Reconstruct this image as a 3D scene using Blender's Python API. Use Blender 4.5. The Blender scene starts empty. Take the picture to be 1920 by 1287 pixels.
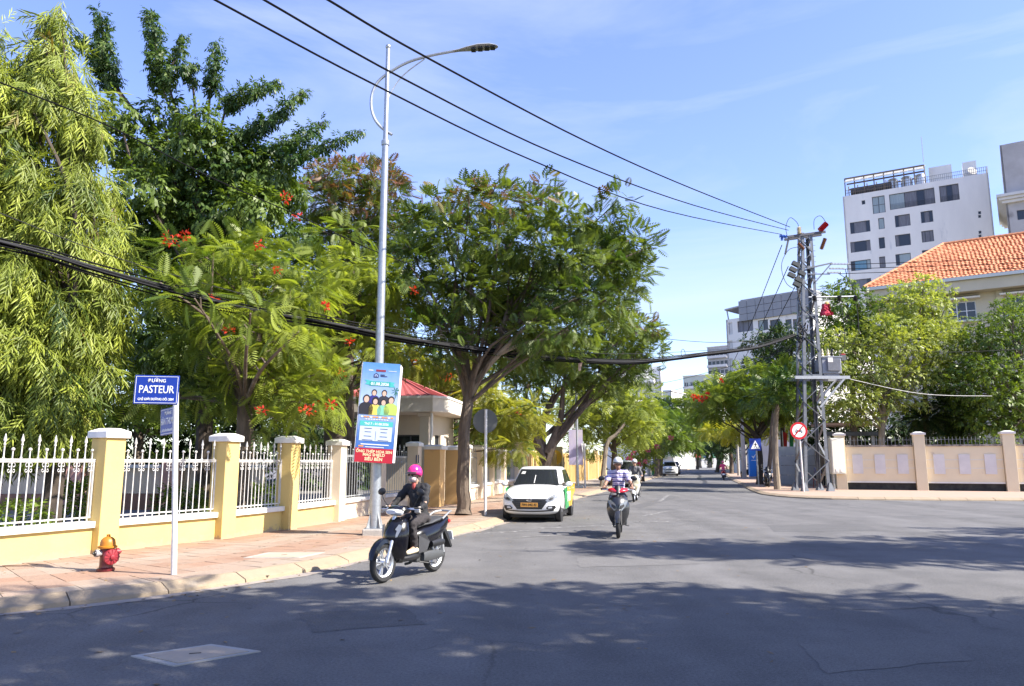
import bpy, bmesh, math, random
import numpy as np
from mathutils import Matrix, Vector
R = math.radians
random.seed(7)
SC = bpy.context.scene
COL = SC.collection

# ------------------------------------------------------------------ camera
EYE, FPX, CX, CY = 1.55, 1400.0, 960.0, 643.5
PITCH = math.atan((867 - 643.5) / FPX)
cam_d = bpy.data.cameras.new('camera'); cam = bpy.data.objects.new('camera', cam_d); COL.objects.link(cam)
cam_d.sensor_width = 36.0; cam_d.lens = 36.0 * FPX / 1920.0
cam_d.clip_start = 0.1; cam_d.clip_end = 3000
cam.location = (0, 0, EYE); cam.rotation_euler = (R(90) + PITCH, 0, 0)
SC.camera = cam

# ------------------------------------------------------------------ sky, sun, exposure
SUN_EL = R(43); SUN_DIR = Vector((0.94, -0.345, 0)).normalized()          # towards the sun, flat
SUNV = Vector((SUN_DIR.x * math.cos(SUN_EL), SUN_DIR.y * math.cos(SUN_EL), math.sin(SUN_EL)))
world = bpy.data.worlds.new('World'); SC.world = world; world.use_nodes = True
wn, wl = world.node_tree.nodes, world.node_tree.links
wn.clear()
w_out = wn.new('ShaderNodeOutputWorld'); w_bg = wn.new('ShaderNodeBackground'); w_sky = wn.new('ShaderNodeTexSky')
w_sky.sky_type = 'NISHITA'; w_sky.sun_disc = False
w_sky.sun_elevation = SUN_EL
w_sky.sun_rotation = math.atan2(SUN_DIR.x, SUN_DIR.y)
w_sky.altitude = 0; w_sky.air_density = 1.0; w_sky.dust_density = 0.35; w_sky.ozone_density = 3.0
w_tc = wn.new('ShaderNodeTexCoord'); w_map = wn.new('ShaderNodeMapping')
w_map.inputs['Rotation'].default_value = (0, R(22), R(18)); w_map.inputs['Scale'].default_value = (1.0, 2.2, 5.5)
w_n1 = wn.new('ShaderNodeTexNoise'); w_n1.inputs['Scale'].default_value = 1.5; w_n1.inputs['Detail'].default_value = 9; w_n1.inputs['Roughness'].default_value = .58; w_n1.inputs['Distortion'].default_value = .5
w_r1 = wn.new('ShaderNodeMapRange'); w_r1.inputs[1].default_value = .48; w_r1.inputs[2].default_value = .80; w_r1.inputs[3].default_value = 0; w_r1.inputs[4].default_value = .6
w_mix = wn.new('ShaderNodeMix'); w_mix.data_type = 'RGBA'
w_mix.inputs['B'].default_value = (2.2, 2.45, 2.95, 1)
wl.new(w_tc.outputs['Generated'], w_map.inputs['Vector']); wl.new(w_map.outputs[0], w_n1.inputs['Vector'])
wl.new(w_n1.outputs['Fac'], w_r1.inputs[0]); wl.new(w_r1.outputs[0], w_mix.inputs['Factor'])
w_hs = wn.new('ShaderNodeHueSaturation'); w_hs.inputs['Hue'].default_value = .525; w_hs.inputs['Saturation'].default_value = 1.22; w_hs.inputs['Value'].default_value = 1.18; w_gm = wn.new('ShaderNodeGamma'); w_gm.inputs[1].default_value = .78; wl.new(w_sky.outputs[0], w_gm.inputs[0]); wl.new(w_gm.outputs[0], w_hs.inputs['Color']); wl.new(w_hs.outputs[0], w_mix.inputs['A']); wl.new(w_mix.outputs['Result'], w_bg.inputs['Color'])
w_bg.inputs['Strength'].default_value = 0.13
wl.new(w_bg.outputs[0], w_out.inputs['Surface'])

sun_d = bpy.data.lights.new('sun', 'SUN'); sun = bpy.data.objects.new('sun', sun_d); COL.objects.link(sun)
sun_d.energy = 3.95; sun_d.angle = R(0.5); sun_d.color = (1.0, 0.93, 0.82)
sun.rotation_euler = (-SUNV).to_track_quat('-Z', 'Y').to_euler(); sun.location = (30, -8, 40)

vs = SC.view_settings; vs.view_transform = 'Standard'; vs.look = 'None'; vs.exposure = 1.7; vs.gamma = 1; vs.use_curve_mapping = False
cy = SC.cycles; cy.use_denoising = True; cy.max_bounces = 7; cy.diffuse_bounces = 3; cy.glossy_bounces = 3; cy.transmission_bounces = 5; cy.transparent_max_bounces = 8
cy.caustics_reflective = False; cy.caustics_refractive = False

# ------------------------------------------------------------------ helpers
def ray(px, py):
    a = (px - CX) / FPX; b = (CY - py) / FPX
    return a, math.cos(PITCH) - b * math.sin(PITCH), math.sin(PITCH) + b * math.cos(PITCH)
def at(px, py, Y):                       # point at distance Y on the line of sight
    x, y, w = ray(px, py); t = Y / y
    return Vector((x * t, Y, EYE + w * t))
def gnd(px, py, z=0.0):                  # point of the ground plane
    x, y, w = ray(px, py); t = (z - EYE) / w
    return Vector((x * t, y * t, z))
def on_plane(px, py, A, B):              # (u, v) on the upright plane through A and B
    d = (B - A).normalized(); n = Vector((d.y, -d.x, 0)); r = Vector(ray(px, py))
    o = Vector((0, 0, EYE)); t = (A - o).dot(n) / r.dot(n); p = o + r * t
    return (p - A).dot(d), p.z

WM = {}
def wm(o): return WM.get(o.name, Matrix.Identity(4)) if o else Matrix.Identity(4)
def tag(o, label=None, cat=None, group=None, kind=None):
    if label: o['label'] = label
    if cat: o['category'] = cat
    if group: o['group'] = group
    if kind: o['kind'] = kind
    return o
def empty(name, loc=(0, 0, 0), rz=0.0, label=None, cat=None, group=None, scale=1.0):
    o = bpy.data.objects.new(name, None); COL.objects.link(o)
    o.empty_display_size = .1
    M = Matrix.Translation(loc) @ Matrix.Rotation(rz, 4, 'Z') @ Matrix.Scale(scale, 4)
    o.matrix_basis = M; WM[o.name] = M
    return tag(o, label, cat, group)
def link(name, me, parent=None, M=None):
    o = bpy.data.objects.new(name, me); COL.objects.link(o)
    o.parent = parent
    if M is not None: o.matrix_basis = M
    WM[o.name] = wm(parent) @ (M if M is not None else Matrix.Identity(4))
    return o
def copy_tree(o, parent=None, M=None):
    c = o.copy(); COL.objects.link(c); c.parent = parent
    if M is not None: c.matrix_basis = M
    WM[c.name] = wm(parent) @ c.matrix_basis
    for ch in list(o.children): copy_tree(ch, c)
    return c

class MB:
    """collects shapes into one mesh"""
    def __init__(s): s.v = []; s.f = []; s.m = []; s.c = []
    def add(s, vs_, fs, mi=0, tint=.5):
        b = len(s.v); s.v += [tuple(p) for p in vs_]
        for f in fs: s.f.append([i + b for i in f]); s.m.append(mi); s.c.append(tint)
        return s
    def hexa(s, p, mi=0, tint=.5):       # 8 corners: bottom ring then top ring
        return s.add(p, [(3, 2, 1, 0), (4, 5, 6, 7), (0, 1, 5, 4), (1, 2, 6, 5), (2, 3, 7, 6), (3, 0, 4, 7)], mi, tint)
    def box(s, c, d, rz=0.0, mi=0, taper=1.0, tint=.5, M=None):
        x, y, z = d[0] / 2, d[1] / 2, d[2] / 2; t = taper
        P = [(-x, -y, -z), (x, -y, -z), (x, y, -z), (-x, y, -z), (-x * t, -y * t, z), (x * t, -y * t, z), (x * t, y * t, z), (-x * t, y * t, z)]
        T = Matrix.Translation(c) @ (M if M is not None else Matrix.Rotation(rz, 4, 'Z'))
        return s.hexa([T @ Vector(p) for p in P], mi, tint)
    def beam(s, p0, p1, w, h, mi=0, up=(0, 0, 1)):
        p0, p1 = Vector(p0), Vector(p1); d = (p1 - p0).normalized(); u = Vector(up)
        if abs(d.dot(u)) > .99: u = Vector((0, 1, 0))
        x = d.cross(u).normalized() * w / 2; y = x.cross(d).normalized() * h / 2
        return s.hexa([p0 - x - y, p0 + x - y, p0 + x + y, p0 - x + y, p1 - x - y, p1 + x - y, p1 + x + y, p1 - x + y], mi)
    def tube(s, pts, r, n=8, cap=True, mi=0, sx=1.0):
        pts = [Vector(p) for p in pts]; k = len(pts)
        rr = list(r) if hasattr(r, '__len__') else [r] * k
        V = []; prev = None
        for i, p in enumerate(pts):
            d = (pts[min(i + 1, k - 1)] - pts[max(i - 1, 0)])
            d = d.normalized() if d.length > 1e-9 else Vector((0, 0, 1))
            if prev is None:
                a = Vector((0, 0, 1)) if abs(d.z) < .9 else Vector((1, 0, 0))
                x = d.cross(a).normalized()
            else:
                x = (prev - d * prev.dot(d)); x = x.normalized() if x.length > 1e-6 else prev
            prev = x; y = d.cross(x)
            for j in range(n):
                t = 2 * math.pi * j / n
                V.append(p + (x * math.cos(t) * sx + y * math.sin(t)) * rr[i])
        F = [(i * n + j, i * n + (j + 1) % n, (i + 1) * n + (j + 1) % n, (i + 1) * n + j) for i in range(k - 1) for j in range(n)]
        if cap: F += [tuple(range(n))[::-1], tuple((k - 1) * n + j for j in range(n))]
        return s.add(V, F, mi)
    def cyl(s, p0, p1, r0, r1=None, n=14, mi=0):
        return s.tube([p0, p1], [r0, r0 if r1 is None else r1], n, True, mi)
    def lathe(s, prof, n=16, M=None, mi=0):
        V = []; k = len(prof)
        for r, z in prof:
            for j in range(n):
                t = 2 * math.pi * j / n; p = Vector((r * math.cos(t), r * math.sin(t), z)); V.append(M @ p if M is not None else p)
        F = [(i * n + j, i * n + (j + 1) % n, (i + 1) * n + (j + 1) % n, (i + 1) * n + j) for i in range(k - 1) for j in range(n)]
        F += [tuple(range(n))[::-1], tuple((k - 1) * n + j for j in range(n))]
        return s.add(V, F, mi)
    def loft(s, secs, mi=0, cap=True, closed=True):
        n = len(secs[0]); k = len(secs); V = [p for q in secs for p in q]
        F = [(i * n + j, i * n + (j + 1) % n, (i + 1) * n + (j + 1) % n, (i + 1) * n + j) for i in range(k - 1) for j in range(n if closed else n - 1)]
        if cap: F += [tuple(range(n))[::-1], tuple((k - 1) * n + j for j in range(n))]
        return s.add(V, F, mi)
    def ell(s, c, r, n=14, m=9, mi=0, M=None):
        c = Vector(c); V = []; F = []
        for i in range(m + 1):
            a = math.pi * i / m
            for j in range(n):
                t = 2 * math.pi * j / n
                p = Vector((r[0] * math.sin(a) * math.cos(t), r[1] * math.sin(a) * math.sin(t), r[2] * math.cos(a)))
                V.append(c + (M @ p if M is not None else p))
        F = [(i * n + j, (i + 1) * n + j, (i + 1) * n + (j + 1) % n, i * n + (j + 1) % n) for i in range(m) for j in range(n)]
        return s.add(V, F, mi)
    def prism(s, poly, z0, z1, mi=0, tint=.5):
        n = len(poly)
        V = [(p[0], p[1], z0) for p in poly] + [(p[0], p[1], z1) for p in poly]
        return s.add(V, [tuple(range(n))[::-1], tuple(range(n, 2 * n))] + [(i, (i + 1) % n, n + (i + 1) % n, n + i) for i in range(n)], mi, tint)
    def quad(s, a, b, c, d, mi=0, tint=.5): return s.add([a, b, c, d], [(0, 1, 2, 3)], mi, tint)
    def mesh(s, name, mat, smooth=False, M=None, fix=True, angle=38):
        me = bpy.data.meshes.new(name)
        V = [M @ Vector(p) for p in s.v] if M is not None else s.v
        me.from_pydata(V, [], s.f)
        mats = mat if isinstance(mat, (list, tuple)) else [mat]
        for m_ in mats: me.materials.append(m_)
        if len(mats) > 1: me.polygons.foreach_set('material_index', s.m)
        if any(t != .5 for t in s.c):
            at_ = me.attributes.new('tint', 'FLOAT', 'FACE'); at_.data.foreach_set('value', s.c)
        if fix and len(s.f) < 30000:
            bm = bmesh.new(); bm.from_mesh(me); bmesh.ops.remove_doubles(bm, verts=bm.verts, dist=1e-6)
            bmesh.ops.recalc_face_normals(bm, faces=bm.faces); bm.to_mesh(me); bm.free()
        if smooth:
            me.shade_smooth(); me.set_sharp_from_angle(angle=R(angle))
        me.update(); return me
    def build(s, name, mat, parent=None, smooth=False, world=False, bevel=0, sub=0, M=None, fix=True, angle=38):
        MI = wm(parent).inverted() if (world and parent) else M
        me = s.mesh(name, mat, smooth, MI, fix, angle)
        o = link(name, me, parent)
        if bevel:
            b = o.modifiers.new('bevel', 'BEVEL'); b.width = bevel; b.segments = 2; b.limit_method = 'ANGLE'; b.angle_limit = R(40)
        if sub:
            b = o.modifiers.new('sub', 'SUBSURF'); b.levels = sub; b.render_levels = sub
        return o

def textmesh(name, body, size, mat, parent, M, align='CENTER', sx=1.0, bold=0.0, depth=.0015, shear=0.0):
    cu = bpy.data.curves.new(name, 'FONT'); cu.body = body; cu.size = size; cu.align_x = align; cu.align_y = 'CENTER'
    cu.extrude = depth; cu.offset = bold; cu.resolution_u = 3; cu.shear = shear
    t = bpy.data.objects.new(name + '_curve', cu); COL.objects.link(t)
    dg = bpy.context.evaluated_depsgraph_get(); me = bpy.data.meshes.new_from_object(t.evaluated_get(dg))
    bpy.data.objects.remove(t); bpy.data.curves.remove(cu)
    me.name = name; me.transform(Matrix.Diagonal((sx, 1, 1, 1))); me.materials.clear(); me.materials.append(mat)
    return link(name, me, parent, M)

# ------------------------------------------------------------------ materials
def pm(name, c1, c2=None, scale=4.0, detail=6, rough=.6, metal=0.0, bump=0.0, bscale=30.0, coat=0.0, spec=.5,
       c3=None, s3=.6, t3=.55, world=True, objrand=0.0, tint=None, lo=.35, hi=.65, stretch=None):
    m = bpy.data.materials.new(name); m.use_nodes = True
    N, L = m.node_tree.nodes, m.node_tree.links
    b = N['Principled BSDF']; b.inputs['Roughness'].default_value = rough; b.inputs['Metallic'].default_value = metal
    b.inputs['Specular IOR Level'].default_value = spec; b.inputs['Coat Weight'].default_value = coat; b.inputs['Coat Roughness'].default_value = .05
    if world: g = N.new('ShaderNodeNewGeometry').outputs['Position']
    else: g = N.new('ShaderNodeTexCoord').outputs['Object']
    if stretch:
        mp = N.new('ShaderNodeMapping'); mp.inputs['Scale'].default_value = stretch; L.new(g, mp.inputs[0]); g = mp.outputs[0]
    def noise(sc, lo_, hi_, de=detail):
        n = N.new('ShaderNodeTexNoise'); n.inputs['Scale'].default_value = sc; n.inputs['Detail'].default_value = de; n.inputs['Roughness'].default_value = .62
        L.new(g, n.inputs['Vector']); r = N.new('ShaderNodeMapRange'); r.inputs[1].default_value = lo_; r.inputs[2].default_value = hi_
        L.new(n.outputs['Fac'], r.inputs[0]); return r.outputs[0]
    def mix(f, a, c):
        x = N.new('ShaderNodeMix'); x.data_type = 'RGBA'
        if isinstance(f, float): x.inputs['Factor'].default_value = f
        else: L.new(f, x.inputs['Factor'])
        for k, v in (('A', a), ('B', c)):
            if isinstance(v, tuple): x.inputs[k].default_value = (*v, 1)
            else: L.new(v, x.inputs[k])
        return x.outputs['Result']
    col = c1
    if c2: col = mix(noise(scale, lo, hi), c1, c2)
    if tint:
        a = N.new('ShaderNodeAttribute'); a.attribute_name = 'tint'
        col = mix(a.outputs['Fac'], tint, col)
    if c3: col = mix(noise(s3, t3, t3 + .12, 8), col, c3)
    if objrand:
        oi = N.new('ShaderNodeObjectInfo'); r = N.new('ShaderNodeMapRange'); r.inputs[3].default_value = 1 - objrand; r.inputs[4].default_value = 1 + objrand
        L.new(oi.outputs['Random'], r.inputs[0])
        h = N.new('ShaderNodeHueSaturation'); L.new(r.outputs[0], h.inputs['Value'])
        if isinstance(col, tuple): h.inputs['Color'].default_value = (*col, 1)
        else: L.new(col, h.inputs['Color'])
        col = h.outputs['Color']
    if isinstance(col, tuple): b.inputs['Base Color'].default_value = (*col, 1)
    else: L.new(col, b.inputs['Base Color'])
    if bump:
        bn = N.new('ShaderNodeTexNoise'); bn.inputs['Scale'].default_value = bscale; bn.inputs['Detail'].default_value = 5; L.new(g, bn.inputs['Vector'])
        bp = N.new('ShaderNodeBump'); bp.inputs['Strength'].default_value = bump; bp.inputs['Distance'].default_value = .02
        L.new(bn.outputs['Fac'], bp.inputs['Height']); L.new(bp.outputs[0], b.inputs['Normal'])
    return m
def leafmat(name, dark, lite, brown=None, transl=.38, rough=.45, tboost=1.5):
    m = bpy.data.materials.new(name); m.use_nodes = True; N, L = m.node_tree.nodes, m.node_tree.links
    b = N['Principled BSDF']; out = N['Material Output']; b.inputs['Roughness'].default_value = rough; b.inputs['Specular IOR Level'].default_value = .35
    a = N.new('ShaderNodeAttribute'); a.attribute_name = 'tint'
    cr = N.new('ShaderNodeValToRGB'); e = cr.color_ramp.elements
    e[0].position = 0; e[0].color = (*dark, 1); e[1].position = .82; e[1].color = (*lite, 1)
    if brown: x = e.new(1.0); x.color = (*brown, 1); e[1].position = .80; y = e.new(.95); y.color = (*brown, 1)
    L.new(a.outputs['Fac'], cr.inputs[0]); L.new(cr.outputs[0], b.inputs['Base Color'])
    t = N.new('ShaderNodeBsdfTranslucent'); mx = N.new('ShaderNodeMixShader'); mx.inputs[0].default_value = transl
    tc = N.new('ShaderNodeMix'); tc.data_type = 'RGBA'; tc.blend_type = 'MULTIPLY'; tc.inputs['Factor'].default_value = 1
    tc.inputs['B'].default_value = (1.5 * tboost / 1.5, 1.5 * tboost / 1.5, .55, 1); L.new(cr.outputs[0], tc.inputs['A']); L.new(tc.outputs['Result'], t.inputs['Color'])
    L.new(b.outputs[0], mx.inputs[1]); L.new(t.outputs[0], mx.inputs[2]); L.new(mx.outputs[0], out.inputs['Surface'])
    return m
def flat(name, c, rough=.5, metal=0.0, coat=0.0, spec=.5): return pm(name, c, rough=rough, metal=metal, coat=coat, spec=spec)

asphalt = pm('asphalt', (.110, .108, .108), (.142, .139, .138), scale=1.1, rough=.86, bump=.5, bscale=120, c3=(.088, .088, .09), s3=.22, t3=.56, spec=.3)
def _speckle(m, lo, hi, s1=190):
    N, L = m.node_tree.nodes, m.node_tree.links; b = N['Principled BSDF']; src = b.inputs['Base Color'].links[0].from_socket
    g = N.new('ShaderNodeNewGeometry'); n = N.new('ShaderNodeTexNoise'); n.inputs['Scale'].default_value = s1; n.inputs['Detail'].default_value = 2
    L.new(g.outputs['Position'], n.inputs['Vector']); r = N.new('ShaderNodeMapRange'); r.inputs[1].default_value = .3; r.inputs[2].default_value = .7; r.inputs[3].default_value = lo; r.inputs[4].default_value = hi
    L.new(n.outputs['Fac'], r.inputs[0]); h = N.new('ShaderNodeHueSaturation'); L.new(r.outputs[0], h.inputs['Value']); L.new(src, h.inputs['Color']); L.new(h.outputs[0], b.inputs['Base Color'])
_speckle(asphalt, .68, 1.34)
_speckle(asphalt, .80, 1.22, 42)
def _wear(m):
    """lane wear along the street and fine cracks"""
    N, L = m.node_tree.nodes, m.node_tree.links; b = N['Principled BSDF']; src = b.inputs['Base Color'].links[0].from_socket
    g = N.new('ShaderNodeNewGeometry'); mp = N.new('ShaderNodeMapping'); mp.inputs['Rotation'].default_value = (0, 0, R(15)); mp.inputs['Scale'].default_value = (.9, .07, 1); L.new(g.outputs['Position'], mp.inputs[0])
    n = N.new('ShaderNodeTexNoise'); n.inputs['Scale'].default_value = 1.0; n.inputs['Detail'].default_value = 5; L.new(mp.outputs[0], n.inputs['Vector'])
    r = N.new('ShaderNodeMapRange'); r.inputs[1].default_value = .3; r.inputs[2].default_value = .7; r.inputs[3].default_value = .84; r.inputs[4].default_value = 1.18; L.new(n.outputs['Fac'], r.inputs[0])
    v = N.new('ShaderNodeTexVoronoi'); v.feature = 'DISTANCE_TO_EDGE'; v.inputs['Scale'].default_value = .55; w = N.new('ShaderNodeTexNoise'); w.inputs['Scale'].default_value = 2.2; w.inputs['Detail'].default_value = 6; L.new(g.outputs['Position'], w.inputs['Vector'])
    ad = N.new('ShaderNodeMix'); ad.data_type = 'VECTOR'; ad.inputs['Factor'].default_value = .22; L.new(g.outputs['Position'], ad.inputs['A']); L.new(w.outputs['Color'], ad.inputs['B']); L.new(ad.outputs['Result'], v.inputs['Vector'])
    c = N.new('ShaderNodeMapRange'); c.inputs[1].default_value = .002; c.inputs[2].default_value = .010; c.inputs[3].default_value = .55; c.inputs[4].default_value = 1.0; L.new(v.outputs['Distance'], c.inputs[0])
    k = N.new('ShaderNodeTexNoise'); k.inputs['Scale'].default_value = .28; L.new(g.outputs['Position'], k.inputs['Vector']); kr = N.new('ShaderNodeMapRange'); kr.inputs[1].default_value = .52; kr.inputs[2].default_value = .62; L.new(k.outputs['Fac'], kr.inputs[0])
    mx = N.new('ShaderNodeMix'); mx.data_type = 'FLOAT'; mx.inputs['A'].default_value = 1.0; L.new(kr.outputs[0], mx.inputs['Factor']); L.new(c.outputs[0], mx.inputs['B'])
    st = N.new('ShaderNodeTexNoise'); st.inputs['Scale'].default_value = 1.7; st.inputs['Detail'].default_value = 3; L.new(g.outputs['Position'], st.inputs['Vector']); sr = N.new('ShaderNodeMapRange'); sr.inputs[1].default_value = .66; sr.inputs[2].default_value = .74; sr.inputs[3].default_value = 1.0; sr.inputs[4].default_value = .8; L.new(st.outputs['Fac'], sr.inputs[0])
    m1 = N.new('ShaderNodeMath'); m1.operation = 'MULTIPLY'; L.new(r.outputs[0], m1.inputs[0]); L.new(mx.outputs['Result'], m1.inputs[1]); m2 = N.new('ShaderNodeMath'); m2.operation = 'MULTIPLY'; L.new(m1.outputs[0], m2.inputs[0]); L.new(sr.outputs[0], m2.inputs[1])
    h = N.new('ShaderNodeHueSaturation'); L.new(m2.outputs[0], h.inputs['Value']); L.new(src, h.inputs['Color']); L.new(h.outputs[0], b.inputs['Base Color'])
_wear(asphalt)
def _foot(m, z0, z1, col, sc=9, th=.52):
    """flaked paint in patches along the foot of a wall"""
    N, L = m.node_tree.nodes, m.node_tree.links; b = N['Principled BSDF']; src = b.inputs['Base Color'].links[0].from_socket
    g = N.new('ShaderNodeNewGeometry'); sx = N.new('ShaderNodeSeparateXYZ'); L.new(g.outputs['Position'], sx.inputs[0]); r = N.new('ShaderNodeMapRange'); r.inputs[1].default_value = z0; r.inputs[2].default_value = z1; r.inputs[3].default_value = .20; r.inputs[4].default_value = -.25; L.new(sx.outputs['Z'], r.inputs[0])
    n = N.new('ShaderNodeTexNoise'); n.inputs['Scale'].default_value = sc; n.inputs['Detail'].default_value = 8; n.inputs['Roughness'].default_value = .7; L.new(g.outputs['Position'], n.inputs['Vector']); a = N.new('ShaderNodeMath'); L.new(n.outputs['Fac'], a.inputs[0]); L.new(r.outputs[0], a.inputs[1])
    t = N.new('ShaderNodeMapRange'); t.inputs[1].default_value = th; t.inputs[2].default_value = th + .06; L.new(a.outputs[0], t.inputs[0]); x = N.new('ShaderNodeMix'); x.data_type = 'RGBA'; L.new(t.outputs[0], x.inputs['Factor']); L.new(src, x.inputs['A']); x.inputs['B'].default_value = (*col, 1); L.new(x.outputs['Result'], b.inputs['Base Color'])
earth = pm('earth', (.16, .13, .09), (.22, .18, .13), scale=.5, rough=.95, bump=.4, bscale=8)
tilemat = pm('pavement_tile', (.32, .19, .125), (.26, .155, .105), scale=2.5, rough=.85, bump=.35, bscale=70, tint=(.32, .26, .205), c3=(.19, .14, .11), s3=.9, t3=.62)
_speckle(tilemat, .8, 1.15, 60)
gravelpave = pm('far_pavement', (.38, .25, .18), (.33, .25, .20), scale=1.5, rough=.9, bump=.3, bscale=20)
kerbmat = pm('kerb_concrete', (.275, .215, .145), (.32, .25, .17), scale=3, rough=.9, bump=.5, bscale=45, c3=(.30, .25, .19), s3=2.2, t3=.6)
guttermat = pm('gutter_concrete', (.34, .29, .24), (.25, .22, .20), scale=3, rough=.9, bump=.4, bscale=50)
concrete = pm('concrete', (.42, .39, .35), (.33, .31, .28), scale=2.4, rough=.9, bump=.35, bscale=25)
concrete_d = pm('grey_concrete', (.26, .26, .26), (.19, .19, .19), scale=1.6, rough=.9, bump=.3, bscale=20)
yellowwall = pm('yellow_plaster', (.63, .47, .175), (.59, .435, .155), scale=1.4, rough=.85, bump=.12, bscale=30, c3=(.52, .38, .19), s3=3.0, t3=.67)
yellowwall2 = pm('cream_yellow_plaster', (.66, .50, .24), (.60, .44, .21), scale=1.2, rough=.85, bump=.12, bscale=30, c3=(.42, .33, .20), s3=2.0, t3=.62)
_foot(yellowwall, .10, .34, (.42, .30, .18))
creamwall = pm('cream_plaster', (.70, .58, .43), (.64, .53, .40), scale=1.0, rough=.85, bump=.12, bscale=25, c3=(.48, .40, .31), s3=.9, t3=.66)
whitetrim = pm('white_trim', (.78, .76, .72), (.68, .65, .60), scale=3, rough=.75, bump=.15, bscale=30, c3=(.48, .44, .40), s3=2.6, t3=.62)
whitewall = pm('white_render', (.78, .76, .72), (.70, .68, .65), scale=.35, rough=.85, bump=.08, bscale=10, c3=(.52, .52, .53), s3=.5, t3=.63, stretch=(1, 1, .35))
greywall = pm('grey_render', (.40, .41, .43), (.34, .35, .37), scale=.3, rough=.85, c3=(.26, .27, .28), s3=.25, t3=.6)
palegreywall = pm('pale_render', (.62, .62, .61), (.55, .55, .54), scale=.3, rough=.85, c3=(.45, .45, .45), s3=.4, t3=.63)
housewall = pm('house_render', (.56, .50, .38), (.50, .45, .34), scale=.6, rough=.85, c3=(.40, .36, .28), s3=.7, t3=.62)
iron_w = pm('white_painted_iron', (.64, .63, .62), (.50, .48, .46), scale=9, rough=.5, spec=.4, c3=(.30, .22, .17), s3=11, t3=.68)
iron_g = pm('grey_painted_iron', (.34, .35, .36), (.26, .27, .28), scale=9, rough=.5)
galv = pm('galvanised_steel', (.44, .46, .48), (.36, .38, .40), scale=14, rough=.42, metal=.75, c3=(.30, .31, .32), s3=5, t3=.6)
towersteel = pm('tower_steel', (.17, .18, .20), (.125, .135, .15), scale=6, rough=.55, metal=.35, c3=(.14, .13, .13), s3=3, t3=.62)
rooftile = pm('clay_tile', (.50, .165, .07), (.38, .12, .055), scale=2.2, rough=.8, tint=(.62, .27, .13), c3=(.22, .09, .055), s3=1.1, t3=.66)
redroof = pm('red_sheet_roof', (.38, .085, .085), (.32, .075, .075), scale=1.2, rough=.6)
darkglass = flat('dark_glass', (.018, .021, .026), .06, spec=.7)
blueglass = flat('blue_glass', (.05, .10, .14), .1, spec=.7)
curtain = pm('grey_curtain', (.20, .21, .24), (.10, .10, .12), scale=5, rough=.7, stretch=(3, 3, .1))
curtain_b = pm('blue_curtain', (.07, .22, .34), (.18, .30, .38), scale=4, rough=.7, stretch=(3, 3, .1))
curtain_l = pm('pale_curtain', (.33, .40, .42), (.24, .30, .33), scale=4, rough=.6, stretch=(3, 3, .1))
winframe = flat('dark_window_frame', (.055, .06, .07), .5)
winframe_w = flat('white_window_frame', (.7, .7, .7), .5)
bark = pm('bark', (.155, .118, .088), (.085, .064, .048), scale=7, rough=.95, bump=.8, bscale=24, stretch=(1, 1, .35), c3=(.26, .215, .17), s3=2.6, t3=.58)
bark_d = pm('dark_bark', (.085, .065, .05), (.045, .035, .028), scale=7, rough=.95, bump=.8, bscale=24, stretch=(1, 1, .35))
bark_l = pm('pale_bark', (.30, .25, .19), (.20, .165, .125), scale=7, rough=.95, bump=.7, bscale=24, stretch=(1, 1, .35))
blackpl = flat('black_plastic', (.016, .016, .018), .45)
rubber = flat('tyre_rubber', (.018, .018, .019), .8)
gloss_black = flat('glossy_black_paint', (.005, .005, .008), .22, coat=.35, spec=.35)
gloss_white = flat('white_car_paint', (.78, .78, .78), .3, coat=.8)
silver = flat('silver_metal', (.62, .63, .65), .35, metal=.85)
chrome = flat('chrome', (.8, .8, .82), .12, metal=1.0)
lens = flat('clear_lamp_lens', (.55, .57, .60), .08, spec=.9)
redlens = flat('red_lamp_lens', (.45, .02, .02), .15)
whitepaint = flat('white_paint', (.80, .80, .80), .45)
smoked = flat('smoked_lamp_lens', (.20, .215, .235), .1, spec=.9)
# ------------------------------------------------------------------ ground, road, pavements
def catmull(P, step=.4):
    P = [Vector((*p[:2], 0)) for p in P]; out = []
    for i in range(len(P) - 1):
        p0, p1, p2, p3 = P[max(i - 1, 0)], P[i], P[i + 1], P[min(i + 2, len(P) - 1)]
        n = max(2, int((p2 - p1).length / step))
        for k in range(n):
            t = k / n
            out.append(.5 * ((2 * p1) + (p2 - p0) * t + (2 * p0 - 5 * p1 + 4 * p2 - p3) * t * t + (3 * p1 - p0 - 3 * p2 + p3) * t ** 3))
    out.append(P[-1]); return out
def resample(P, step):
    out = [P[0].copy()]; acc = 0
    for a, b in zip(P, P[1:]):
        L_ = (b - a).length
        while acc + L_ >= step:
            t = (step - acc) / L_; a = a.lerp(b, t); out.append(a.copy()); L_ = (b - a).length; acc = 0
        acc += L_
    return out
def normals(P):
    o = []
    for i in range(len(P)):
        d = (P[min(i + 1, len(P) - 1)] - P[max(i - 1, 0)]).normalized(); o.append(Vector((-d.y, d.x, 0)))
    return o
def hit(p, n, poly):
    best = None
    for a, b in zip(poly, poly[1:]):
        e = b - a; den = n.x * e.y - n.y * e.x
        if abs(den) < 1e-9: continue
        w = a - p; t = (w.x * e.y - w.y * e.x) / den; s_ = (w.x * n.y - w.y * n.x) / den
        if t > 0 and -1e-6 <= s_ <= 1 + 1e-6 and (best is None or t < best): best = t
    return best
ZP = .12
tag(MB().quad((-1500, -1500, -.06), (1500, -1500, -.06), (1500, 1500, -.06), (-1500, 1500, -.06)).build('ground', earth), kind='structure')
tag(MB().quad((-60, -40, 0), (110, -40, 0), (110, 330, 0), (-60, 330, 0)).build('road', asphalt), kind='structure')

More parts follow.
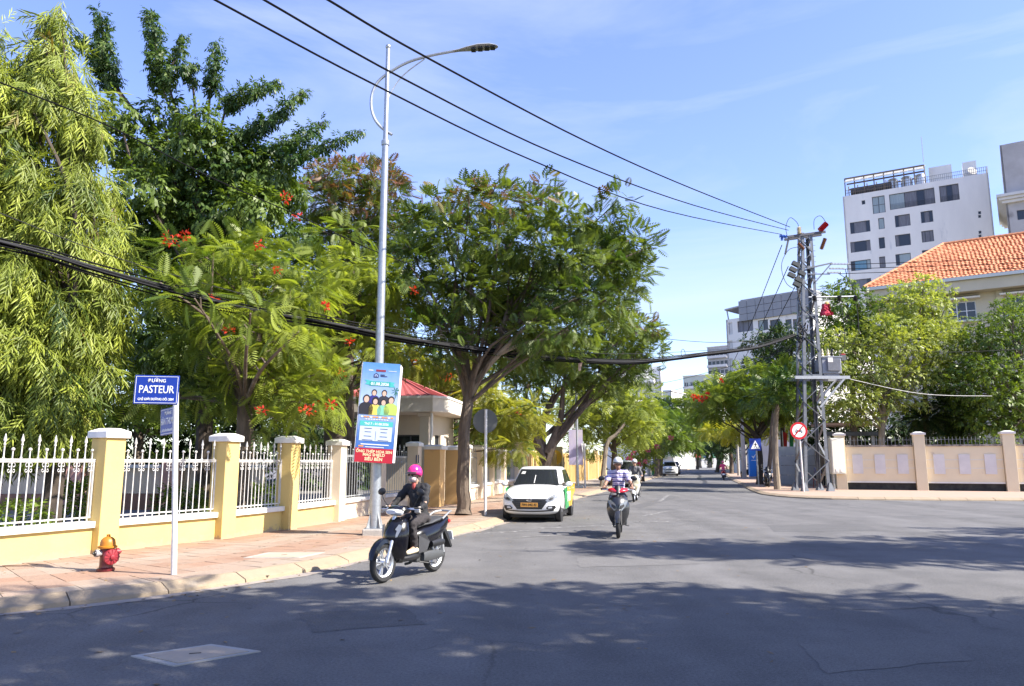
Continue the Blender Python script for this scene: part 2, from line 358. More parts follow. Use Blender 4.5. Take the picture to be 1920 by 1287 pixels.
KL = [(-17, .5), (-10.5, 4.3), (-7.5, 6.45), (-5.29, 8.06), (-4.04, 9.26), (-3.38, 10.18), (-2.80, 11.25), (-2.35, 12.45), (-1.86, 14.2), (-1.27, 16.37), (-.42, 19.11), (1.0, 25.6), (2.82, 32.97), (6.5, 46.6), (14.0, 74.4), (40, 170), (80, 320)]
FL = [(-15, -4.5), (-8.62, 7.6), (-7.13, 10.76), (-6.32, 12.6), (-5.33, 14.69), (-4.69, 16.65), (-4.17, 19.06), (-3.73, 21.84), (-2.55, 27.6), (-1.31, 33.9), (1.9, 46.6), (9.2, 74.4), (35, 170), (75, 320)]
FLv = [Vector((*p, 0)) for p in FL]
kl = catmull(KL, .3)
pav_l = empty('pavement', (0, 0, 0)); tag(pav_l, kind='structure')
def kerb_line(line, parent, pieces_until, side=1, length=1.05, name='kerb_stone'):
    """sloped kerb stones along a line, with the joints left open"""
    st = resample(line, length); nn = normals(st); far = MB(); cnt = 0
    prof = [(0, 0.0), (.015, .05), (.21, ZP + .002), (.29, ZP + .003), (.29, -.03), (0, -.03)]
    for i in range(len(st) - 1):
        a, b = st[i], st[i + 1]; d = (b - a); g_ = d.normalized() * .006
        jx = random.uniform(-.006, .006); jz = random.uniform(-.004, .004)
        secs = []
        for p, n, s_ in ((a, nn[i], 1), (b, nn[i + 1], -1)):
            secs.append([p + g_ * s_ + n * side * (u + jx) + Vector((0, 0, z + (jz if z > .03 else 0))) for u, z in prof])
        m = MB() if a.y < pieces_until and abs(a.x) < 30 else far
        m.loft(secs)
        if m is not far: m.build(name, kerbmat, parent, bevel=.008); cnt += 1
    if far.v: tag(far.build('kerb_run', kerbmat, parent), kind='stuff')
kerb_line([p for p in kl if p.y > 3], pav_l, 48)
# gutter strip of pale concrete beside the kerb
st = resample(kl, .5); nn = normals(st); m = MB()
for i in range(len(st) - 1):
    w0 = .16 + .05 * math.sin(i * 1.3) + .03 * math.sin(i * 3.1); w1 = .16 + .05 * math.sin((i + 1) * 1.3) + .03 * math.sin((i + 1) * 3.1)
    m.quad(st[i] + nn[i] * .02 + Vector((0, 0, .004)), st[i] - nn[i] * w0 + Vector((0, 0, .004)), st[i + 1] - nn[i + 1] * w1 + Vector((0, 0, .004)), st[i + 1] + nn[i + 1] * .02 + Vector((0, 0, .004)))
tag(m.build('gutter', guttermat), kind='structure')
# pavement bed and tiles
st = resample(kl, .4); nn = normals(st); TS = .4; bed = MB(); tiles = []; joined = MB()
W = []
for p, n in zip(st, nn):
    h_ = hit(p, n, FLv); W.append(min(h_ if h_ else 3.5, 5.5))
for i in range(3, len(W) - 3): W[i] = (W[i - 1] + W[i] + W[i + 1]) / 3
IN = .29
for i in range(len(st) - 1):
    q = [st[i] + nn[i] * IN, st[i + 1] + nn[i + 1] * IN, st[i + 1] + nn[i + 1] * (W[i + 1] + .35), st[i] + nn[i] * (W[i] + .35)]
    bed.quad(*[v + Vector((0, 0, ZP - .009)) for v in q])
    if not (2.5 < st[i].y < 44): continue
    k = 0
    while True:
        t0 = IN + k * TS; t1 = t0 + TS
        if t0 > W[i] - .05: break
        t1 = min(t1, W[i] + .1); g_ = .004
        d = (st[i + 1] - st[i]).normalized() * g_
        z = ZP + random.uniform(-.002, .003); tz = random.uniform(-.002, .002)
        base = [st[i] + nn[i] * (t0 + g_) + d, st[i + 1] + nn[i + 1] * (t0 + g_) - d, st[i + 1] + nn[i + 1] * (t1 - g_) - d, st[i] + nn[i] * (t1 - g_) + d]
        cen = sum(base, Vector()) / 4
        band = (.15, .55, .85, .8, .45)[k % 5]
        tiles.append((cen.length, [b_ + Vector((0, 0, ZP - .03)) for b_ in base] + [b_ + Vector((0, 0, z + (tz if j < 2 else -tz))) for j, b_ in enumerate(base)], max(.02, min(.98, band + random.uniform(-.28, .2))), cen))
        k += 1
bed.build('bed', guttermat, pav_l)
def inview(c): return abs(c.x) < .70 * c.y + .3 and c.y > 6.5
tiles.sort(key=lambda t: t[0] if inview(t[3]) else 999 + t[0])
for j, (dd, P, tn, c) in enumerate(tiles):
    if j < 290: MB().hexa(P, tint=tn).build('paving_tile', tilemat, pav_l)
    else: joined.hexa(P, tint=tn)
tag(joined.build('paving_field', tilemat, pav_l, fix=False), kind='stuff')
# courtyard behind the fence
cp = [(v.x - .2, v.y) for v in FLv] + [(-120, 320), (-120, -4.5)]
tag(MB().prism(cp, -.03, .095).build('courtyard', pm('courtyard_paving', (.13, .13, .13), (.18, .17, .16), scale=.8, rough=.9, bump=.3, bscale=30)), kind='structure')
# right hand corner pavement
KR = [(86, 320), (45, 165), (21.3, 74.4), (16.3, 54.5), (13.62, 43.9), (12.3, 38.2), (12.0, 35.8), (12.25, 33.6), (13.1, 32.3), (14.6, 31.55), (20.6, 30.7), (34, 29.2), (100, 22)]
kr = catmull(KR, .4)
pav_r = empty('pavement', (0, 0, 0)); tag(pav_r, kind='structure')
kerb_line([p for p in kr if p.y < 90], pav_r, 45)
nr = normals(kr); poly = [p + n * .25 for p, n in zip(kr, nr)] + [Vector((160, 22, 0)), Vector((160, 320, 0))]
MB().prism([(p.x, p.y) for p in poly], -.03, ZP - .002).build('paving', gravelpave, pav_r)
# grass verge / yard surface behind the right wall
tag(MB().prism([(18.6, 41.6), (90, 34), (150, 60), (150, 200), (62, 200)], ZP - .02, ZP + .02).build('yard', pm('yard_soil', (.12, .11, .06), (.20, .17, .11), scale=1, rough=.95)), kind='structure')
# worn road paint
paint = pm('worn_road_paint', (.34, .33, .32), (.125, .123, .122), scale=6, rough=.85, lo=.36, hi=.50)
mk = empty('road_marking', (0, 0, 0)); tag(mk, kind='structure')
def stripe(px0, py0, px1, py1, w):
    a, b = gnd(px0, py0), gnd(px1, py1); d = (b - a).normalized(); n = Vector((-d.y, d.x, 0)) * w / 2; z = Vector((0, 0, .004))
    MB().quad(a - n + z, b - n + z, b + n + z, a + n + z).build('stripe', paint, mk)
for a in ((880, 1002, 1000, 995, .16), (1010, 991, 1130, 986, .16), (1190, 980, 1262, 978, .16), (1225, 974, 1308, 976, .14), (1205, 968, 1250, 959, .14), (1236, 941, 1254, 928, .15), (960, 1009, 1060, 1003, .12)): stripe(*a)
# repaired patches in the asphalt
pt = empty('asphalt_patch', (0, 0, 0)); tag(pt, kind='structure'); pmat = pm('patch_asphalt', (.085, .084, .085), (.105, .103, .103), scale=2, rough=.9, bump=.5, bscale=120); _speckle(pmat, .7, 1.3, 60); lmat = pm('pale_patch_asphalt', (.140, .136, .134), (.122, .119, .118), scale=2, rough=.9, bump=.5, bscale=120); _speckle(lmat, .75, 1.25, 60)
for c4, mt in ((((1080, 1046), (1290, 1040), (1310, 1058), (1085, 1064)), lmat), (((560, 1150), (760, 1140), (800, 1172), (590, 1186)), pmat), (((1440, 985), (1620, 983), (1650, 996), (1452, 998)), pmat), (((1180, 950), (1260, 930), (1275, 932), (1200, 954)), pmat), (((1500, 1210), (1760, 1196), (1820, 1240), (1545, 1262)), lmat)):
    P = [gnd(*q) for q in c4]; V = []
    for a_, b_ in zip(P, P[1:] + P[:1]):
        for t in range(6): V.append(a_.lerp(b_, t / 6) + Vector((random.uniform(-.03, .03), random.uniform(-.03, .03), .003)))
    MB().add(V, [tuple(range(len(V)))]).build('patch', mt, pt)
# tar seams
tar = flat('tar', (.035, .035, .036), .6)
ts = empty('tar_seam', (0, 0, 0)); tag(ts, kind='structure')
for pts, w in (([(1296, 888), (1312, 892), (1310, 898), (1322, 903), (1318, 909)], .16), ([(1236, 905), (1270, 902), (1300, 902)], .12), ([(1290, 895), (1330, 896), (1362, 902)], .10)):
    P = [gnd(*p) for p in pts]; P = catmull(P, .4); n_ = normals(P); m = MB()
    for i in range(len(P) - 1):
        z = Vector((0, 0, .003)); m.quad(P[i] - n_[i] * w + z, P[i + 1] - n_[i + 1] * w + z, P[i + 1] + n_[i + 1] * w + z, P[i] + n_[i] * w + z)
    m.build('seam', tar, ts)
# concrete chamber covers
def cover(P, label, zb, name='manhole_cover'):
    P = [Vector((p.x, p.y, zb)) for p in P]; c = sum(P, Vector()) / 4
    e = empty(name, c, 0, label, 'manhole cover')
    Q = [c + (p - c) * .83 for p in P]; I = [c + (p - c) * .80 for p in P]; U = Vector((0, 0, 1))
    m = MB()
    for i in range(4):
        j = (i + 1) % 4; a, b, c2, d2 = P[i], P[j], Q[j], Q[i]
        m.hexa([v - U * .03 for v in (a, b, c2, d2)] + [v + U * .010 for v in (a, b, c2, d2)])
    m.build('frame', concrete, e, world=True)
    MB().hexa([v - U * .03 for v in I] + [v + U * .013 for v in I]).build('lid', pm('lid_concrete', (.43, .35, .26), (.37, .30, .23), scale=4, rough=.85, bump=.2, bscale=40), e, world=True)
    d = (I[1] - I[0]).normalized(); n = Vector((-d.y, d.x, 0))
    MB().box(c + U * .0145, (.09, .018, .004), math.atan2(d.y, d.x) + .9).build('slot', blackpl, e, world=True)
cover([gnd(245, 1232), gnd(326, 1251), gnd(489, 1223), gnd(396, 1210)], 'square cream concrete manhole cover set in the shaded road, bottom left', 0)
cover([gnd(456, 1047, ZP), gnd(562, 1047, ZP), gnd(609, 1037, ZP), gnd(503, 1037, ZP)], 'pale concrete chamber cover in the tiled pavement beside the yellow fence', ZP - .002)
# fallen leaves and grit along the kerb, on the tiles and the road
rngl = np.random.default_rng(77); m = MB(); lk = [p for p in kl if 5 < p.y < 40]; ln = normals(lk)
for k in range(1500):
    i = int(rngl.random() ** 1.3 * (len(lk) - 1)); q = rngl.random()
    off = rngl.normal(-.12, .10) if q < .45 else (rngl.uniform(.3, 3.0) if q < .75 else rngl.uniform(-7, -.2)); c = lk[i] + ln[i] * off + Vector((rngl.normal(0, .1), rngl.normal(0, .15), 0)); z = ZP + .006 if off > .3 else (.006 if off < 0 else .05)
    a = rngl.random() * 6.28; l_ = rngl.uniform(.018, .05); w_ = l_ * rngl.uniform(.3, .6); dx, dy = Vector((math.cos(a), math.sin(a), rngl.normal(0, .12))) * l_, Vector((-math.sin(a), math.cos(a), rngl.normal(0, .12))) * w_; c.z = z
    m.add([c - dx, c + dy, c + dx, c - dy], [(0, 1, 2, 3)], tint=float(rngl.random()))
tag(m.build('leaf_litter', pm('dry_leaf', (.30, .20, .09), (.20, .13, .07), scale=9, rough=.9, tint=(.13, .10, .07)), fix=False), 'dry fallen leaves and grit scattered along the kerb and pavement', 'leaves', kind='stuff')
# ------------------------------------------------------------------ yellow fence with iron railings
def bar_mesh(kind, h, mat):
    m = MB(); r = .0095
    m.tube([(0, 0, 0), (0, 0, h)], r, 6)
    if kind == 'spear':
        m.lathe([(.012, h - .06), (.020, h - .045), (.012, h - .03), (.012, h - .005), (.026, h + .02), (.003, h + .115)], 6)
        m.lathe([(.012, h * .80), (.02, h * .81), (.012, h * .82)], 6)
    else: m.ell((0, 0, h + .018), (.026, .026, .026), 8, 6)
    return m.mesh('bar_' + kind, mat, smooth=True, fix=False)
def scroll_mesh(w, mat):
    m = MB(); n = 14
    for sgn in (-1, 1):
        for up in (0, 1):
            P = []
            for i in range(n + 1):
                t = i / n; a = t * 1.65 * math.pi * 1.1; rr = (w * .24) * (1 - .62 * t) * (1.0 if up == 0 else .72)
                x = sgn * (w * .24 - rr * math.cos(a) * 1.0); z = -.085 + rr * math.sin(a) * 1.0
                if up: x = sgn * (w * .30 - rr * math.cos(a)); z = -.19 - rr * math.sin(a) * 1.0 + .03
                P.append((x, 0, z))
            m.tube(P, .0065, 5)
    return m.mesh('scroll', mat, smooth=True, fix=False)
def pillar(parent, p, rz, w, h, wallm, capw=.10, name='pillar'):
    # w along the fence, square, base at p
    m = MB().box((0, 0, h / 2), (w, w, h))
    M = Matrix.Translation(p) @ Matrix.Rotation(rz, 4, 'Z')
    me = m.mesh('pillar', wallm); o = link(name, me, parent, wm(parent).inverted() @ M)
    b = o.modifiers.new('bevel', 'BEVEL'); b.width = .012; b.segments = 2
    c = MB().box((0, 0, h + .055), (w + capw, w + capw, .11)); c.box((0, 0, h + .135), (w + capw * .95, w + capw * .95, .05), taper=.52)
    cm = c.mesh('cap', whitetrim); k = link('cap', cm, o); b = k.modifiers.new('bevel', 'BEVEL'); b.width = .01; b.segments = 2
    return o
def panel(parent, a, b, ironm, wallm, zb, ph, top, nb, scroll=True, inset=.20, wt=.16, coping=True):
    """plinth + coping + iron railing from a to b (front line)"""
    d = (b - a); L_ = d.length; d.normalize(); n = Vector((-d.y, d.x, 0)); rz = math.atan2(d.y, d.x)
    c = (a + b) / 2 + n * inset
    o = MB().box((c.x, c.y, zb + ph / 2), (L_, wt, ph), rz).build('plinth', wallm, parent, world=True)
    if coping: MB().box((c.x, c.y, zb + ph + .05), (L_ - .01, wt + .12, .10), rz).build('coping', whitetrim, o, world=True, bevel=.008)
    z0 = zb + ph + (.10 if coping else 0)
    hh = top - z0
    rail = MB(); r1 = top - .27
    for z in ([r1, r1 - .03] if scroll else [r1]) + [z0 + .06]:
        rail.beam(a + n * inset + Vector((0, 0, z)), b + n * inset + Vector((0, 0, z)), .03, .022)
    for q in (a + (b - a) * .004, b + (a - b) * .004): rail.beam(q + n * inset + Vector((0, 0, z0 + .05)), q + n * inset + Vector((0, 0, r1 + .01)), .025, .025)
    ro = rail.build('railing', ironm, parent, world=True)
    key = (ironm.name, round(hh, 2))
    if key not in BARS: BARS[key] = (bar_mesh('spear', hh, ironm), bar_mesh('ball', hh - .13, ironm), scroll_mesh(.19, ironm))
    for i in range(nb):
        t = (i + .5) / nb; p = a + (b - a) * t + n * inset + Vector((0, 0, z0 - .01))
        link('bar', BARS[key][0 if i % 2 == 0 else 1], ro, wm(ro).inverted() @ Matrix.Translation(p) @ Matrix.Rotation(rz, 4, 'Z'))
        if scroll and i % 2 == 1:
            q = Vector((p.x, p.y, r1))
            link('scroll', BARS[key][2], ro, wm(ro).inverted() @ Matrix.Translation(q) @ Matrix.Rotation(rz, 4, 'Z') @ Matrix.Diagonal((L_ / nb / .19 * 2 * .98 * .5, 1, 1, 1)))
BARS = {}
fence = empty('fence', (-6, 13, 0), 0, 'yellow plaster fence with white pillar caps and white iron spear railings along the left pavement', 'fence')
FP = [Vector((*p, 0)) for p in FL]
# pillar street-side corners along the fence line; each panel ends at the pillars
PIL = [(-8.62, 7.6), (-7.28, 10.42), (-6.50, 12.34), (-5.40, 14.55), (-4.745, 16.5), (-4.23, 18.9), (-3.72, 21.9)]
PIL[1] = (-7.40, 10.16)
PV = [Vector((*p, 0)) for p in PIL]
PW = .36
for i, p in enumerate(PV):
    d = (PV[min(i + 1, len(PV) - 1)] - PV[max(i - 1, 0)]).normalized(); n = Vector((-d.y, d.x, 0))
    if i == 1: continue
    pillar(fence, Vector((p.x, p.y, ZP - .02)) + n * (PW / 2 - .03), math.atan2(d.y, d.x), PW, 1.84 if i < 4 else 1.86, yellowwall if i < 5 else creamwall)
segs = [(0, 2, 38), (2, 3, 15), (3, 4, 15), (4, 5, 15)]
for i, j, nb in segs:
    d = (PV[j] - PV[i]).normalized()
    panel(fence, PV[i] + d * PW / 2, PV[j] - d * PW / 2, iron_w, yellowwall, ZP - .02, .42, 1.86, nb)
# darker second stretch up to the gate, and on beyond it
fence2 = empty('fence', (-4, 20, 0), 0, 'grey iron spear railings on a cream plinth, behind the lamp post and the gatehouse front', 'fence')
d = (PV[6] - PV[5]).normalized()
panel(fence2, PV[5] + d * PW / 2, PV[6] - d * PW / 2, iron_g, creamwall, ZP - .02, .42, 2.0, 15)
G0 = Vector((-3.15, 24.4, 0)); 
d = (G0 - PV[6]).normalized()
panel(fence2, PV[6] + d * PW / 2, G0 - d * .15, iron_g, creamwall, ZP - .02, .42, 2.0, 12)
pillar(fence2, Vector((G0.x, G0.y, ZP - .02)), math.atan2(d.y, d.x), .36, 1.95, creamwall)
plate = MB().box((0, 0, 0), (.008, .12, .26)); 
MB().box((G0.x + .12, G0.y - .20, 1.65), (.10, .012, .26), .2).build('number_plate', flat('dark_blue_plate', (.03, .04, .10), .4), fence2, world=True)
# twin gate posts
gate = empty('gate_post', (-2.5, 25.0, ZP), 0, 'pair of broad orange yellow gate posts with white caps beside the gatehouse', 'gate post')
for (x, y, w) in ((-2.56, 25.0, .55), (-2.02, 26.35, .5)):
    pillar(gate, Vector((x, y, ZP - .02)), R(78), w, 1.86, pm('orange_plaster', (.66, .42, .17), (.60, .38, .16), scale=1.2, rough=.85, c3=(.45, .30, .16), s3=2.2, t3=.64), .14, 'post')
# fence beyond the gate
fence3 = empty('fence', (-1.5, 32, 0), 0, 'grey railings between cream pillars behind the street tree trunk, beyond the gate', 'fence')
Q = [Vector((-1.75, 27.9, 0)), Vector((-1.38, 30.4, 0)), Vector((-.98, 33.2, 0)), Vector((-.5, 36.0, 0)), Vector((.15, 39.0, 0))]
for i, p in enumerate(Q):
    d = (Q[min(i + 1, 4)] - Q[max(i - 1, 0)]).normalized(); pillar(fence3, Vector((p.x, p.y, ZP - .02)), math.atan2(d.y, d.x), .40, 1.95, creamwall)
    if i: 
        d = (Q[i] - Q[i - 1]).normalized(); panel(fence3, Q[i - 1] + d * .2, Q[i] - d * .2, iron_g, creamwall, ZP - .02, .5, 2.0, 12, False, 0.0)
# ribbed yellow wall further along
rw = empty('boundary_wall', (3, 50, 0), 0, 'long pale yellow boundary wall with upright ribs behind the parked white taxi', 'wall')
A, B = Vector((.45, 40.4, 0)), Vector((9.0, 73.0, 0)); d = (B - A).normalized(); n = Vector((-d.y, d.x, 0)); rz = math.atan2(d.y, d.x); L_ = (B - A).length
c = (A + B) / 2 + n * .15
MB().box((c.x, c.y, 1.15), (L_, .2, 2.1), rz).build('wall_face', yellowwall2, rw, world=True)
me = MB().box((0, 0, 0), (.16, .14, 1.95)).mesh('rib', yellowwall2)
k = int(L_ / .55)
for i in range(k):
    p = A + d * (i + .5) * L_ / k + n * .05; link('rib', me, rw, wm(rw).inverted() @ Matrix.Translation((p.x, p.y, 1.12)) @ Matrix.Rotation(rz, 4, 'Z'))
me = MB().box((0, 0, 0), (.42, .42, 2.5)).mesh('pier', yellowwall2)
for i in range(7):
    p = A + d * (L_ * i / 6) + n * .1; link('pier', me, rw, wm(rw).inverted() @ Matrix.Translation((p.x, p.y, 1.35)) @ Matrix.Rotation(rz, 4, 'Z'))
# low wall and steps seen through the railings, left
lw = empty('courtyard_wall', (-14, 24, 0), 0, 'low cream courtyard wall with pink piers seen through the railings at far left', 'wall')
MB().box((-15, 24, .75), (14, .25, 1.3), R(4)).build('wall_face', creamwall, lw, world=True)
MB().box((-15, 23.9, 1.42), (14.1, .4, .10), R(4)).build('coping', whitetrim, lw, world=True)
pk = pm('pink_plaster', (.55, .30, .24), (.48, .27, .22), scale=2, rough=.85)
for x in (-19.5, -16.6, -13.7, -10.8): MB().box((x, 23.75 + (x + 15) * .07, .85), (.5, .5, 1.5), R(4)).build('pier', pk, lw, world=True)
for x in (-18, -15.1, -12.2): MB().box((x, 23.55 + (x + 15) * .07, .33), (2.2, .35, .5), R(4)).build('planter', pm('brick_planter', (.30, .16, .11), (.22, .12, .08), scale=3, rough=.9), lw, world=True)
# ------------------------------------------------------------------ street furniture
signblue = flat('sign_blue', (.004, .032, .30), .4)
signwhite = flat('sign_white', (.82, .82, .82), .4)
signred = flat('sign_red', (.50, .012, .02), .35)
postwhite = pm('post_paint', (.72, .71, .69), (.60, .58, .56), scale=14, rough=.6, c3=(.33, .22, .18), s3=9, t3=.66)
MX = Matrix.Rotation(R(90), 4, 'X')      # text standing upright, facing -Y
def rect_frame(m, w, h, t, y, mi=0):
    for c, d in (((0, y, h / 2), (w, .002, t)), ((0, y, -h / 2), (w, .002, t)), ((w / 2, y, 0), (t, .002, h + t)), ((-w / 2, y, 0), (t, .002, h + t))): m.box(c, d, mi=mi)
def street_plate(parent, M, w, h, lines, name='name_plate'):
    o = link(name, MB().box((0, 0, 0), (w, .012, h)).mesh(name, signblue), parent, M); b = o.modifiers.new('bevel', 'BEVEL'); b.width = .004
    m = MB(); rect_frame(m, w - .035, h - .035, .006, -.0075); m.build('border', signwhite, o)
    for txt, z, s_, sx in lines: textmesh('lettering', txt, s_, signwhite, o, Matrix.Translation((0, -.008, z)) @ MX, sx=sx, bold=.0012)
    return o
sp = gnd(326, 1078, ZP)
e = empty('street_sign', sp, 0, 'blue street name sign on a scuffed white pole beside the fire hydrant', 'street sign')
e.matrix_basis = e.matrix_basis @ Matrix.Rotation(R(-3.4), 4, 'Y'); WM[e.name] = e.matrix_basis.copy()
MB().tube([(0, 0, -.02), (.0, 0, 2.36)], .036, 12).build('pole', postwhite, e, smooth=True)
street_plate(e, Matrix.Translation((-.235, -.052, 2.40)) @ Matrix.Rotation(R(4), 4, 'Y') @ Matrix.Rotation(R(4), 4, 'Z'), .575, .385, [('ĐƯỜNG', .118, .062, 1.0), ('PASTEUR', .0, .145, .78), ('CHỈ GIỚI ĐƯỜNG ĐỎ: 20M', -.128, .043, .88)])
street_plate(e, Matrix.Translation((-.17, .17, 1.99)) @ Matrix.Rotation(R(-44), 4, 'Z'), .52, .36, [('ĐƯỜNG', .11, .06, 1.0), ('HÀN THUYÊN', .0, .125, .62), ('CHỈ GIỚI ĐƯỜNG ĐỎ: 20M', -.12, .04, .85)])
MB().tube([(0, .0, 2.0), (-.10, .10, 2.0)], .014, 8).build('bracket', galv, e)

# hydrant
hp = gnd(198, 1071, ZP)
e = empty('fire_hydrant', hp, R(48), 'red fire hydrant with a yellow bonnet standing in front of the fence pillar', 'fire hydrant', None, .82)
hred = pm('hydrant_red', (.15, .007, .012), (.10, .005, .008), scale=8, rough=.4, coat=.3, c3=(.40, .20, .18), s3=7, t3=.66, world=False)
hpink = pm('hydrant_faded_red', (.27, .016, .028), (.20, .012, .02), scale=8, rough=.5, world=False)
hyel = pm('hydrant_yellow', (.44, .17, .008), (.36, .13, .008), scale=7, rough=.45, world=False)
MB().lathe([(.125, 0), (.135, .01), (.135, .045), (.105, .06), (.10, .10), (.105, .30), (.108, .36), (.10, .365)], 18).build('barrel', hred, e, smooth=True)
MB().lathe([(.135, .36), (.145, .37), (.145, .395), (.12, .405), (.115, .45), (.105, .495), (.07, .53), (.03, .545), (.03, .575), (.02, .58)], 18).build('bonnet', hyel, e, smooth=True)
mx = Matrix.Rotation(R(90), 4, 'X'); mo = MB()
T = Matrix.Translation((0, -.09, .235)) @ mx
mo.lathe([(.075, 0), (.08, .05), (.115, .06), (.125, .10), (.115, .125), (.04, .14), (.035, .165), (.02, .17)], 18, T)
for k in range(12):
    a = k * math.pi / 6; mo.beam(T @ Vector((.035 * math.cos(a), .035 * math.sin(a), .135)), T @ Vector((.115 * math.cos(a), .115 * math.sin(a), .13)), .014, .02)
mo.build('pumper_cap', hpink, e, smooth=True)
for sx, mm, nm in ((-1, blackpl, 'hose_cap'), (1, hpink, 'hose_cap')):
    T = Matrix.Translation((sx * .09, 0, .29)) @ Matrix.Rotation(R(90) * sx, 4, 'Y')
    o = MB().lathe([(.05, 0), (.05, .04), (.06, .045), (.06, .085), (.05, .09)], 14, T).build('hose_outlet', pm('outlet_grey' + str(sx), (.35, .33, .33), rough=.6) if sx < 0 else hpink, e, smooth=True)
    MB().lathe([(.046, .085), (.046, .105), (.02, .11), (.018, .13)], 10, T).build(nm, mm, o, smooth=True)

# street lamp with banner
lp = gnd(702, 1003, ZP); YL = lp.y
e = empty('street_lamp', lp, 0, 'tall galvanised street lamp with curved arm carrying the blue banner beside the pavement', 'street lamp')
MB().box((0, 0, .05), (.42, .42, .14)).build('footing', concrete, e, bevel=.02)
zt = at(725, 92, YL).z - ZP; zc = at(720, 265, YL).z - ZP
MB().tube([(0, 0, .1), (0, 0, 4.0), (0, 0, zc)], [.115, .090, .070], 12).build('pole', galv, e, smooth=True)
m = MB().box((0, 0, .125), (.36, .36, .03))
for a in range(4):
    c, s_ = math.cos(R(90 * a + 45)), math.sin(R(90 * a + 45)); m.hexa([(c * .1 + s_ * .006, s_ * .1 - c * .006, .14), (c * .2 + s_ * .006, s_ * .2 - c * .006, .14), (c * .2 - s_ * .006, s_ * .2 + c * .006, .14), (c * .1 - s_ * .006, s_ * .1 + c * .006, .14), (c * .1 + s_ * .006, s_ * .1 - c * .006, .42), (c * .115 + s_ * .006, s_ * .115 - c * .006, .42), (c * .115 - s_ * .006, s_ * .115 + c * .006, .42), (c * .1 - s_ * .006, s_ * .1 + c * .006, .42)])
m.build('base_plate', galv, e)
MB().tube([(0, 0, zc), (0, 0, zt)], [.055, .045], 10).build('spigot', galv, e, smooth=True)
MB().ell((0, 0, zt + .05), (.06, .06, .06), 10, 8).build('finial', galv, e, smooth=True)
MB().lathe([(.085, zc - .10), (.09, zc - .08), (.09, zc), (.07, zc + .02)], 12).build('collar', galv, e, smooth=True)
def lpt(px, py, dy=0.0): p = at(px, py, YL + dy); return (p.x - lp.x, p.y - lp.y, p.z - lp.z)
arm = [lpt(735, 253), lpt(716, 240), lpt(702, 222), lpt(696, 198), lpt(699, 172), lpt(712, 150), lpt(740, 130), lpt(770, 115), lpt(810, 104), lpt(852, 96)]
def catmull3(P, n=5):
    P = [Vector(p) for p in P]; out = []
    for i in range(len(P) - 1):
        p0, p1, p2, p3 = P[max(i - 1, 0)], P[i], P[i + 1], P[min(i + 2, len(P) - 1)]
        for k in range(n):
            t = k / n; out.append(.5 * ((2 * p1) + (p2 - p0) * t + (2 * p0 - 5 * p1 + 4 * p2 - p3) * t * t + (3 * p1 - p0 - 3 * p2 + p3) * t ** 3))
    out.append(P[-1]); return out
MB().tube(catmull3(arm), .033, 8).build('arm', galv, e, smooth=True)
MB().tube(catmull3([lpt(724, 195), lpt(738, 165), lpt(760, 138), lpt(796, 111)]), .013, 6).build('brace', galv, e, smooth=True)
a, b = Vector(lpt(850, 97)), Vector(lpt(934, 88)); d = (b - a); secs = []
for t, w, h in ((0, .05, .05), (.12, .055, .055), (.3, .10, .07), (.55, .15, .10), (.8, .145, .085), (.95, .09, .05), (1.0, .03, .02)):
    c = a + d * t + Vector((0, 0, .03 * math.sin(t * 3.14)))
    secs.append([c + Vector((0, w * math.cos(q), 0)) + Vector((0, 0, h * .55 * math.sin(q) if math.sin(q) > 0 else h * .25 * math.sin(q))) for q in [k * math.pi / 6 for k in range(12)]])
o = MB().loft(secs).build('lamp_head', pm('lamp_grey', (.34, .36, .37), rough=.45, metal=.3), e, smooth=True)
for t in (.45, .6, .75, .88):
    c = a + d * t; MB().box(c + Vector((0, 0, -.012)), (.10, .16, .03)).build('lamp_module', blackpl, o)

# advertising banner boxed round the lamp post
bz1 = at(708, 684, YL).z; bz0 = at(705, 868, YL - .3).z; xl = at(672, 780, YL - .3).x; xr = at(742, 780, YL - .3).x
W_, H_ = xr - xl, bz1 - bz0
bx = empty('banner', (lp.x, lp.y - .26, (bz0 + bz1) / 2), R(4), 'tall printed blue event banner with a red foot strip fixed to the street lamp', 'banner')
bx.matrix_basis = bx.matrix_basis @ Matrix.Translation(((xl + xr) / 2 - lp.x, 0, 0)) @ Matrix.Rotation(R(3.4), 4, 'Y'); WM[bx.name] = bx.matrix_basis.copy()
def grad(name, c0, c1, c2, z0, z1):
    m = bpy.data.materials.new(name); m.use_nodes = True; N, L = m.node_tree.nodes, m.node_tree.links; b = N['Principled BSDF']; b.inputs['Roughness'].default_value = .45
    tc = N.new('ShaderNodeTexCoord'); sx = N.new('ShaderNodeSeparateXYZ'); L.new(tc.outputs['Object'], sx.inputs[0]); r = N.new('ShaderNodeMapRange'); r.inputs[1].default_value = z0; r.inputs[2].default_value = z1
    n = N.new('ShaderNodeTexNoise'); n.inputs['Scale'].default_value = 6; L.new(tc.outputs['Object'], n.inputs['Vector']); ad = N.new('ShaderNodeMath'); ad.operation = 'MULTIPLY_ADD'; ad.inputs[1].default_value = .22; L.new(n.outputs['Fac'], ad.inputs[0]); L.new(sx.outputs['Z'], r.inputs[0]); L.new(r.outputs[0], ad.inputs[2])
    sb = N.new('ShaderNodeMath'); sb.operation = 'SUBTRACT'; sb.inputs[1].default_value = .11; L.new(ad.outputs[0], sb.inputs[0])
    cr = N.new('ShaderNodeValToRGB'); e_ = cr.color_ramp.elements; e_[0].color = (*c0, 1); e_[1].color = (*c2, 1); q = e_.new(.5); q.color = (*c1, 1); L.new(sb.outputs[0], cr.inputs[0]); L.new(cr.outputs[0], b.inputs['Base Color']); return m
printblue = grad('banner_print', (.05, .15, .45), (.40, .52, .74), (.10, .27, .62), -.55, .95)
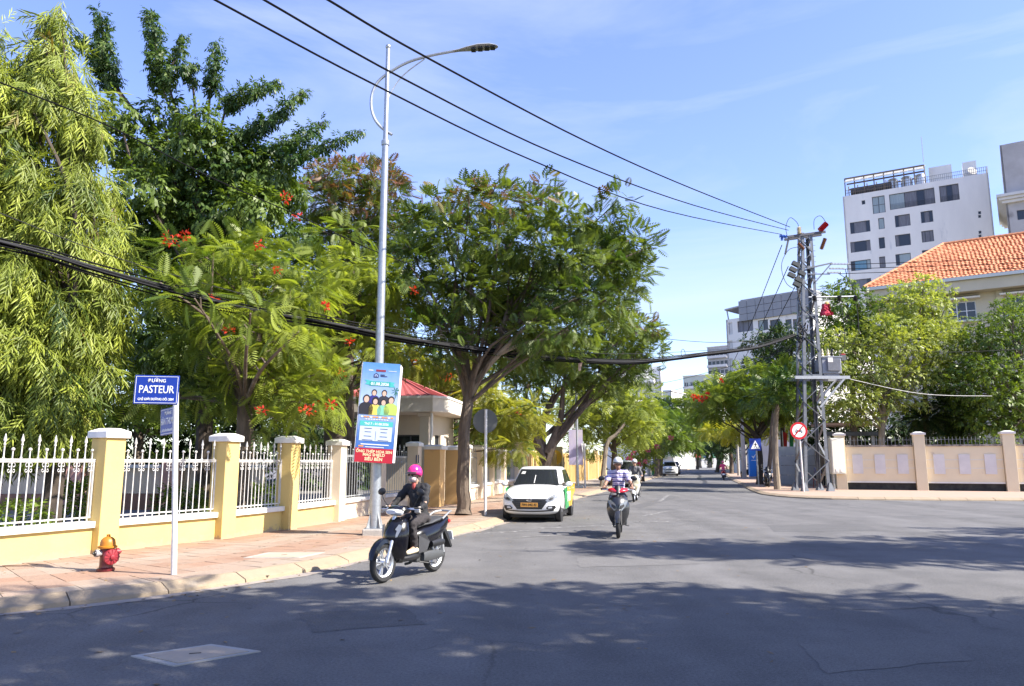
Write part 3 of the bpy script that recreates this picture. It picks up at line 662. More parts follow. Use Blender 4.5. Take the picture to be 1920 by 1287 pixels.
whitesheet = flat('white_sheet', (.80, .81, .84), .5)
MB().box((0, 0, 0), (W_, .012, H_)).build('front_sheet', printblue, bx)
MB().box((W_ / 2 + .012, .22, 0), (.012, .44, H_ * .985)).build('side_sheet', whitesheet, bx)
MB().box((-W_ / 2 - .012, .22, 0), (.012, .44, H_ * .985)).build('side_sheet', whitesheet, bx)
MB().box((0, .44, 0), (W_, .012, H_)).build('back_sheet', printblue, bx)
m = MB()
for z in (-H_ / 2 + .03, 0, H_ / 2 - .03):
    m.box((0, .03, z), (W_ - .03, .03, .03)); m.box((0, .41, z), (W_ - .03, .03, .03))
m.build('batten', galv, bx)
def sheet(x, z, w, h, mat, y=-.008, name='print'): return MB().box((x, y, z), (w, .002, h)).build(name, mat, bx)
yf = -.0105
def ban_text(t, x, z, s_, mat, sx=1.0, bold=.0006, y=yf, shear=0.0): textmesh('lettering', t, s_, mat, bx, Matrix.Translation((x, y, z)) @ MX, sx=sx, bold=bold, depth=.0008, shear=shear)
def fz(f): return H_ / 2 - f * H_                  # fraction from the top
sheet(0, fz(.93), W_ + .002, H_ * .14, flat('banner_red', (.42, .012, .03), .5), -.0085)
gold = flat('banner_cream_ink', (.85, .72, .42), .5)
ban_text('ỐNG THÉP HOA SEN', 0, fz(.893), .076, gold, 1.0, .0016)
ban_text('MAG SHIELD', 0, fz(.925), .078, gold, 1.0, .0016)
ban_text('SIÊU BỀN', 0, fz(.967), .086, gold, 1.0, .0020)
teal = flat('banner_teal', (.03, .36, .34), .5); teal_l = flat('banner_teal_light', (.07, .46, .44), .5)
m = MB(); y = -.009
m.add([(-W_ * .42, y, fz(.178)), (-W_ * .22, y, fz(.186)), (-W_ * .25, y, fz(.232)), (-W_ * .40, y, fz(.222)), (-W_ * .35, y, fz(.20))], [(0, 1, 2, 3, 4)])
m.add([(W_ * .40, y, fz(.192)), (W_ * .24, y, fz(.186)), (W_ * .26, y, fz(.242)), (W_ * .42, y, fz(.238)), (W_ * .36, y, fz(.215))], [(0, 1, 2, 3, 4)])
m.build('ribbon_tail', teal_l, bx)
sheet(.0, fz(.212), W_ * .56, H_ * .045, teal, -.0095, 'ribbon')
ban_text('01.08.2026', 0, fz(.216), .082, signwhite, 1.0, .0020, -.0115)
sheet(0, fz(.079), W_ * .26, H_ * .02, flat('banner_maroon', (.25, .03, .05), .5), -.009)
sheet(-W_ * .27, fz(.079), W_ * .12, H_ * .008, signwhite, -.009); sheet(W_ * .31, fz(.079), W_ * .22, H_ * .004, signwhite, -.009)
navy = flat('banner_navy', (.03, .04, .12), .5)
m = MB(); hx, hz, q = -W_ * .12, fz(.128), .05
m.add([(hx - q, -.009, hz - q), (hx + q, -.009, hz - q), (hx + q, -.009, hz + q * .3), (hx, -.009, hz + q), (hx - q, -.009, hz + q * .3)], [(0, 1, 2, 3, 4)]); m.build('house_emblem', navy, bx)
m = MB(); q = .03; m.add([(hx - q, -.0102, hz - q), (hx + q, -.0102, hz - q), (hx + q, -.0102, hz + q * .2), (hx, -.0102, hz + q * .8), (hx - q, -.0102, hz + q * .2)], [(0, 1, 2, 3, 4)]); m.build('house_emblem_inner', flat('banner_pale_blue', (.36, .46, .74), .5), bx)
MB().box((hx, -.0112, hz - .015), (.022, .002, .03)).build('house_emblem_door', navy, bx)
sheet(W_ * .05, fz(.122), W_ * .12, H_ * .010, navy, -.009); sheet(W_ * .09, fz(.136), W_ * .18, H_ * .008, navy, -.009)
# six printed figures
skin_p = flat('print_skin', (.62, .42, .33), .6); hair_p = flat('print_hair', (.02, .018, .02), .6)
def figure(x, f, s_, shirt, long=False, y=-.009):
    g = MB(); zc_ = fz(f)
    def disc(cx, cz, rx, rz_, yy, mat, nm): MB().add([(cx + rx * math.cos(k * math.pi / 7), yy, cz + rz_ * math.sin(k * math.pi / 7)) for k in range(14)], [tuple(range(14))]).build(nm, mat, bx)
    B_ = [(-.105, -.17), (.105, -.17), (.115, -.06), (.09, .0), (.03, .03), (-.03, .03), (-.09, .0), (-.115, -.06)]
    MB().add([(x + a_ * s_, y, zc_ + b_ * s_) for a_, b_ in B_], [tuple(range(8))]).build('printed_torso', shirt, bx)
    disc(x, zc_ + .085 * s_, .052 * s_ * (1.25 if long else 1.08), (.078 if long else .066) * s_, y - .0006, hair_p, 'printed_hair')
    disc(x, zc_ + .072 * s_, .040 * s_, .052 * s_, y - .0012, skin_p, 'printed_face')
figure(-W_ * .13, .345, 1.0, flat('print_navy', (.03, .03, .22), .6)); figure(W_ * .14, .345, 1.0, flat('print_black', (.03, .03, .05), .6))
sheet(0, fz(.497), W_ * .94, H_ * .03, flat('banner_wave', (.10, .24, .62), .5), -.0086, 'print')
figure(-W_ * .32, .42, 1.25, flat('print_black2', (.02, .02, .03), .6), y=-.0115); figure(-W_ * .08, .435, 1.1, flat('print_yellow', (.72, .58, .12), .6), True, y=-.0115)
figure(W_ * .14, .44, 1.05, flat('print_mint', (.20, .55, .40), .6), y=-.0115); figure(W_ * .34, .42, 1.2, flat('print_lime', (.45, .60, .12), .6), y=-.0115)
m = MB()
for k in range(7):
    a_ = R(20 + 45 * k); m.add([(W_ * .44, -.0092, fz(.275)), (W_ * .44 + .10 * math.cos(a_), -.0092, fz(.275) + .10 * math.sin(a_) - .02), (W_ * .44 + .06 * math.cos(a_ + .4), -.0092, fz(.275) + .06 * math.sin(a_ + .4))], [(0, 1, 2)])
m.box((W_ * .44, -.0092, fz(.31)), (.012, .001, .16)); m.build('printed_palm', flat('print_palm', (.03, .16, .12), .6), bx)
orange_p = flat('print_orange', (.75, .30, .10), .5)
for k in range(11): sheet(-W_ * .40 + k * W_ * .08, fz(.55), W_ * .062, H_ * .014, orange_p if k % 3 else signwhite, -.0095)
for k in range(9): sheet(-W_ * .28 + k * W_ * .07, fz(.573), W_ * .05, H_ * .007, signwhite, -.0095)
sheet(0, fz(.615), W_ * .88, H_ * .05, teal_l, -.0092); ban_text('Thứ 7 - 01.08.2026', 0, fz(.618), .062, signwhite, 1.0, .0014)
sheet(0, fz(.715), W_ * .86, H_ * .145, flat('banner_panel', (.52, .62, .80), .5), -.0092)
sheet(0, fz(.735), .008, H_ * .09, navy, -.0102)
for cx_ in (-.21, .21):
    for f_, w__ in ((.665, .2), (.70, .17), (.742, .2), (.78, .28)): sheet(W_ * cx_, fz(f_), W_ * w__, H_ * .007, navy, -.0102)
sheet(0, fz(.822), W_ * .74, H_ * .009, signwhite, -.0095); sheet(0, fz(.848), W_ * .5, H_ * .006, signwhite, -.0095); sheet(-W_ * .36, fz(.842), W_ * .13, H_ * .014, orange_p, -.0095)
# small notices pasted on the post below the banner
MB().box((0, -.112, 2.02), (.20, .02, .38)).build('pasted_notice', pm('old_notice', (.55, .53, .50), (.16, .15, .15), scale=14, rough=.8), e)

# round sign seen from behind beside the street tree
p = gnd(910, 967, ZP); h = at(909, 768, p.y).z - ZP
e = empty('round_sign', p, 0, 'round traffic sign seen from its grey back beside the big street tree', 'traffic sign')
MB().tube([(0, 0, 0), (0, 0, h)], .04, 10).build('post', postwhite, e, smooth=True)
MB().lathe([(.34, -.006), (.34, .006)], 32, Matrix.Translation((-.02, .07, h - .32)) @ Matrix.Rotation(R(90), 4, 'X')).build('disc', pm('sign_back_grey', (.115, .12, .115), (.09, .095, .09), scale=4, rough=.6), e)
MB().box((0, .045, h - .2), (.10, .03, .03)).box((0, .045, h - .45), (.10, .03, .03)).build('clamp', galv, e)

# second lamp post with a faded double banner
p = gnd(1083, 915, ZP); zt = at(1078, 690, p.y).z - ZP
e = empty('street_lamp', p, 0, 'slim grey lamp post with a faded lilac banner further along the left pavement', 'street lamp')
MB().tube([(0, 0, 0), (0, 0, zt)], [.10, .07], 10).build('pole', galv, e, smooth=True)
MB().box((0, 0, .06), (.6, .6, .12)).build('base_plate', galv, e)
b1 = at(1066, 806, p.y); b2 = at(1093, 872, p.y)
faded = pm('faded_banner', (.42, .38, .55), (.52, .47, .50), scale=1.2, rough=.7)
MB().box(((b1.x + b2.x) / 2 - p.x, -.06, (b1.z + b2.z) / 2 - p.z), (b2.x - b1.x, .02, b1.z - b2.z)).build('banner_sheet', faded, e)
MB().box((.3, -.02, zt - .9), (1.6, .08, .07)).box((1.0, -.02, zt - .86), (.45, .2, .12)).build('camera_arm', galv, e)
MB().box((-.28, 0, at(1074, 798, p.y).z - p.z), (.24, .2, .35)).build('control_box', palegreywall, e)
# triangle sign behind
p = gnd(1097, 915, ZP); zt = at(1097, 832, p.y).z - ZP
e = empty('triangle_sign', p, R(70), 'triangular traffic sign seen edge on behind the lilac banner', 'traffic sign')
MB().tube([(0, 0, 0), (0, 0, zt)], .05, 8).build('post', postwhite, e, smooth=True)
MB().add([(-.45, .06, zt), (.45, .06, zt), (0, .06, zt - .8), (-.45, .08, zt), (.45, .08, zt), (0, .08, zt - .8)], [(0, 1, 2), (5, 4, 3), (0, 3, 4, 1), (1, 4, 5, 2), (2, 5, 3, 0)]).build('plate', palegreywall, e)

# no-cars sign in front of the pylon
p = gnd(1507, 922, ZP); zs = at(1503, 808, p.y - .1).z - ZP
e = empty('prohibition_sign', p, 0, 'round red ringed no cars sign on a white post in front of the steel pylon', 'traffic sign')
MB().tube([(0, 0, 0), (-.06, 0, zs + .3)], .045, 10).build('post', postwhite, e, smooth=True)
T = Matrix.Translation((-.1, -.09, zs)) @ Matrix.Rotation(R(90), 4, 'X')
MB().lathe([(.43, -.008), (.43, .008)], 36, T).build('disc', signred, e)
T2 = Matrix.Translation((-.1, -.099, zs)) @ Matrix.Rotation(R(90), 4, 'X')
MB().lathe([(.325, -.001), (.325, .003)], 36, T2).build('white_field', signwhite, e)
blackink = flat('black_ink', (.01, .01, .01), .5)
m = MB(); y = -.104
def ink(P, mm, yy=y): mm.add([(x - .1, yy, z + zs) for x, z in P], [tuple(range(len(P)))])
ink([(-.18, -.06), (.18, -.06), (.18, .02), (-.18, .02)], m); ink([(-.13, .02), (.13, .02), (.10, .11), (-.10, .11)], m)
ink([(-.17, -.12), (-.11, -.12), (-.11, -.06), (-.17, -.06)], m); ink([(.11, -.12), (.17, -.12), (.17, -.06), (.11, -.06)], m); m.build('car_symbol', blackink, e)
m = MB(); ink([(-.095, .03), (.095, .03), (.078, .095), (-.078, .095)], m, -.1052); ink([(-.16, -.03), (-.09, -.03), (-.09, .0), (-.16, .0)], m, -.1052); ink([(.09, -.03), (.16, -.03), (.16, .0), (.09, .0)], m, -.1052); m.build('car_symbol_window', signwhite, e)
MB().beam((-.1 - .22, -.108, zs - .24), (-.1 + .22, -.108, zs + .24), .055, .004, up=(0, 1, 0)).build('slash', signred, e)

# pedestrian sign
p = gnd(1423, 912, ZP); zs = at(1419, 834, p.y).z - ZP
e = empty('crossing_sign', p, 0, 'square blue pedestrian crossing sign on a post by the right kerb', 'traffic sign')
MB().tube([(0, 0, 0), (-.05, 0, zs + .2)], .05, 8).build('post', galv, e, smooth=True)
MB().box((-.12, -.08, zs), (.70, .02, .72)).build('plate', signblue, e)
MB().add([(-.12 - .28, -.093, zs - .26), (-.12 + .28, -.093, zs - .26), (-.12, -.093, zs + .26)], [(0, 1, 2)]).build('white_triangle', signwhite, e)
m = MB(); c0 = -.12
def ink2(P): m.add([(c0 + x, -.096, zs + z) for x, z in P], [tuple(range(len(P)))])
ink2([(-.02, .07), (.03, .07), (.03, .12), (-.02, .12)]); ink2([(-.03, -.08), (.03, -.08), (.04, .06), (-.02, .06)]); ink2([(-.03, -.08), (0, -.08), (-.08, -.22), (-.11, -.22)]); ink2([(0, -.08), (.03, -.08), (.10, -.22), (.07, -.22)]); ink2([(-.02, .05), (-.02, .01), (-.10, -.03), (-.10, .0)]); ink2([(.03, .05), (.03, .01), (.10, -.04), (.10, -.01)])
m.build('walker_symbol', blackink, e)
# blue kiosk panel
p = gnd(1414, 897, ZP)
e = empty('information_panel', p, 0, 'upright blue information panel on the right pavement behind the crossing sign', 'panel')
MB().box((0, 0, 1.4), (.85, .35, 2.5)).build('cabinet', flat('panel_blue', (.02, .20, .62), .4), e, bevel=.02)
MB().box((0, 0, .07), (1.0, .5, .14)).build('plinth', concrete, e)
m = MB(); m.add([(-.2, -.18, 2.0), (-.02, -.18, 1.75), (.24, -.18, 2.2), (.0, -.18, 1.95)], [(0, 1, 2, 3)]); m.build('white_tick', signwhite, e)
MB().box((0, -.18, 1.6), (.45, .004, .05)).build('caption_line', signwhite, e)

# ------------------------------------------------------------------ gatehouse
g = empty('gatehouse', (-4.3, 27.5, .1), 0, 'small cream gatehouse with a red hipped roof and deep white fascia behind the fence', 'gatehouse')
gw = pm('gatehouse_plaster', (.62, .54, .43), (.56, .48, .38), scale=1.0, rough=.85, c3=(.44, .38, .30), s3=.8, t3=.66)
zf0, zf1 = 3.28, 3.78
F_ = [(-6.6, 26.6), (-2.75, 25.9), (-2.25, 26.35), (-1.75, 29.9), (-6.2, 30.8)]
MB().prism(F_, zf0, zf1).build('fascia', pm('fascia_plaster', (.66, .61, .53), (.60, .55, .47), scale=1.2, rough=.8, c3=(.48, .42, .36), s3=1.5, t3=.66), g, world=True, bevel=.02)
MB().prism([(x * 1.0 + (x + 4.2) * .015, y + (y - 28.4) * .015) for x, y in F_], zf1 - .02, zf1 + .06).build('fascia_edge', whitetrim, g, world=True)
ap = Vector((-4.25, 28.3, 4.72)); m = MB()
Fr = [Vector((-4.2 + (x + 4.2) * .93, 28.4 + (y - 28.4) * .93, zf1 + .06)) for x, y in F_]
for i in range(5):
    a, b = Fr[i], Fr[(i + 1) % 5]; k = 12
    for j in range(k):
        p0, p1 = a.lerp(b, j / k), a.lerp(b, (j + 1) / k); mid = (p0 + p1) / 2 + Vector((0, 0, .035))
        m.add([p0, mid, ap.lerp(mid, .02)], [(0, 1, 2)]); m.add([mid, p1, ap.lerp(mid, .02)], [(0, 1, 2)])
o = m.build('roof', redroof, g, world=True)
rt = MB()
for i in range(5): rt.tube([Fr[i], ap], .05, 6)
rt.build('hip_ridge', redroof, o, world=True)
Wl = [(-4.9, 28.0), (-2.95, 27.6), (-2.35, 30.2), (-4.9, 30.6)]
def wallseg(a, b, z0, z1, t, mat, nm, parent, ops=()):
    """upright wall from a to b with real openings (u0,u1,v0,v1)"""
    a, b = Vector((*a[:2], 0)), Vector((*b[:2], 0)); L_ = (b - a).length; d = (b - a) / L_; n = Vector((d.y, -d.x, 0))
    us = sorted({0, L_} | {min(max(q, 0), L_) for o_ in ops for q in o_[:2]}); vz = sorted({z0, z1} | {min(max(q, z0), z1) for o_ in ops for q in o_[2:4]})
    mm = MB()
    def P(u, v, w): return a + d * u + Vector((0, 0, v)) - n * w
    for i in range(len(us) - 1):
        for j in range(len(vz) - 1):
            uc, vc = (us[i] + us[i + 1]) / 2, (vz[j] + vz[j + 1]) / 2
            if any(o_[0] < uc < o_[1] and o_[2] < vc < o_[3] for o_ in ops): continue
            mm.quad(P(us[i], vz[j], 0), P(us[i + 1], vz[j], 0), P(us[i + 1], vz[j + 1], 0), P(us[i], vz[j + 1], 0))
    for u0, u1, v0, v1 in [o_[:4] for o_ in ops]:
        for q in ((u0, v0, u1, v0), (u1, v0, u1, v1), (u1, v1, u0, v1), (u0, v1, u0, v0)):
            mm.quad(P(q[0], q[1], 0), P(q[2], q[3], 0), P(q[2], q[3], t), P(q[0], q[1], t))
    mm.quad(P(0, z0, 0), P(0, z1, 0), P(0, z1, t), P(0, z0, t)); mm.quad(P(L_, z0, 0), P(L_, z1, 0), P(L_, z1, t), P(L_, z0, t)); mm.quad(P(0, z1, 0), P(L_, z1, 0), P(L_, z1, t), P(0, z1, t))
    return mm.build(nm, mat, parent, world=True, fix=False)
def window(a, b, op, rec, frame, pane, parent, nu=2, nv=1, fw=.05, rail=False, sill=None, name='window'):
    a, b = Vector((*a[:2], 0)), Vector((*b[:2], 0)); d = (b - a).normalized(); n = Vector((d.y, -d.x, 0)); rz = math.atan2(d.y, d.x); u0, u1, v0, v1 = op[:4]
    def C(u, v, w): return a + d * u + Vector((0, 0, v)) - n * w
    m = MB(); um, vm = (u0 + u1) / 2, (v0 + v1) / 2
    for v in (v0 + fw / 2, v1 - fw / 2): m.box(C(um, v, rec), (u1 - u0, .07, fw), rz)
    us = nu if isinstance(nu, (list, tuple)) else [k / nu for k in range(nu + 1)]
    for k, t in enumerate(us):
        u = u0 + (u1 - u0) * t; u = min(max(u, u0 + fw / 2), u1 - fw / 2); m.box(C(u, vm, rec), (fw, .065, v1 - v0 - fw * 2), rz)
    for k in range(1, nv): m.box(C(um, v0 + (v1 - v0) * k / nv, rec), (u1 - u0 - fw * 2, .055, fw * .8), rz)
    o = m.build(name, frame, parent, world=True)
    panes = pane if isinstance(pane, (list, tuple)) else [pane] * (len(us) - 1)
    for k in range(len(us) - 1):
        ua, ub = u0 + (u1 - u0) * us[k], u0 + (u1 - u0) * us[k + 1]
        MB().box(C((ua + ub) / 2, vm, rec + .01), (ub - ua, .02, v1 - v0), rz).build('pane', panes[k % len(panes)], o, world=True)
    if rail:
        m = MB()
        for k in range(5): m.box(C(um, v0 + .12 + k * .2, -.02), (u1 - u0, .03, .03), rz)
        m.build('guard_rail', winframe, o, world=True)
    if sill: MB().box(C(um, v0 - .04, -.05), (u1 - u0 + .2, .16, .08), rz).build('sill', sill, o, world=True)
    return o
op = (.55, 1.75, 1.75, 2.55); wallseg(Wl[0], Wl[1], .1, zf0, .2, gw, 'wall', g, [op]); window(Wl[0], Wl[1], op, .12, winframe, darkglass, g, 2)
op1, op2 = (.35, 1.05, 1.7, 2.55), (1.75, 2.0, 1.7, 2.5); wallseg(Wl[1], Wl[2], .1, zf0, .2, gw, 'wall', g, [op1, op2]); window(Wl[1], Wl[2], op1, .12, winframe, darkglass, g, 2, 2); window(Wl[1], Wl[2], op2, .12, winframe, darkglass, g, 1)
wallseg(Wl[2], Wl[3], .1, zf0, .2, gw, 'wall', g); wallseg(Wl[3], Wl[0], .1, zf0, .2, gw, 'wall', g)
for x, y in ((-3.05, 26.45), (-6.15, 27.1)):
    o = MB().box((x, y, 1.7), (.34, .34, 3.17), R(-10)).build('column', gw, g, world=True, bevel=.015)
    MB().box((x, y, 3.2), (.46, .46, .14), R(-10)).build('capital', gw, o, world=True)
MB().tube([(-2.80, 26.15, .1), (-2.80, 26.15, 3.25)], .045, 8).build('downpipe', whitetrim, g, smooth=True, world=True)

# ------------------------------------------------------------------ right boundary wall
rwall = empty('boundary_wall', (24, 40.3, 0), 0, 'cream boundary wall with pale inset panels and spikes along its top, right side', 'wall')
pz = ZP - .02
PR = [gnd(1580, 918, ZP), gnd(1727, 919, ZP), gnd(1887, 920, ZP), gnd(2060, 922, ZP), gnd(2260, 926, ZP)]
dd = (PR[-1] - PR[0]).normalized(); PR = [PR[0] + dd * ((p - PR[0]).dot(dd)) for p in PR]; nR = Vector((-dd.y, dd.x, 0)); rzR = math.atan2(dd.y, dd.x)
wtop = at(1650, 838, PR[0].y).z; ptop = at(1727, 815, PR[1].y).z
panelm = pm('pale_panel', (.72, .69, .66), (.64, .61, .59), scale=2, rough=.8); blackbase = pm('black_base', (.02, .02, .02), (.05, .05, .045), scale=3, rough=.9); spikem = flat('spike_grey', (.16, .17, .18), .5)
peachwall = pm('peach_plaster', (.82, .70, .48), (.76, .64, .44), scale=.9, rough=.85, c3=(.44, .36, .28), s3=.8, t3=.66)
sp_me = MB().tube([(0, 0, 0), (0, 0, .34), (0, 0, .42)], [.014, .014, .002], 5).mesh('spike', spikem); pn_me = MB().box((0, 0, 0), (.50, .05, 1.0)).mesh('inset_panel', panelm)
for i in range(4):
    a, b = PR[i] + dd * .28, PR[i + 1] - dd * .28; c = (a + b) / 2 + nR * .12; L_ = (b - a).length
    w_ = MB().box((c.x, c.y, (pz + .42 + wtop) / 2), (L_, .2, wtop - pz - .42), rzR).build('wall_face', peachwall, rwall, world=True)
    MB().box((c.x, c.y, pz + .19), (L_, .14, .38), rzR).build('dark_base', blackbase, w_, world=True)
    MB().box((c.x, c.y, pz + .42), (L_, .30, .07), rzR).build('base_band', whitetrim, w_, world=True)
    MB().box((c.x, c.y, wtop + .03), (L_, .30, .09), rzR).build('coping', pm('stained_coping' + str(i), (.45, .40, .34), (.10, .09, .08), scale=4, rough=.9), w_, world=True)
    for z in (.78, 1.2): MB().box((c.x - nR.x * .105, c.y - nR.y * .105, pz + .42 + z - .05), (L_, .012, .03), rzR).build('moulding', whitetrim, w_, world=True)
    for k in range(3):
        p = a.lerp(b, (k + .5) / 3) - nR * .005; link('inset_panel', pn_me, w_, wm(w_).inverted() @ Matrix.Translation((p.x, p.y, pz + 1.35)) @ Matrix.Rotation(rzR, 4, 'Z'))
    ns = int(L_ / .17)
    rl = MB().beam(a + nR * .12 + Vector((0, 0, wtop + .22)), b + nR * .12 + Vector((0, 0, wtop + .22)), .02, .02).build('spike_rail', spikem, rwall, world=True)
    for k in range(ns):
        p = a.lerp(b, (k + .5) / ns) + nR * .12; link('spike', sp_me, rl, wm(rl).inverted() @ Matrix.Translation((p.x, p.y, wtop + .07)))
for i, p in enumerate(PR):
    q = p + nR * .1; o = MB().box((q.x, q.y, (pz + ptop) / 2), (.52, .52, ptop - pz), rzR).build('pier', peachwall, rwall, world=True, bevel=.01)
    MB().box((q.x, q.y, ptop + .03), (.64, .64, .10), rzR).box((q.x, q.y, ptop + .11), (.6, .6, .07), rzR, taper=.4).build('cap', whitetrim, o, world=True)
# wall returning along the street behind the pylon
wr = empty('boundary_wall', (19, 50, 0), 0, 'boundary wall of grey concrete panels and cream bays running up the street behind the pylon', 'wall')
A, B = Vector((18.1, 41.6, 0)), Vector((26.2, 72, 0)); d = (B - A).normalized(); rz = math.atan2(d.y, d.x)
for k in range(12):
    a, b = A + d * (k * 2.6 + .1), A + d * (k * 2.6 + 2.5); c = (a + b) / 2
    if 4 <= k <= 6 or k == 1:
        for j in range(4): MB().box((c.x, c.y, pz + .31 + j * .60), (2.4, .12, .585), rz).build('concrete_panel', concrete_d, wr, world=True)
    else:
        MB().box((c.x, c.y, pz + 1.1), (2.4, .18, 2.2), rz).build('bay', peachwall, wr, world=True)
        for j in range(5):
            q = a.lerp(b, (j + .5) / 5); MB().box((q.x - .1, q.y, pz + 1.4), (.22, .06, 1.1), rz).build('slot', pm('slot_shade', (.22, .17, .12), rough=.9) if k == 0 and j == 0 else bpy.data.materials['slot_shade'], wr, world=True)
for k in range(13):
    q = A + d * k * 2.6; MB().box((q.x, q.y, pz + 1.2), (.24, .3, 2.45), rz).build('pier', concrete if k > 2 else peachwall, wr, world=True)
# grey panel wall facing us behind the pylon foot
pw = empty('hoarding', (16.8, 49, 0), 0, 'grey precast panel wall facing the camera left of the pylon foot', 'hoarding')
a, b = at(1456, 890, 49), at(1512, 890, 49); ht = at(1480, 838, 49).z
for j in range(4):
    z0 = pz + .02 + j * (ht - pz) / 4; MB().box(((a.x + b.x) / 2 + .3, 49, z0 + (ht - pz) / 8), (b.x - a.x + .6, .15, (ht - pz) / 4 - .02)).build('concrete_panel', pm('panel_grey%d' % j, (.50, .51, .51), (.40, .41, .42), scale=1.2, rough=.9), pw, world=True)
# meter cabinet
p = at(1566, 850, 40.4)
e = empty('meter_cabinet', (p.x + .05, 40.35, ZP), 0, 'cream electric meter cabinet fixed beside the pylon against the wall pier', 'cabinet')
z0, z1 = at(1566, 889, 40.4).z - ZP, at(1566, 822, 40.4).z - ZP
MB().box((0, 0, (z0 + z1) / 2), (.72, .35, z1 - z0)).build('case', pm('cabinet_cream', (.62, .60, .50), (.56, .54, .46), scale=3, rough=.6), e, bevel=.02)
MB().box((0, -.18, (z0 + z1) / 2), (.62, .02, z1 - z0 - .12)).build('door', pm('cabinet_door', (.66, .64, .54), rough=.6), e, bevel=.01)
for x in (-.12, .12): MB().box((x, -.2, z0 + .2), (.12, .02, .14)).build('label_plate', whitetrim, e)
MB().tube([(-.2, .1, 0), (-.2, .1, z0)], .05, 6).tube([(.2, .1, 0), (.2, .1, z0)], .05, 6).build('conduit', galv, e)
# ------------------------------------------------------------------ lattice pylon, transformer
PYL = Vector((15.25, 38.6, ZP))
py_ = empty('pylon', PYL, 0, 'grey steel lattice electricity pylon on the right corner pavement', 'pylon')
ZT = 13.5
def half(z):                                   # half width of the mast at height z
    return .64 if z < .3 else .64 - (.64 - .27) * min(1, (z - .3) / 12.0)
def lean(z): return .048 * z
def leg(sx, sy, z): return Vector((sx * half(z) - (half(.3) - half(z)) * .55 + lean(z), sy * half(z), z))
for sx in (-1, 1):
    for sy in (-1, 1):
        m = MB(); a, b = leg(sx, sy, 0), leg(sx, sy, ZT); t = .016; w = .15
        for (dx, dy) in ((1, 0), (0, 1)):
            ox = -sx * w / 2 * dx; oy = -sy * w / 2 * dy
            m.beam(a + Vector((ox, oy, 0)), b + Vector((ox * .8, oy * .8, 0)), w if dx else t, w if dy else t, up=(0, 1, 0))
        m.build('leg', towersteel, py_)
        p = leg(sx, sy, 0); MB().hexa([p + Vector(q) for q in ((-.17, -.17, 0), (.17, -.17, 0), (.17, .17, 0), (-.17, .17, 0), (-.05, -.05, .42), (.05, -.05, .42), (.05, .05, .42), (-.05, .05, .42))]).build('foot', towersteel, py_)
zs = [.35]; 
while zs[-1] < ZT - .5: zs.append(zs[-1] + half(zs[-1]) * 1.55 + .12)
zs[-1] = ZT - .1
for i in range(len(zs) - 1):
    z0, z1 = zs[i], zs[i + 1]
    for f in range(4):
        (c0, c1) = (((-1, -1), (1, -1)), ((1, -1), (1, 1)), ((1, 1), (-1, 1)), ((-1, 1), (-1, -1)))[f]
        if (i + f) % 2: c0, c1 = c1, c0
        a, b = leg(*c0, z0), leg(*c1, z1)
        MB().beam(a, b, .10, .03, up=(0, 0, 1)).build('brace', towersteel, py_)
for z in (5.85, 9.0, 11.6):
    m = MB()
    C_ = [leg(-1, -1, z), leg(1, -1, z), leg(1, 1, z), leg(-1, 1, z)]
    for k in range(4): m.beam(C_[k], C_[(k + 1) % 4], .07, .07)
    m.build('ring_frame', towersteel, py_)
# climbing pegs
m = MB()
for k in range(16):
    z = 8.6 + k * .3; p = leg(-1, -1, z); q = leg(1, -1, z); m.tube([p + Vector((-.17, 0, 0)), p], .012, 5); m.tube([q + Vector((.17, 0, 0)), q], .012, 5)
m.build('climbing_pegs', towersteel, py_)
# transformer platform
m = MB(); zb = 5.72
for sy in (-1, 1):
    m.beam((-.75, sy * .55, zb), (2.05, sy * .55, zb), .10, .16); m.beam((.45, sy * .5, 4.2), (1.75, sy * .55, zb - .08), .09, .09)
m.beam((1.95, -.55, zb), (1.95, .55, zb), .1, .12); m.beam((.75, -.55, zb), (.75, .55, zb), .1, .12)
m.build('platform', pm('platform_steel', (.40, .42, .44), (.34, .36, .37), scale=6, rough=.5, metal=.3), py_)
HEAD = py_
_made0 = set(py_.children)
# crossarms and fittings
zt = ZT - .25
m = MB(); m.beam((-1.15, -.32, zt), (.85, -.32, zt + .28), .10, .12); m.beam((-1.15, .2, zt), (.85, .2, zt + .28), .10, .12); m.beam((-1.1, -.3, zt - .02), (-1.35, -.3, zt - .95), .08, .08)
m.build('crossarm', flat('arm_steel', (.07, .07, .08), .5), HEAD)
m = MB(); m.beam((-.3, -.4, zt - 1.75), (1.05, -.4, zt - 1.45), .07, .07); m.beam((.1, -.4, zt - 2.5), (1.0, -.4, zt - 1.5), .06, .06); m.beam((-.3, -.4, zt - 2.05), (.9, -.4, zt - 2.05), .06, .05); m.build('side_arm', towersteel, HEAD)
m = MB()
for (x, z, a) in ((-.85, zt - 1.5, .5), (-1.0, zt - 1.8, .5), (-1.1, zt - 2.1, .5), (-.75, zt - 2.35, .4), (-.85, zt - 2.6, .4), (-.55, zt - 2.0, .4)):
    m.box((x, -.35, z), (.38, .22, .2), M=Matrix.Rotation(R(28), 4, 'Y'))
m.build('fuse_cutouts', flat('fuse_dark', (.045, .05, .05), .6), HEAD)
bluem = flat('insulator_blue', (.02, .08, .35), .4); brown_i = flat('insulator_brown', (.20, .09, .05), .35); red_i = flat('insulator_red', (.40, .02, .03), .4); cream_i = flat('insulator_cream', (.62, .54, .38), .4); whitei = flat('insulator_grey', (.45, .46, .48), .35)
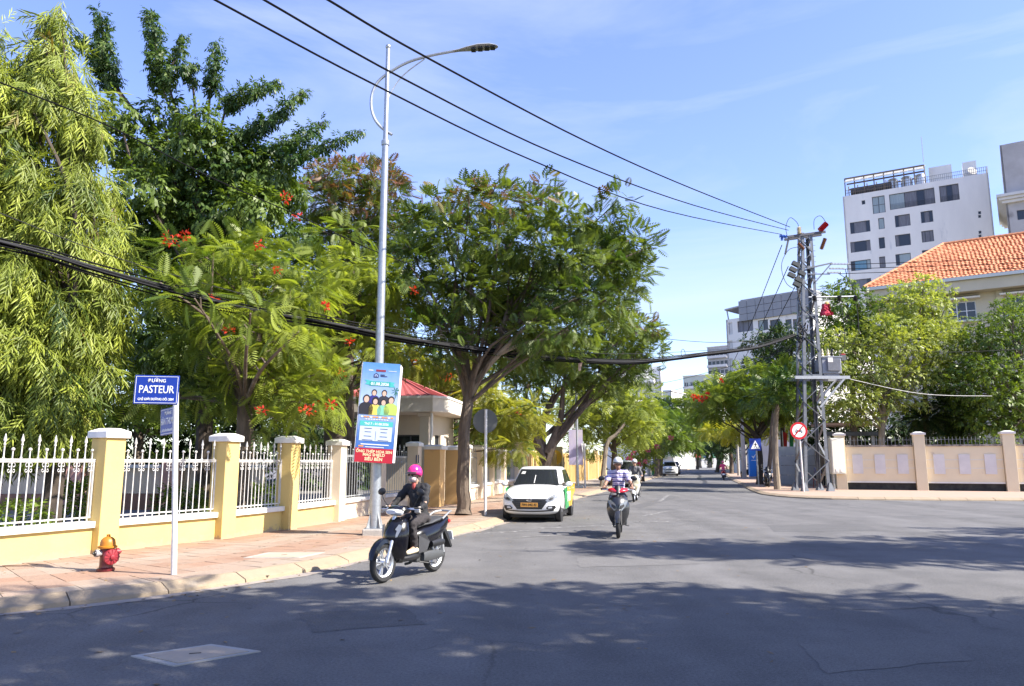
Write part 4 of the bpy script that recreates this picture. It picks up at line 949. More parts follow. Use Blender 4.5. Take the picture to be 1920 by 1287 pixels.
def insulator(p0, p1, mat, r=.07, nm='insulator'):
    p0, p1 = Vector(p0), Vector(p1); L_ = (p1 - p0).length; q = (p1 - p0).to_track_quat('Z', 'Y').to_matrix().to_4x4(); pr = [(.02, 0)]
    k = max(3, int(L_ / .07))
    for i in range(k): pr += [(r, L_ * (i + .25) / k), (r * .45, L_ * (i + .75) / k)]
    pr.append((.02, L_)); MB().lathe(pr, 10, Matrix.Translation(p0) @ q).build(nm, mat, HEAD, smooth=True)
insulator((-1.6, -.32, zt + .05), (-1.2, -.32, zt), bluem, .10); insulator((-1.48, -.32, zt - .2), (-1.48, -.32, zt + .08), bluem, .08)
insulator((-.55, -.35, zt + .15), (-.55, -.35, zt + .55), cream_i, .13); insulator((.55, -.35, zt + .35), (.95, -.35, zt + .75), red_i, .16)
insulator((.8, -.35, zt - .1), (.55, -.35, zt - .7), brown_i, .11); insulator((-.65, -.35, zt - .35), (-.35, -.35, zt - .7), brown_i, .11)
for k, z in enumerate((-1.55, -1.8, -2.02)): insulator((1.0 - k * .12, -.4, zt + z + .05), (1.9 - k * .2, -.45, zt + z + .03), whitei, .06)
MB().tube([(-.3, -.4, zt - 3.3), (2.2, -.4, zt - 3.25)], .04, 8).build('arrester_bar', galv, HEAD)
for x in (.0, 1.3, 2.15): insulator((x, -.4, zt - 3.5), (x, -.4, zt - 3.2), flat('insulator_black%d' % int(x * 10), (.02, .02, .022), .4), .13)
jm = flat('jumper_black', (.012, .012, .013), .6); m = MB()
def loop(P, r=.016): m.tube(catmull3(P, 5), r, 5)
loop([(-1.15, -.35, zt - .2), (-1.25, -.35, zt + .5), (-1.0, -.35, zt + 1.05), (-.65, -.35, zt + .8), (-.55, -.35, zt + .5)])
loop([(.25, -.35, zt + .4), (.3, -.35, zt + .95), (.65, -.35, zt + 1.15), (.95, -.35, zt + .7)])
loop([(-.6, -.35, zt - .55), (-1.2, -.35, zt - .75), (-1.6, -.35, zt - 1.6), (-1.35, -.35, zt - 2.6), (-.5, -.35, zt - 3.0)])
loop([(1.85, -.45, zt - 1.5), (1.7, -.45, zt - 2.2), (1.0, -.45, zt - 2.7), (.2, -.45, zt - 2.9)]); loop([(1.7, -.45, zt - 1.8), (1.75, -.45, zt - 2.6), (1.2, -.45, zt - 3.3), (.3, -.45, zt - 3.5)]); loop([(1.3, -.45, zt - 2.0), (1.9, -.45, zt - 2.5), (2.15, -.4, zt - 3.2)])
loop([(1.3, -.4, zt - 3.5), (1.45, -.4, zt - 4.4), (1.5, -.2, 7.4)]); loop([(2.15, -.4, zt - 3.5), (2.2, -.4, zt - 5), (1.8, -.2, 7.3)])
loop([(-.9, -.35, zt - 2.6), (-.6, -.35, zt - 4.5), (-.5, -.4, zt - 6.5), (-.45, -.5, 3.0), (-.5, -.55, .2)], .028); loop([(.1, -.3, zt - 3.5), (.0, -.3, 8), (.1, -.3, 6.2)], .022)
m.build('jumper_cables', jm, HEAD, smooth=True)
m = MB()
for k in range(26):
    a = random.uniform(0, 6.28); m.box((-.75 + random.uniform(-.25, .25), -.45 + random.uniform(-.2, .2), 8.1 + random.uniform(-.5, .5)), (.35, .05, .05), M=Matrix.Rotation(a, 4, 'Z') @ Matrix.Rotation(random.uniform(-1, 1), 4, 'Y'))
m.build('splice_tangle', jm, HEAD)
for o in list(py_.children):
    if o not in _made0: o.location.x += lean(zt - 1.5)
# red plastic bag and cloth caught in the tree / wires
rb = empty('red_rag', at(1549, 578, 38.2), 0, 'crumpled red rag hanging from the wires right of the pylon', 'rag')
m = MB(); rng = np.random.default_rng(4); nu = 9
V = [Vector((.30 * math.sin(i * .8 + j * .3) * (.5 + .08 * j) + rng.normal(0, .03), .12 * math.cos(i * 1.9 + j) + rng.normal(0, .02), .22 - j * .075 + .05 * math.sin(i * 2.3))) for j in range(9) for i in range(nu)]
m.add(V, [(j * nu + i, j * nu + i + 1, (j + 1) * nu + i + 1, (j + 1) * nu + i) for j in range(8) for i in range(nu - 1)])
m.build('cloth', flat('rag_red', (.45, .03, .07), .7), rb)
MB().ell((.05, 0, .25), (.12, .08, .10), 7, 5).build('yellow_scrap', flat('rag_yellow', (.55, .40, .12), .7), rb)
# transformer
tf = empty('transformer', PYL + Vector((1.25, 0, zb + .09)), 0, 'grey finned transformer on the bracket platform of the steel pylon', 'transformer')
tm = pm('transformer_grey', (.30, .31, .34), (.25, .26, .28), scale=4, rough=.5, metal=.2)
MB().box((0, 0, .55), (1.0, .75, .85)).build('tank', tm, tf, bevel=.03); MB().box((0, 0, 1.0), (1.1, .85, .06)).build('lid', tm, tf)
MB().box((0, 0, .08), (.8, .6, .14)).build('skid', tm, tf)
fm = MB().box((0, 0, 0), (.022, .14, .62)).mesh('fin', pm('fin_grey', (.36, .37, .40), rough=.5, metal=.2))
for k in range(12): link('fin', fm, tf, Matrix.Translation((-.22 + k * .055, -.45, .58)))
for k in range(9): link('fin', fm, tf, Matrix.Translation((-.57, -.25 + k * .06, .58)) @ Matrix.Rotation(R(90), 4, 'Z'))
MB().box((-.12, -.53, .82), (.25, .01, .24)).build('rating_plate', whitetrim, tf)
for x, mm in ((-.3, cream_i), (0, cream_i), (.22, blackpl)): MB().lathe([(.10, 1.03), (.10, 1.1), (.06, 1.15), (.09, 1.2), (.05, 1.27), (.07, 1.33), (.02, 1.48)], 10, Matrix.Translation((x, 0, 0))).build('bushing', mm, tf, smooth=True)
MB().box((.72, -.1, .98), (.25, .25, .28)).build('fuse_box', flat('fuse_box_grey', (.10, .11, .11), .5), tf); MB().box((.72, -.1, 1.16), (.2, .2, .06)).build('red_cap', red_i, tf)
# ------------------------------------------------------------------ buildings
def face_pts(pxl, pyl, Yl, pxr, pyr):
    """two top corners of a level roof line: the left one at distance Yl, the right one at the same height"""
    a = at(pxl, pyl, Yl); r = Vector(ray(pxr, pyr)); t = (a.z - EYE) / r.z; b = Vector((r.x * t, r.y * t, a.z))
    return Vector((a.x, a.y, 0)), Vector((b.x, b.y, 0)), a.z
def shell(e, A, B, H, depth, wallm, ops_front, ops_right=(), roofm=None, t=.25, ops_left=()):
    d = (B - A).normalized(); n = Vector((-d.y, d.x, 0)); C, D = B + n * depth, A + n * depth
    wallseg(A, B, 0, H, t, wallm, 'front_wall', e, ops_front); wallseg(B, C, 0, H, t, wallm, 'side_wall', e, ops_right)
    wallseg(C, D, 0, H, t, wallm, 'back_wall', e); wallseg(D, A, 0, H, t, wallm, 'side_wall', e, ops_left)
    MB().prism([(p.x, p.y) for p in (A + d * .02 + n * .02, B - d * .02 + n * .02, C - d * .02 - n * .02, D + d * .02 - n * .02)], H - .5, H - .3).build('roof_slab', roofm or wallm, e, world=True)
    # dark rooms behind the windows
    ins = .6
    MB().prism([(p.x, p.y) for p in (A + d * ins + n * ins, B - d * ins + n * ins, C - d * ins - n * ins, D + d * ins - n * ins)], .1, H - .6).build('interior', ROOM, e, world=True)
    return d, n, C, D
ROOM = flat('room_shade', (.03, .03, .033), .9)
def crop2px(x, y, ox, oy, s_): return ox + x / s_, oy + y / s_
def win_uv(A, B, c, ox, oy, s_):
    x0, y0 = crop2px(c[0], c[1], ox, oy, s_); x1, y1 = crop2px(c[2], c[3], ox, oy, s_)
    u0, v1 = on_plane(x0, y0, A, B); u1, v0 = on_plane(x1, y1, A, B); return (u0, u1, v0, v1)

# white hotel block
A, B, H = face_pts(1580, 369, 126, 1852.5, 324)
e = empty('apartment_block', A, 0, 'tall white apartment block with dark windows and a rooftop pergola above the tiled roof', 'building')
rows = []
def add(c, nu, pane, rail=False, nv=1): rows.append((win_uv(A, B, c, 1560, 260, 4.289), nu, pane, rail, nv))
add((320, 472, 432, 592), 2, curtain_l, False, 2); add((458, 452, 832, 520), [0, .34, .61, .78, 1], [curtain_l, curtain, darkglass, curtain], True); add((860, 385, 1028, 490), [0, .36, .66, 1], [curtain, darkglass, curtain], True)
add((238, 500, 268, 528), 1, darkglass)
for k, dy in enumerate((0, 157, 311, 462)):
    pn = [[darkglass, curtain, darkglass], [curtain, darkglass, curtain], [darkglass, curtain_b, curtain_l], [darkglass, curtain, darkglass]][k]
    add((143 + 3 * k, 678 + dy, 310 + 3 * k, 746 + dy - 4 * k), [0, .2, .8, 1], pn)
    add((370 + 4 * k, 642 + dy, 425 + 4 * k, 724 + dy), 1, [curtain_l, darkglass, curtain, curtain][k])
    add((503 + 3 * k, 622 + dy, 633 + 3 * k, 698 + dy), [0, .24, 1], [[darkglass, curtain], [curtain, darkglass], [darkglass, curtain_l], [darkglass, curtain]][k])
    add((711 + 6 * k, 590 + dy, 816 + 6 * k, 668 + dy), [0, .3, .7, 1], [[darkglass, curtain, darkglass], [curtain, curtain, curtain], [darkglass, curtain, curtain], [darkglass, curtain, curtain]][k])
for k in range(2):
    for q in range(2): add((1175 + 3 * k, 586 + 158 * k + 30 * q, 1200 + 3 * k, 606 + 158 * k + 30 * q), 1, darkglass)
sd = [(2.0, 3.2, 0, 0)]
d = (B - A).normalized(); n = Vector((-d.y, d.x, 0)); Cc = B + n * 14
ops_r = [(8, 9.2, H - 9.5, H - 7.6), (8, 9.2, H - 14.2, H - 12.3), (4, 5, H - 9.5, H - 8)]
shell(e, A, B, H, 14, whitewall, [r[0] for r in rows], ops_r, concrete_d)
for op, nu, pane, rail, nv in rows: window(A, B, op, .18, winframe, pane, e, nu, nv, .09, rail)
for op in ops_r: window(B, Cc, op, .15, winframe, darkglass, e, 1)
def U(u, w, z): return A + d * u + n * w + Vector((0, 0, z))
WB = (B - A).length; rzB = math.atan2(d.y, d.x)
rusty = pm('rusty_steel', (.13, .10, .08), (.22, .18, .14), scale=3, rough=.8); sheetm = pm('pergola_sheet', (.42, .42, .38), (.34, .33, .29), scale=1.5, rough=.7)
u_of = lambda c: on_plane(*crop2px(c[0], c[1], 1560, 260, 4.289), A, B)
uR, zR = u_of((735, 175)); uL, zL = u_of((95, 290)); zR = min(zR, H + 5.2)
m = MB()
for k in range(9):
    u = uL + (uR - uL) * k / 8
    for w in (.6, 6.5): m.beam(U(u, w, H - .3), U(u, w, zR - .6 + (.5 if w > 1 else 0)), .14, .14)
for w in (.5, 3.5, 6.6): m.beam(U(uL, w, zR - .7), U(uR, w, zR - .7), .16, .25)
for z in (.6, 1.1): m.beam(U(uL, .3, H + z), U(uR, .3, H + z), .06, .06)
for k in range(40): u = uL + (uR - uL) * k / 39; m.beam(U(u, .3, H - .2), U(u, .3, H + 1.1), .05, .05)
m.build('pergola_frame', rusty, e, world=True)
for k in range(10):
    u0 = uL + (uR - uL) * k / 10; u1 = u0 + (uR - uL) / 10 - .12; z = zR
    MB().hexa([U(u0, .1, z - 1.5), U(u1, .1, z - 1.5), U(u1 + .3, 2.6, z), U(u0 + .3, 2.6, z), U(u0, .1, z - 1.42), U(u1, .1, z - 1.42), U(u1 + .3, 2.6, z + .08), U(u0 + .3, 2.6, z + .08)]).build('pergola_sheet', sheetm, e, world=True)
for k in range(3):
    u = uL + (uR - uL) * (.60 + .17 * k); o = MB().lathe([(.9, 0), (.92, .1)] + [(q, .2 + j * .24) for j in range(9) for q in ([.92 if j % 2 else .88])] + [(.85, 2.5), (.3, 2.75)], 16, Matrix.Translation(U(u, 2.4, H - .2))).build('water_tank', silver, e, world=True, smooth=True)
o = MB().tube([U(uL + .8, 1.6, H + .9), U(uL + 7.2, 1.6, H + .9)], .85, 14).build('dark_tank', flat('tank_dark', (.06, .06, .065), .6), e, world=True, smooth=True)
u0, _ = u_of((780, 300)); u1, _ = u_of((925, 300)); MB().prism([(U(u, w, 0).x, U(u, w, 0).y) for u, w in ((u0, 2.5), (u1 + .8, 2.5), (u1 + .8, 9), (u0, 9))], H - .3, H + 3.4).build('stair_block', whitewall, e, world=True)
u0, _ = u_of((1050, 200)); u1, zt_ = u_of((1157, 150)); MB().prism([(U(u, w, 0).x, U(u, w, 0).y) for u, w in ((u0, 1.5), (u1, 1.5), (u1, 4.5), (u0, 4.5))], H - .3, zt_).build('lift_tower', whitewall, e, world=True)
m = MB(); u0, _ = u_of((735, 300))
for k in range(34): u = u0 + (WB - u0) * k / 33; m.beam(U(u, .15, H - .05), U(u, .15, H + 1.1), .05, .05)
for z in (.5, 1.1): m.beam(U(u0, .15, H + z), U(WB, .15, H + z), .06, .06)
for k in range(12): m.beam(U(WB - .1, k, H - .05), U(WB - .1, k, H + 1.1), .05, .05)
m.beam(U(WB - .1, .2, H + 1.1), U(WB - .1, 12, H + 1.1), .06, .06)
m.build('roof_railing', iron_g, e, world=True)
MB().tube([U(uR, 1, zR), U(uR, 1, zR + 4.6)], .05, 5).build('lightning_rod', iron_g, e, world=True)
MB().lathe([(.05, 0), (.5, .1), (.75, .25)], 14, Matrix.Translation(U(WB - 2.2, .8, H + .9)) @ Matrix.Rotation(R(70), 4, 'X')).build('satellite_dish', flat('dish_grey', (.10, .10, .11), .5), e, world=True)

# concrete block at the right edge
A2, B2, H2 = face_pts(1874, 273, 108, 1990, 250)
e = empty('apartment_block', A2, 0, 'weathered grey concrete block with a moulded cornice at the right edge behind the tiled roof', 'building')
oc = win_uv(A2, B2, (1485, 580, 1600, 640), 1560, 260, 4.289); oc2 = win_uv(A2, B2, (1495, 765, 1600, 830), 1560, 260, 4.289)
weath = pm('weathered_concrete', (.44, .43, .43), (.36, .35, .35), scale=.5, rough=.9, c3=(.20, .19, .19), s3=.35, t3=.64)
shell(e, A2, B2, H2, 14, weath, [oc, oc2]); window(A2, B2, oc, .2, winframe, darkglass, e, 2); window(A2, B2, oc2, .2, winframe, darkglass, e, 2)
d2 = (B2 - A2).normalized(); n2 = Vector((-d2.y, d2.x, 0)); zc = on_plane(1890, 372, A2, B2)[1]; rz2 = math.atan2(d2.y, d2.x); L2 = (B2 - A2).length
for k, (hh_, ov) in enumerate(((0, .5), (.45, .8), (.9, 1.1))):
    q = A2 + d2 * L2 / 2 + n2 * 7; MB().box((q.x, q.y, zc - .6 + hh_), (L2 + ov * 2, 14 + ov * 2, .42), rz2).build('cornice', palegreywall, e, world=True)

# house with the clay tile roof
AE, BE, HE = face_pts(1620, 541, 62, 1925, 506)
e = empty('tiled_house', AE, 0, 'cream villa with an orange clay tiled hipped roof behind the right hand trees', 'house')
dE = (BE - AE).normalized(); nE = Vector((-dE.y, dE.x, 0)); BE = AE + dE * 30; rzE = math.atan2(dE.y, dE.x)
RH = 5.0
def ridge_u(px, py, w, z): # along-eave coordinate of a point seen at px at height z
    r = Vector(ray(px, py)); t = (z - EYE) / r.z; p = Vector((r.x * t, r.y * t, z)); return (p - AE).dot(dE), (p - AE).dot(nE)
rz_ = HE + 4.4; ru, rw_ = ridge_u(1800, 468, 0, rz_); rw_ = 6.2
ru, _ = 5.9, 0
RL = AE + dE * ru + nE * rw_ + Vector((0, 0, rz_)); RR = BE - dE * 5.9 + nE * rw_ + Vector((0, 0, rz_))
ae, be = AE + Vector((0, 0, HE)), BE + Vector((0, 0, HE)); de_, ce_ = AE + nE * rw_ * 2 + Vector((0, 0, HE)), BE + nE * rw_ * 2 + Vector((0, 0, HE))
roof = MB().add([ae, be, RR, RL, de_, ce_], [(0, 1, 2, 3), (4, 0, 3), (1, 5, 2), (5, 4, 3, 2)]).build('roof', rooftile, e, world=True)
def tile_plane(p0, p1, q0, q1, nr, cw, mm):
    for r_ in range(nr):
        t0, t1 = r_ / nr, (r_ + 1.12) / nr
        a0, b0 = p0.lerp(q0, t0), p1.lerp(q1, t0); a1, b1 = p0.lerp(q0, min(t1, 1)), p1.lerp(q1, min(t1, 1))
        k = max(1, int((b0 - a0).length / cw)); up = (b0 - a0).cross(a1 - a0).normalized()
        if up.z < 0: up = -up
        for c_ in range(k):
            s0, s1 = c_ / k, (c_ + 1) / k
            l0, l1, h0, h1 = a0.lerp(b0, s0), a0.lerp(b0, s1), a1.lerp(b1, s0), a1.lerp(b1, s1)
            m0, mh = (l0 + l1) / 2, (h0 + h1) / 2; o0, oh = up * .10, up * .045; j = up * random.uniform(-.015, .015)
            mm.add([l0 + up * .055 + j, m0 + o0 + up * .04 + j, l1 + up * .055 + j, h1 + up * .01, mh + oh, h0 + up * .01], [(0, 1, 4, 5), (1, 2, 3, 4)], tint=random.random())
            mm.add([l0 + j, l0 + up * .055 + j, m0 + o0 + up * .04 + j, l1 + up * .055 + j, l1 + j], [(0, 1, 2, 3, 4)], tint=1)
mm = MB(); tile_plane(ae, be, RL, RR, 22, .30, mm); tile_plane(de_, ae, RL, RL, 22, .30, mm)
tag(mm.build('roof_tiles', rooftile, roof, world=True, fix=False), kind='stuff')
m = MB(); P = []
for a, b in ((ae, RL), (RL, RR), (de_, RL)):
    k = int((b - a).length / .42)
    for i in range(k):
        p0, p1 = a.lerp(b, i / k) + Vector((0, 0, .10)), a.lerp(b, (i + 1.1) / k) + Vector((0, 0, .14)); m.tube([p0, p1], [.15, .12], 7)
m.build('ridge_tiles', rooftile, roof, world=True)
gut = AE + dE * 15
MB().box((gut.x - nE.x * .05, gut.y - nE.y * .05, HE - .12), (30.2, .22, .26), rzE).build('gutter_board', pm('gutter_grey', (.55, .58, .56), rough=.6), e, world=True)
MB().prism([(p.x, p.y) for p in (AE + nE * .1, BE + nE * .1, BE + nE * (rw_ * 2), AE + nE * (rw_ * 2))], HE - 1.15, HE - .26).build('eaves_box', housewall, e, world=True)
WA, WBk = AE + dE * 1.3 + nE * 1.3, BE - dE * 1.3 + nE * 1.3
ops = []
for px0, py0, px1, py1 in ((1846, 558, 1914, 588), (1640, 582, 1690, 610)):
    u0, v1 = on_plane(px0, py0, WA, WBk); u1, v0 = on_plane(px1, py1, WA, WBk); ops.append((max(.3, u0), u1, v0, v1))
uu = [(.6, 2.6), (4.6, 6.6), (8.6, 10.6), (13.5, 15.5), (17.5, 19.5), (21.5, 23.5)]
ops = []
for a_, b_ in uu:
    for v0 in (1.0, 4.6, HE - 3.3):
        ops.append((a_, b_, v0, v0 + 1.55))
vents = [(u0 - .2, u0 + 2.3, HE - 1.52, HE - 1.30) for u0, _ in uu]
wallseg(WA, WBk, 0, HE - 1.1, .25, housewall, 'wall', e, ops + vents)
MB().prism([(p.x, p.y) for p in (WA + dE * .3 + nE * .5, WBk - dE * .3 + nE * .5, WBk + nE * 9, WA + nE * 9)], .1, HE - 1.2).build('interior', ROOM, e, world=True)
wallseg(WA + nE * 9.5, WA, 0, HE - 1.1, .25, housewall, 'wall', e)
for op in ops:
    o = window(WA, WBk, op, .15, winframe_w, darkglass, e, 3, 2, .07)
    c = WA + dE * (op[0] + op[1]) / 2 - nE * .25; MB().box((c.x, c.y, op[3] + .22), (op[1] - op[0] + .7, .6, .14), rzE).build('hood', whitetrim, o, world=True)
    MB().box((c.x, c.y, op[2] - .12), (op[1] - op[0] + .5, .5, .10), rzE).build('sill', whitetrim, o, world=True)
for k in range(7):
    c = WA + dE * (k * 4.05 + .15 if k else .15) - nE * .08; MB().box((c.x, c.y, (HE - 1.1) / 2), (.45, .2, HE - 1.12), rzE).build('pilaster', housewall, e, world=True)

# white block with grey cladding behind the pylon
A, B, H = face_pts(1361, 600, 105, 1520, 576)
e = empty('office_block', A, 0, 'white office block with a grey panelled top storey behind the lattice pylon', 'building')
ops = [win_uv(A, B, c, 1340, 540, 7.15) for c in ((302, 452, 518, 572), (578, 440, 720, 562), (738, 434, 884, 558), (946, 428, 1036, 548), (1045, 424, 1150, 545))]
vents = [win_uv(A, B, c, 1340, 540, 7.15) for c in ((180, 462, 242, 622), (184, 712, 246, 860), (192, 950, 250, 1110))]
shell(e, A, B, H, 20, whitewall, ops + vents)
for i, op in enumerate(ops): window(A, B, op, .2, winframe, [[curtain, curtain, curtain], [curtain_l, darkglass], [darkglass], [darkglass], [curtain, curtain_l]][i], e, len([[1, 1, 1], [1, 1], [1], [1], [1, 1]][i]))
for op in vents: window(A, B, op, .15, palegreywall, darkglass, e, 4, 9, .16, name='vent_block')
d = (B - A).normalized(); n = Vector((-d.y, d.x, 0)); rz = math.atan2(d.y, d.x); WB = (B - A).length
u0, z1 = on_plane(1386, 566, A, B)
clad = pm('grey_cladding', (.27, .28, .30), (.23, .24, .26), scale=.4, rough=.6)
hh = (z1 - H + .6)
for r_ in range(3):
    for k in range(8):
        w = (WB - u0) / 8; q = A + d * (u0 + (k + .5) * w) - n * .05; MB().box((q.x, q.y, H - .6 + (r_ + .5) * hh / 3), (w - .05, .5, hh / 3 - .05), rz).build('cladding_panel', clad, e, world=True)
q = A + d * (u0 + (WB - u0) / 2) + n * 6; MB().box((q.x, q.y, H - .3 + hh / 2), (WB - u0 - .1, 11.5, hh - .1), rz).build('top_storey', clad, e, world=True)
a_, b_ = A + d * (u0 - 2.2) - n * .3, B; MB().hexa([a_ + Vector((0, 0, z1 - 1.0)), b_ + Vector((0, 0, z1 + .1)), b_ + n * 12 + Vector((0, 0, z1 + .1)), a_ + n * 12 + Vector((0, 0, z1 - 1.0)), a_ + Vector((0, 0, z1 - .8)), b_ + Vector((0, 0, z1 + .3)), b_ + n * 12 + Vector((0, 0, z1 + .3)), a_ + n * 12 + Vector((0, 0, z1 - .8))]).build('roof_sheet', greywall, e, world=True)
MB().tube([A + d * (u0 - 1.8) + Vector((0, 0, H)), A + d * (u0 - 2.0) + Vector((0, 0, z1 - .9))], .1, 6).build('prop', greywall, e, world=True)

# generic small blocks down the street
def block(label, pxl, pyl, Y, pxr, pyr, depth, wallm, rows_, cols, cat='building', balc=False, wsize=(1.3, 1.5), name='street_building', frame=winframe, pane=darkglass, cornice=True, extra=None):
    A, B, H = face_pts(pxl, pyl, Y, pxr, pyr); L_ = (B - A).length; d = (B - A).normalized(); n = Vector((-d.y, d.x, 0)); rz = math.atan2(d.y, d.x)
    e = empty(name, A, 0, label, cat); ops = []
    st_ = 3.5; k = rows_
    for r_ in range(k):
        for c_ in range(cols):
            u = L_ * (c_ + .5) / cols; v = H - 1.0 - st_ * (r_ + 1) + .9
            if v < .5: continue
            ops.append((u - wsize[0] / 2, u + wsize[0] / 2, v, v + wsize[1]))
    sops = [(depth * (j + .5) / 4 - .6, depth * (j + .5) / 4 + .6, H - 1.0 - st_ * (r_ + 1) + .9, H - 1.0 - st_ * (r_ + 1) + 2.3) for j in range(4) for r_ in range(k) if H - 1.0 - st_ * (r_ + 1) + .9 > .5]
    shell(e, A, B, H, depth, wallm, ops, sops)
    for op in ops: window(A, B, op, .18, frame, pane, e, 2, 1, .1)
    for op in sops: window(B, B + n * depth, op, .18, frame, pane, e, 2, 1, .1)
    if balc:
        for r_ in range(k):
            v = H - 1.0 - st_ * (r_ + 1); q = A + d * L_ / 2 - n * .6
            if v < 2: continue
            o = MB().box((q.x, q.y, v), (L_ * .96, 1.2, .18), rz).build('balcony', wallm, e, world=True)
            MB().box((q.x - n.x * .55, q.y - n.y * .55, v + .5), (L_ * .96, .08, .85), rz).build('parapet', palegreywall, o, world=True)
    if cornice:
        q = A + d * L_ / 2 + n * depth / 2; MB().box((q.x, q.y, H + .05), (L_ + .5, depth + .5, .3), rz).build('cornice', whitetrim, e, world=True)
    return e, A, B, H, d, n
block('distant grey and olive hotel tower with stacked balconies beyond the street trees', 1326, 652, 285, 1364, 648, 16, greywall, 13, 5, balc=True)
e, A, B, H, d, n = block('stepped pale green grey building above the flame tree down the street', 1281, 706, 255, 1345, 702, 16, pm('sage_render', (.48, .52, .47), (.42, .46, .41), scale=.4, rough=.85), 9, 6, frame=winframe_w, balc=True)
m = MB()
block('pale low block with rooftop pavilion at the end of the left house row', 1222, 735, 175, 1258, 733, 14, palegreywall, 6, 4, balc=True)
e, A, B, H, d, n = block('plain white rendered building with a curved balcony behind the left street trees', 1128, 690, 140, 1238, 687, 12, whitewall, 4, 4, frame=winframe_w, cornice=False)
c = on_plane(1196, 716, A, B); o = MB().box((A + d * c[0] - n * .9).to_tuple()[:2] + (c[1],), (6.4, 2.6, 1.2), math.atan2(d.y, d.x)).build('balcony', whitetrim, e, world=True, bevel=.3)
MB().box((A + d * (c[0] + .3) - n * .5).to_tuple()[:2] + (c[1] - 4.2,), (6.8, 2.2, 1.2), math.atan2(d.y, d.x)).build('balcony', whitetrim, e, world=True, bevel=.3)
e, A, B, H, d, n = block('bright white shopfront building closing the far end of the street', 1290, 812, 210, 1352, 812, 14, whitewall, 3, 6, balc=True)
for k, c_ in enumerate(((.62, .55, .10), (.55, .08, .07), (.10, .22, .50), (.70, .68, .62), (.12, .35, .20), (.60, .30, .10))):
    q = A + d * ((k + .5) * (B - A).length / 6) - n * 1.3; w = (B - A).length / 6 - .25; rz = math.atan2(d.y, d.x)
    MB().box((q.x, q.y, 3.3), (w, .2, .9), rz).build('shop_sign', flat('shop_sign_%d' % k, c_, .6), e, world=True); MB().box((q.x, q.y, 1.35), (w, .15, 2.6), rz).build('shop_front', darkglass if k % 2 else palegreywall, e, world=True)
block('low cream shop row behind the right pavement trees far down the street', 1364, 800, 150, 1420, 796, 12, creamwall, 3, 5)
block('red and white shop building on the far left of the street end', 1250, 790, 230, 1286, 792, 12, pm('shop_red', (.42, .20, .17), (.55, .45, .42), scale=.5, rough=.85), 3, 4)
block('cream house glimpsed through the trees behind the gatehouse', 560, 700, 55, 760, 690, 14, creamwall, 3, 4, wsize=(1.6, 1.6))
# low porch roofs behind the right wall
e = empty('porch', (20.4, 47, 0), 0, 'small porch with a pinkish roof and dark beam behind the wall by the pylon', 'porch')
m = at(1590, 760, 47); MB().box((m.x, 48, 3.9), (3.2, 2.0, .16), .1).build('roof', pm('porch_pink', (.5, .36, .32), rough=.8), e, world=True); MB().box((m.x, 46.8, 3.3), (3.4, .15, .25)).build('beam', winframe, e, world=True)
for x in (-1.4, 0, 1.4): MB().box((m.x + x, 47, 1.7), (.16, .16, 3.2)).build('post', greywall, e, world=True)
flagc = [flat('flag_red', (.55, .03, .03), .7), flat('flag_green', (.05, .35, .12), .7), flat('flag_yellow', (.70, .50, .05), .7)]
for k, px in enumerate((1468, 1480, 1492)):
    p = at(px, 824, 52); f = empty('flag', (p.x, 52, 0), 0, ['red', 'green', 'yellow'][k] + ' flag on a pole behind the grey panel wall', 'flag', 'flags behind the panel wall')
    MB().tube([(0, 0, 0), (0, 0, p.z + .6)], .03, 6).build('pole', galv, f); MB().hexa([(.03, -.01, p.z - .6), (.25, .02, p.z - .7), (.25, .04, p.z - .7), (.03, .01, p.z - .6), (.03, -.01, p.z + .5), (.33, .03, p.z + .4), (.33, .05, p.z + .4), (.03, .01, p.z + .5)]).build('cloth', flagc[k], f)
# ------------------------------------------------------------------ trees
def proto_frond(np_=9, L_=1.0, w=.36, pw=.055, arch=.25):
    """feathery compound leaf: rachis with paired thin leaflets"""
    V = []; F = []
    for i in range(np_):
        t = .14 + .86 * (i + .5) / np_; ll = w * (math.sin(math.pi * min(1, t * .92 + .06)) ** .7); z0 = -arch * t * t
        for s_ in (-1, 1):
            b = len(V); y = t * L_
            V += [(0, y - pw * .5, z0), (s_ * ll * .55, y + ll * .18 - pw * .9, z0 - .03), (s_ * ll, y + ll * .38, z0 - .10 * ll / w), (s_ * ll * .55, y + ll * .18 + pw * .9, z0 - .03)]
            F.append((b, b + 1, b + 2, b + 3))
    b = len(V); V += [(-.008, 0, 0), (.008, 0, 0), (.004, L_, -arch), (-.004, L_, -arch)]; F.append((b, b + 1, b + 2, b + 3))
    return np.array(V), F
def proto_strap(L_=1.0, w=.085):
    """long drooping lance leaf, folded along its midrib"""
    V = [(0, 0, 0), (-w, .45, -.03), (0, .48, .03), (w, .45, -.03), (0, 1.0, -.14)]
    F = [(0, 2, 4, 1), (0, 3, 4, 2)]
    return np.array(V) * L_, F
def proto_tassel(seed, k=11):
    """drooping twig hung with long lance leaves"""
    r = np.random.default_rng(seed); sv, sf = proto_strap(.36, .07); V = []; F = []
    for i in range(k):
        t = (i + .3) / k; o = np.array([.06 * math.sin(t * 4 + seed), t * .8, -.16 * t * t]); a = (-1 if i % 2 else 1) * r.uniform(.25, .75); tw = r.uniform(-.6, .6)
        ca, sa = math.cos(a), math.sin(a); f = np.array([sa, ca, -.25 * r.random()]); x = np.array([ca * math.cos(tw), -sa * math.cos(tw), math.sin(tw)]); z = np.cross(x, f); b = len(V)
        for q in sv * r.uniform(.75, 1.15): V.append(o + q[0] * x + q[1] * f + q[2] * z)
        F += [tuple(j + b for j in g_) for g_ in sf]
    return np.array(V), F
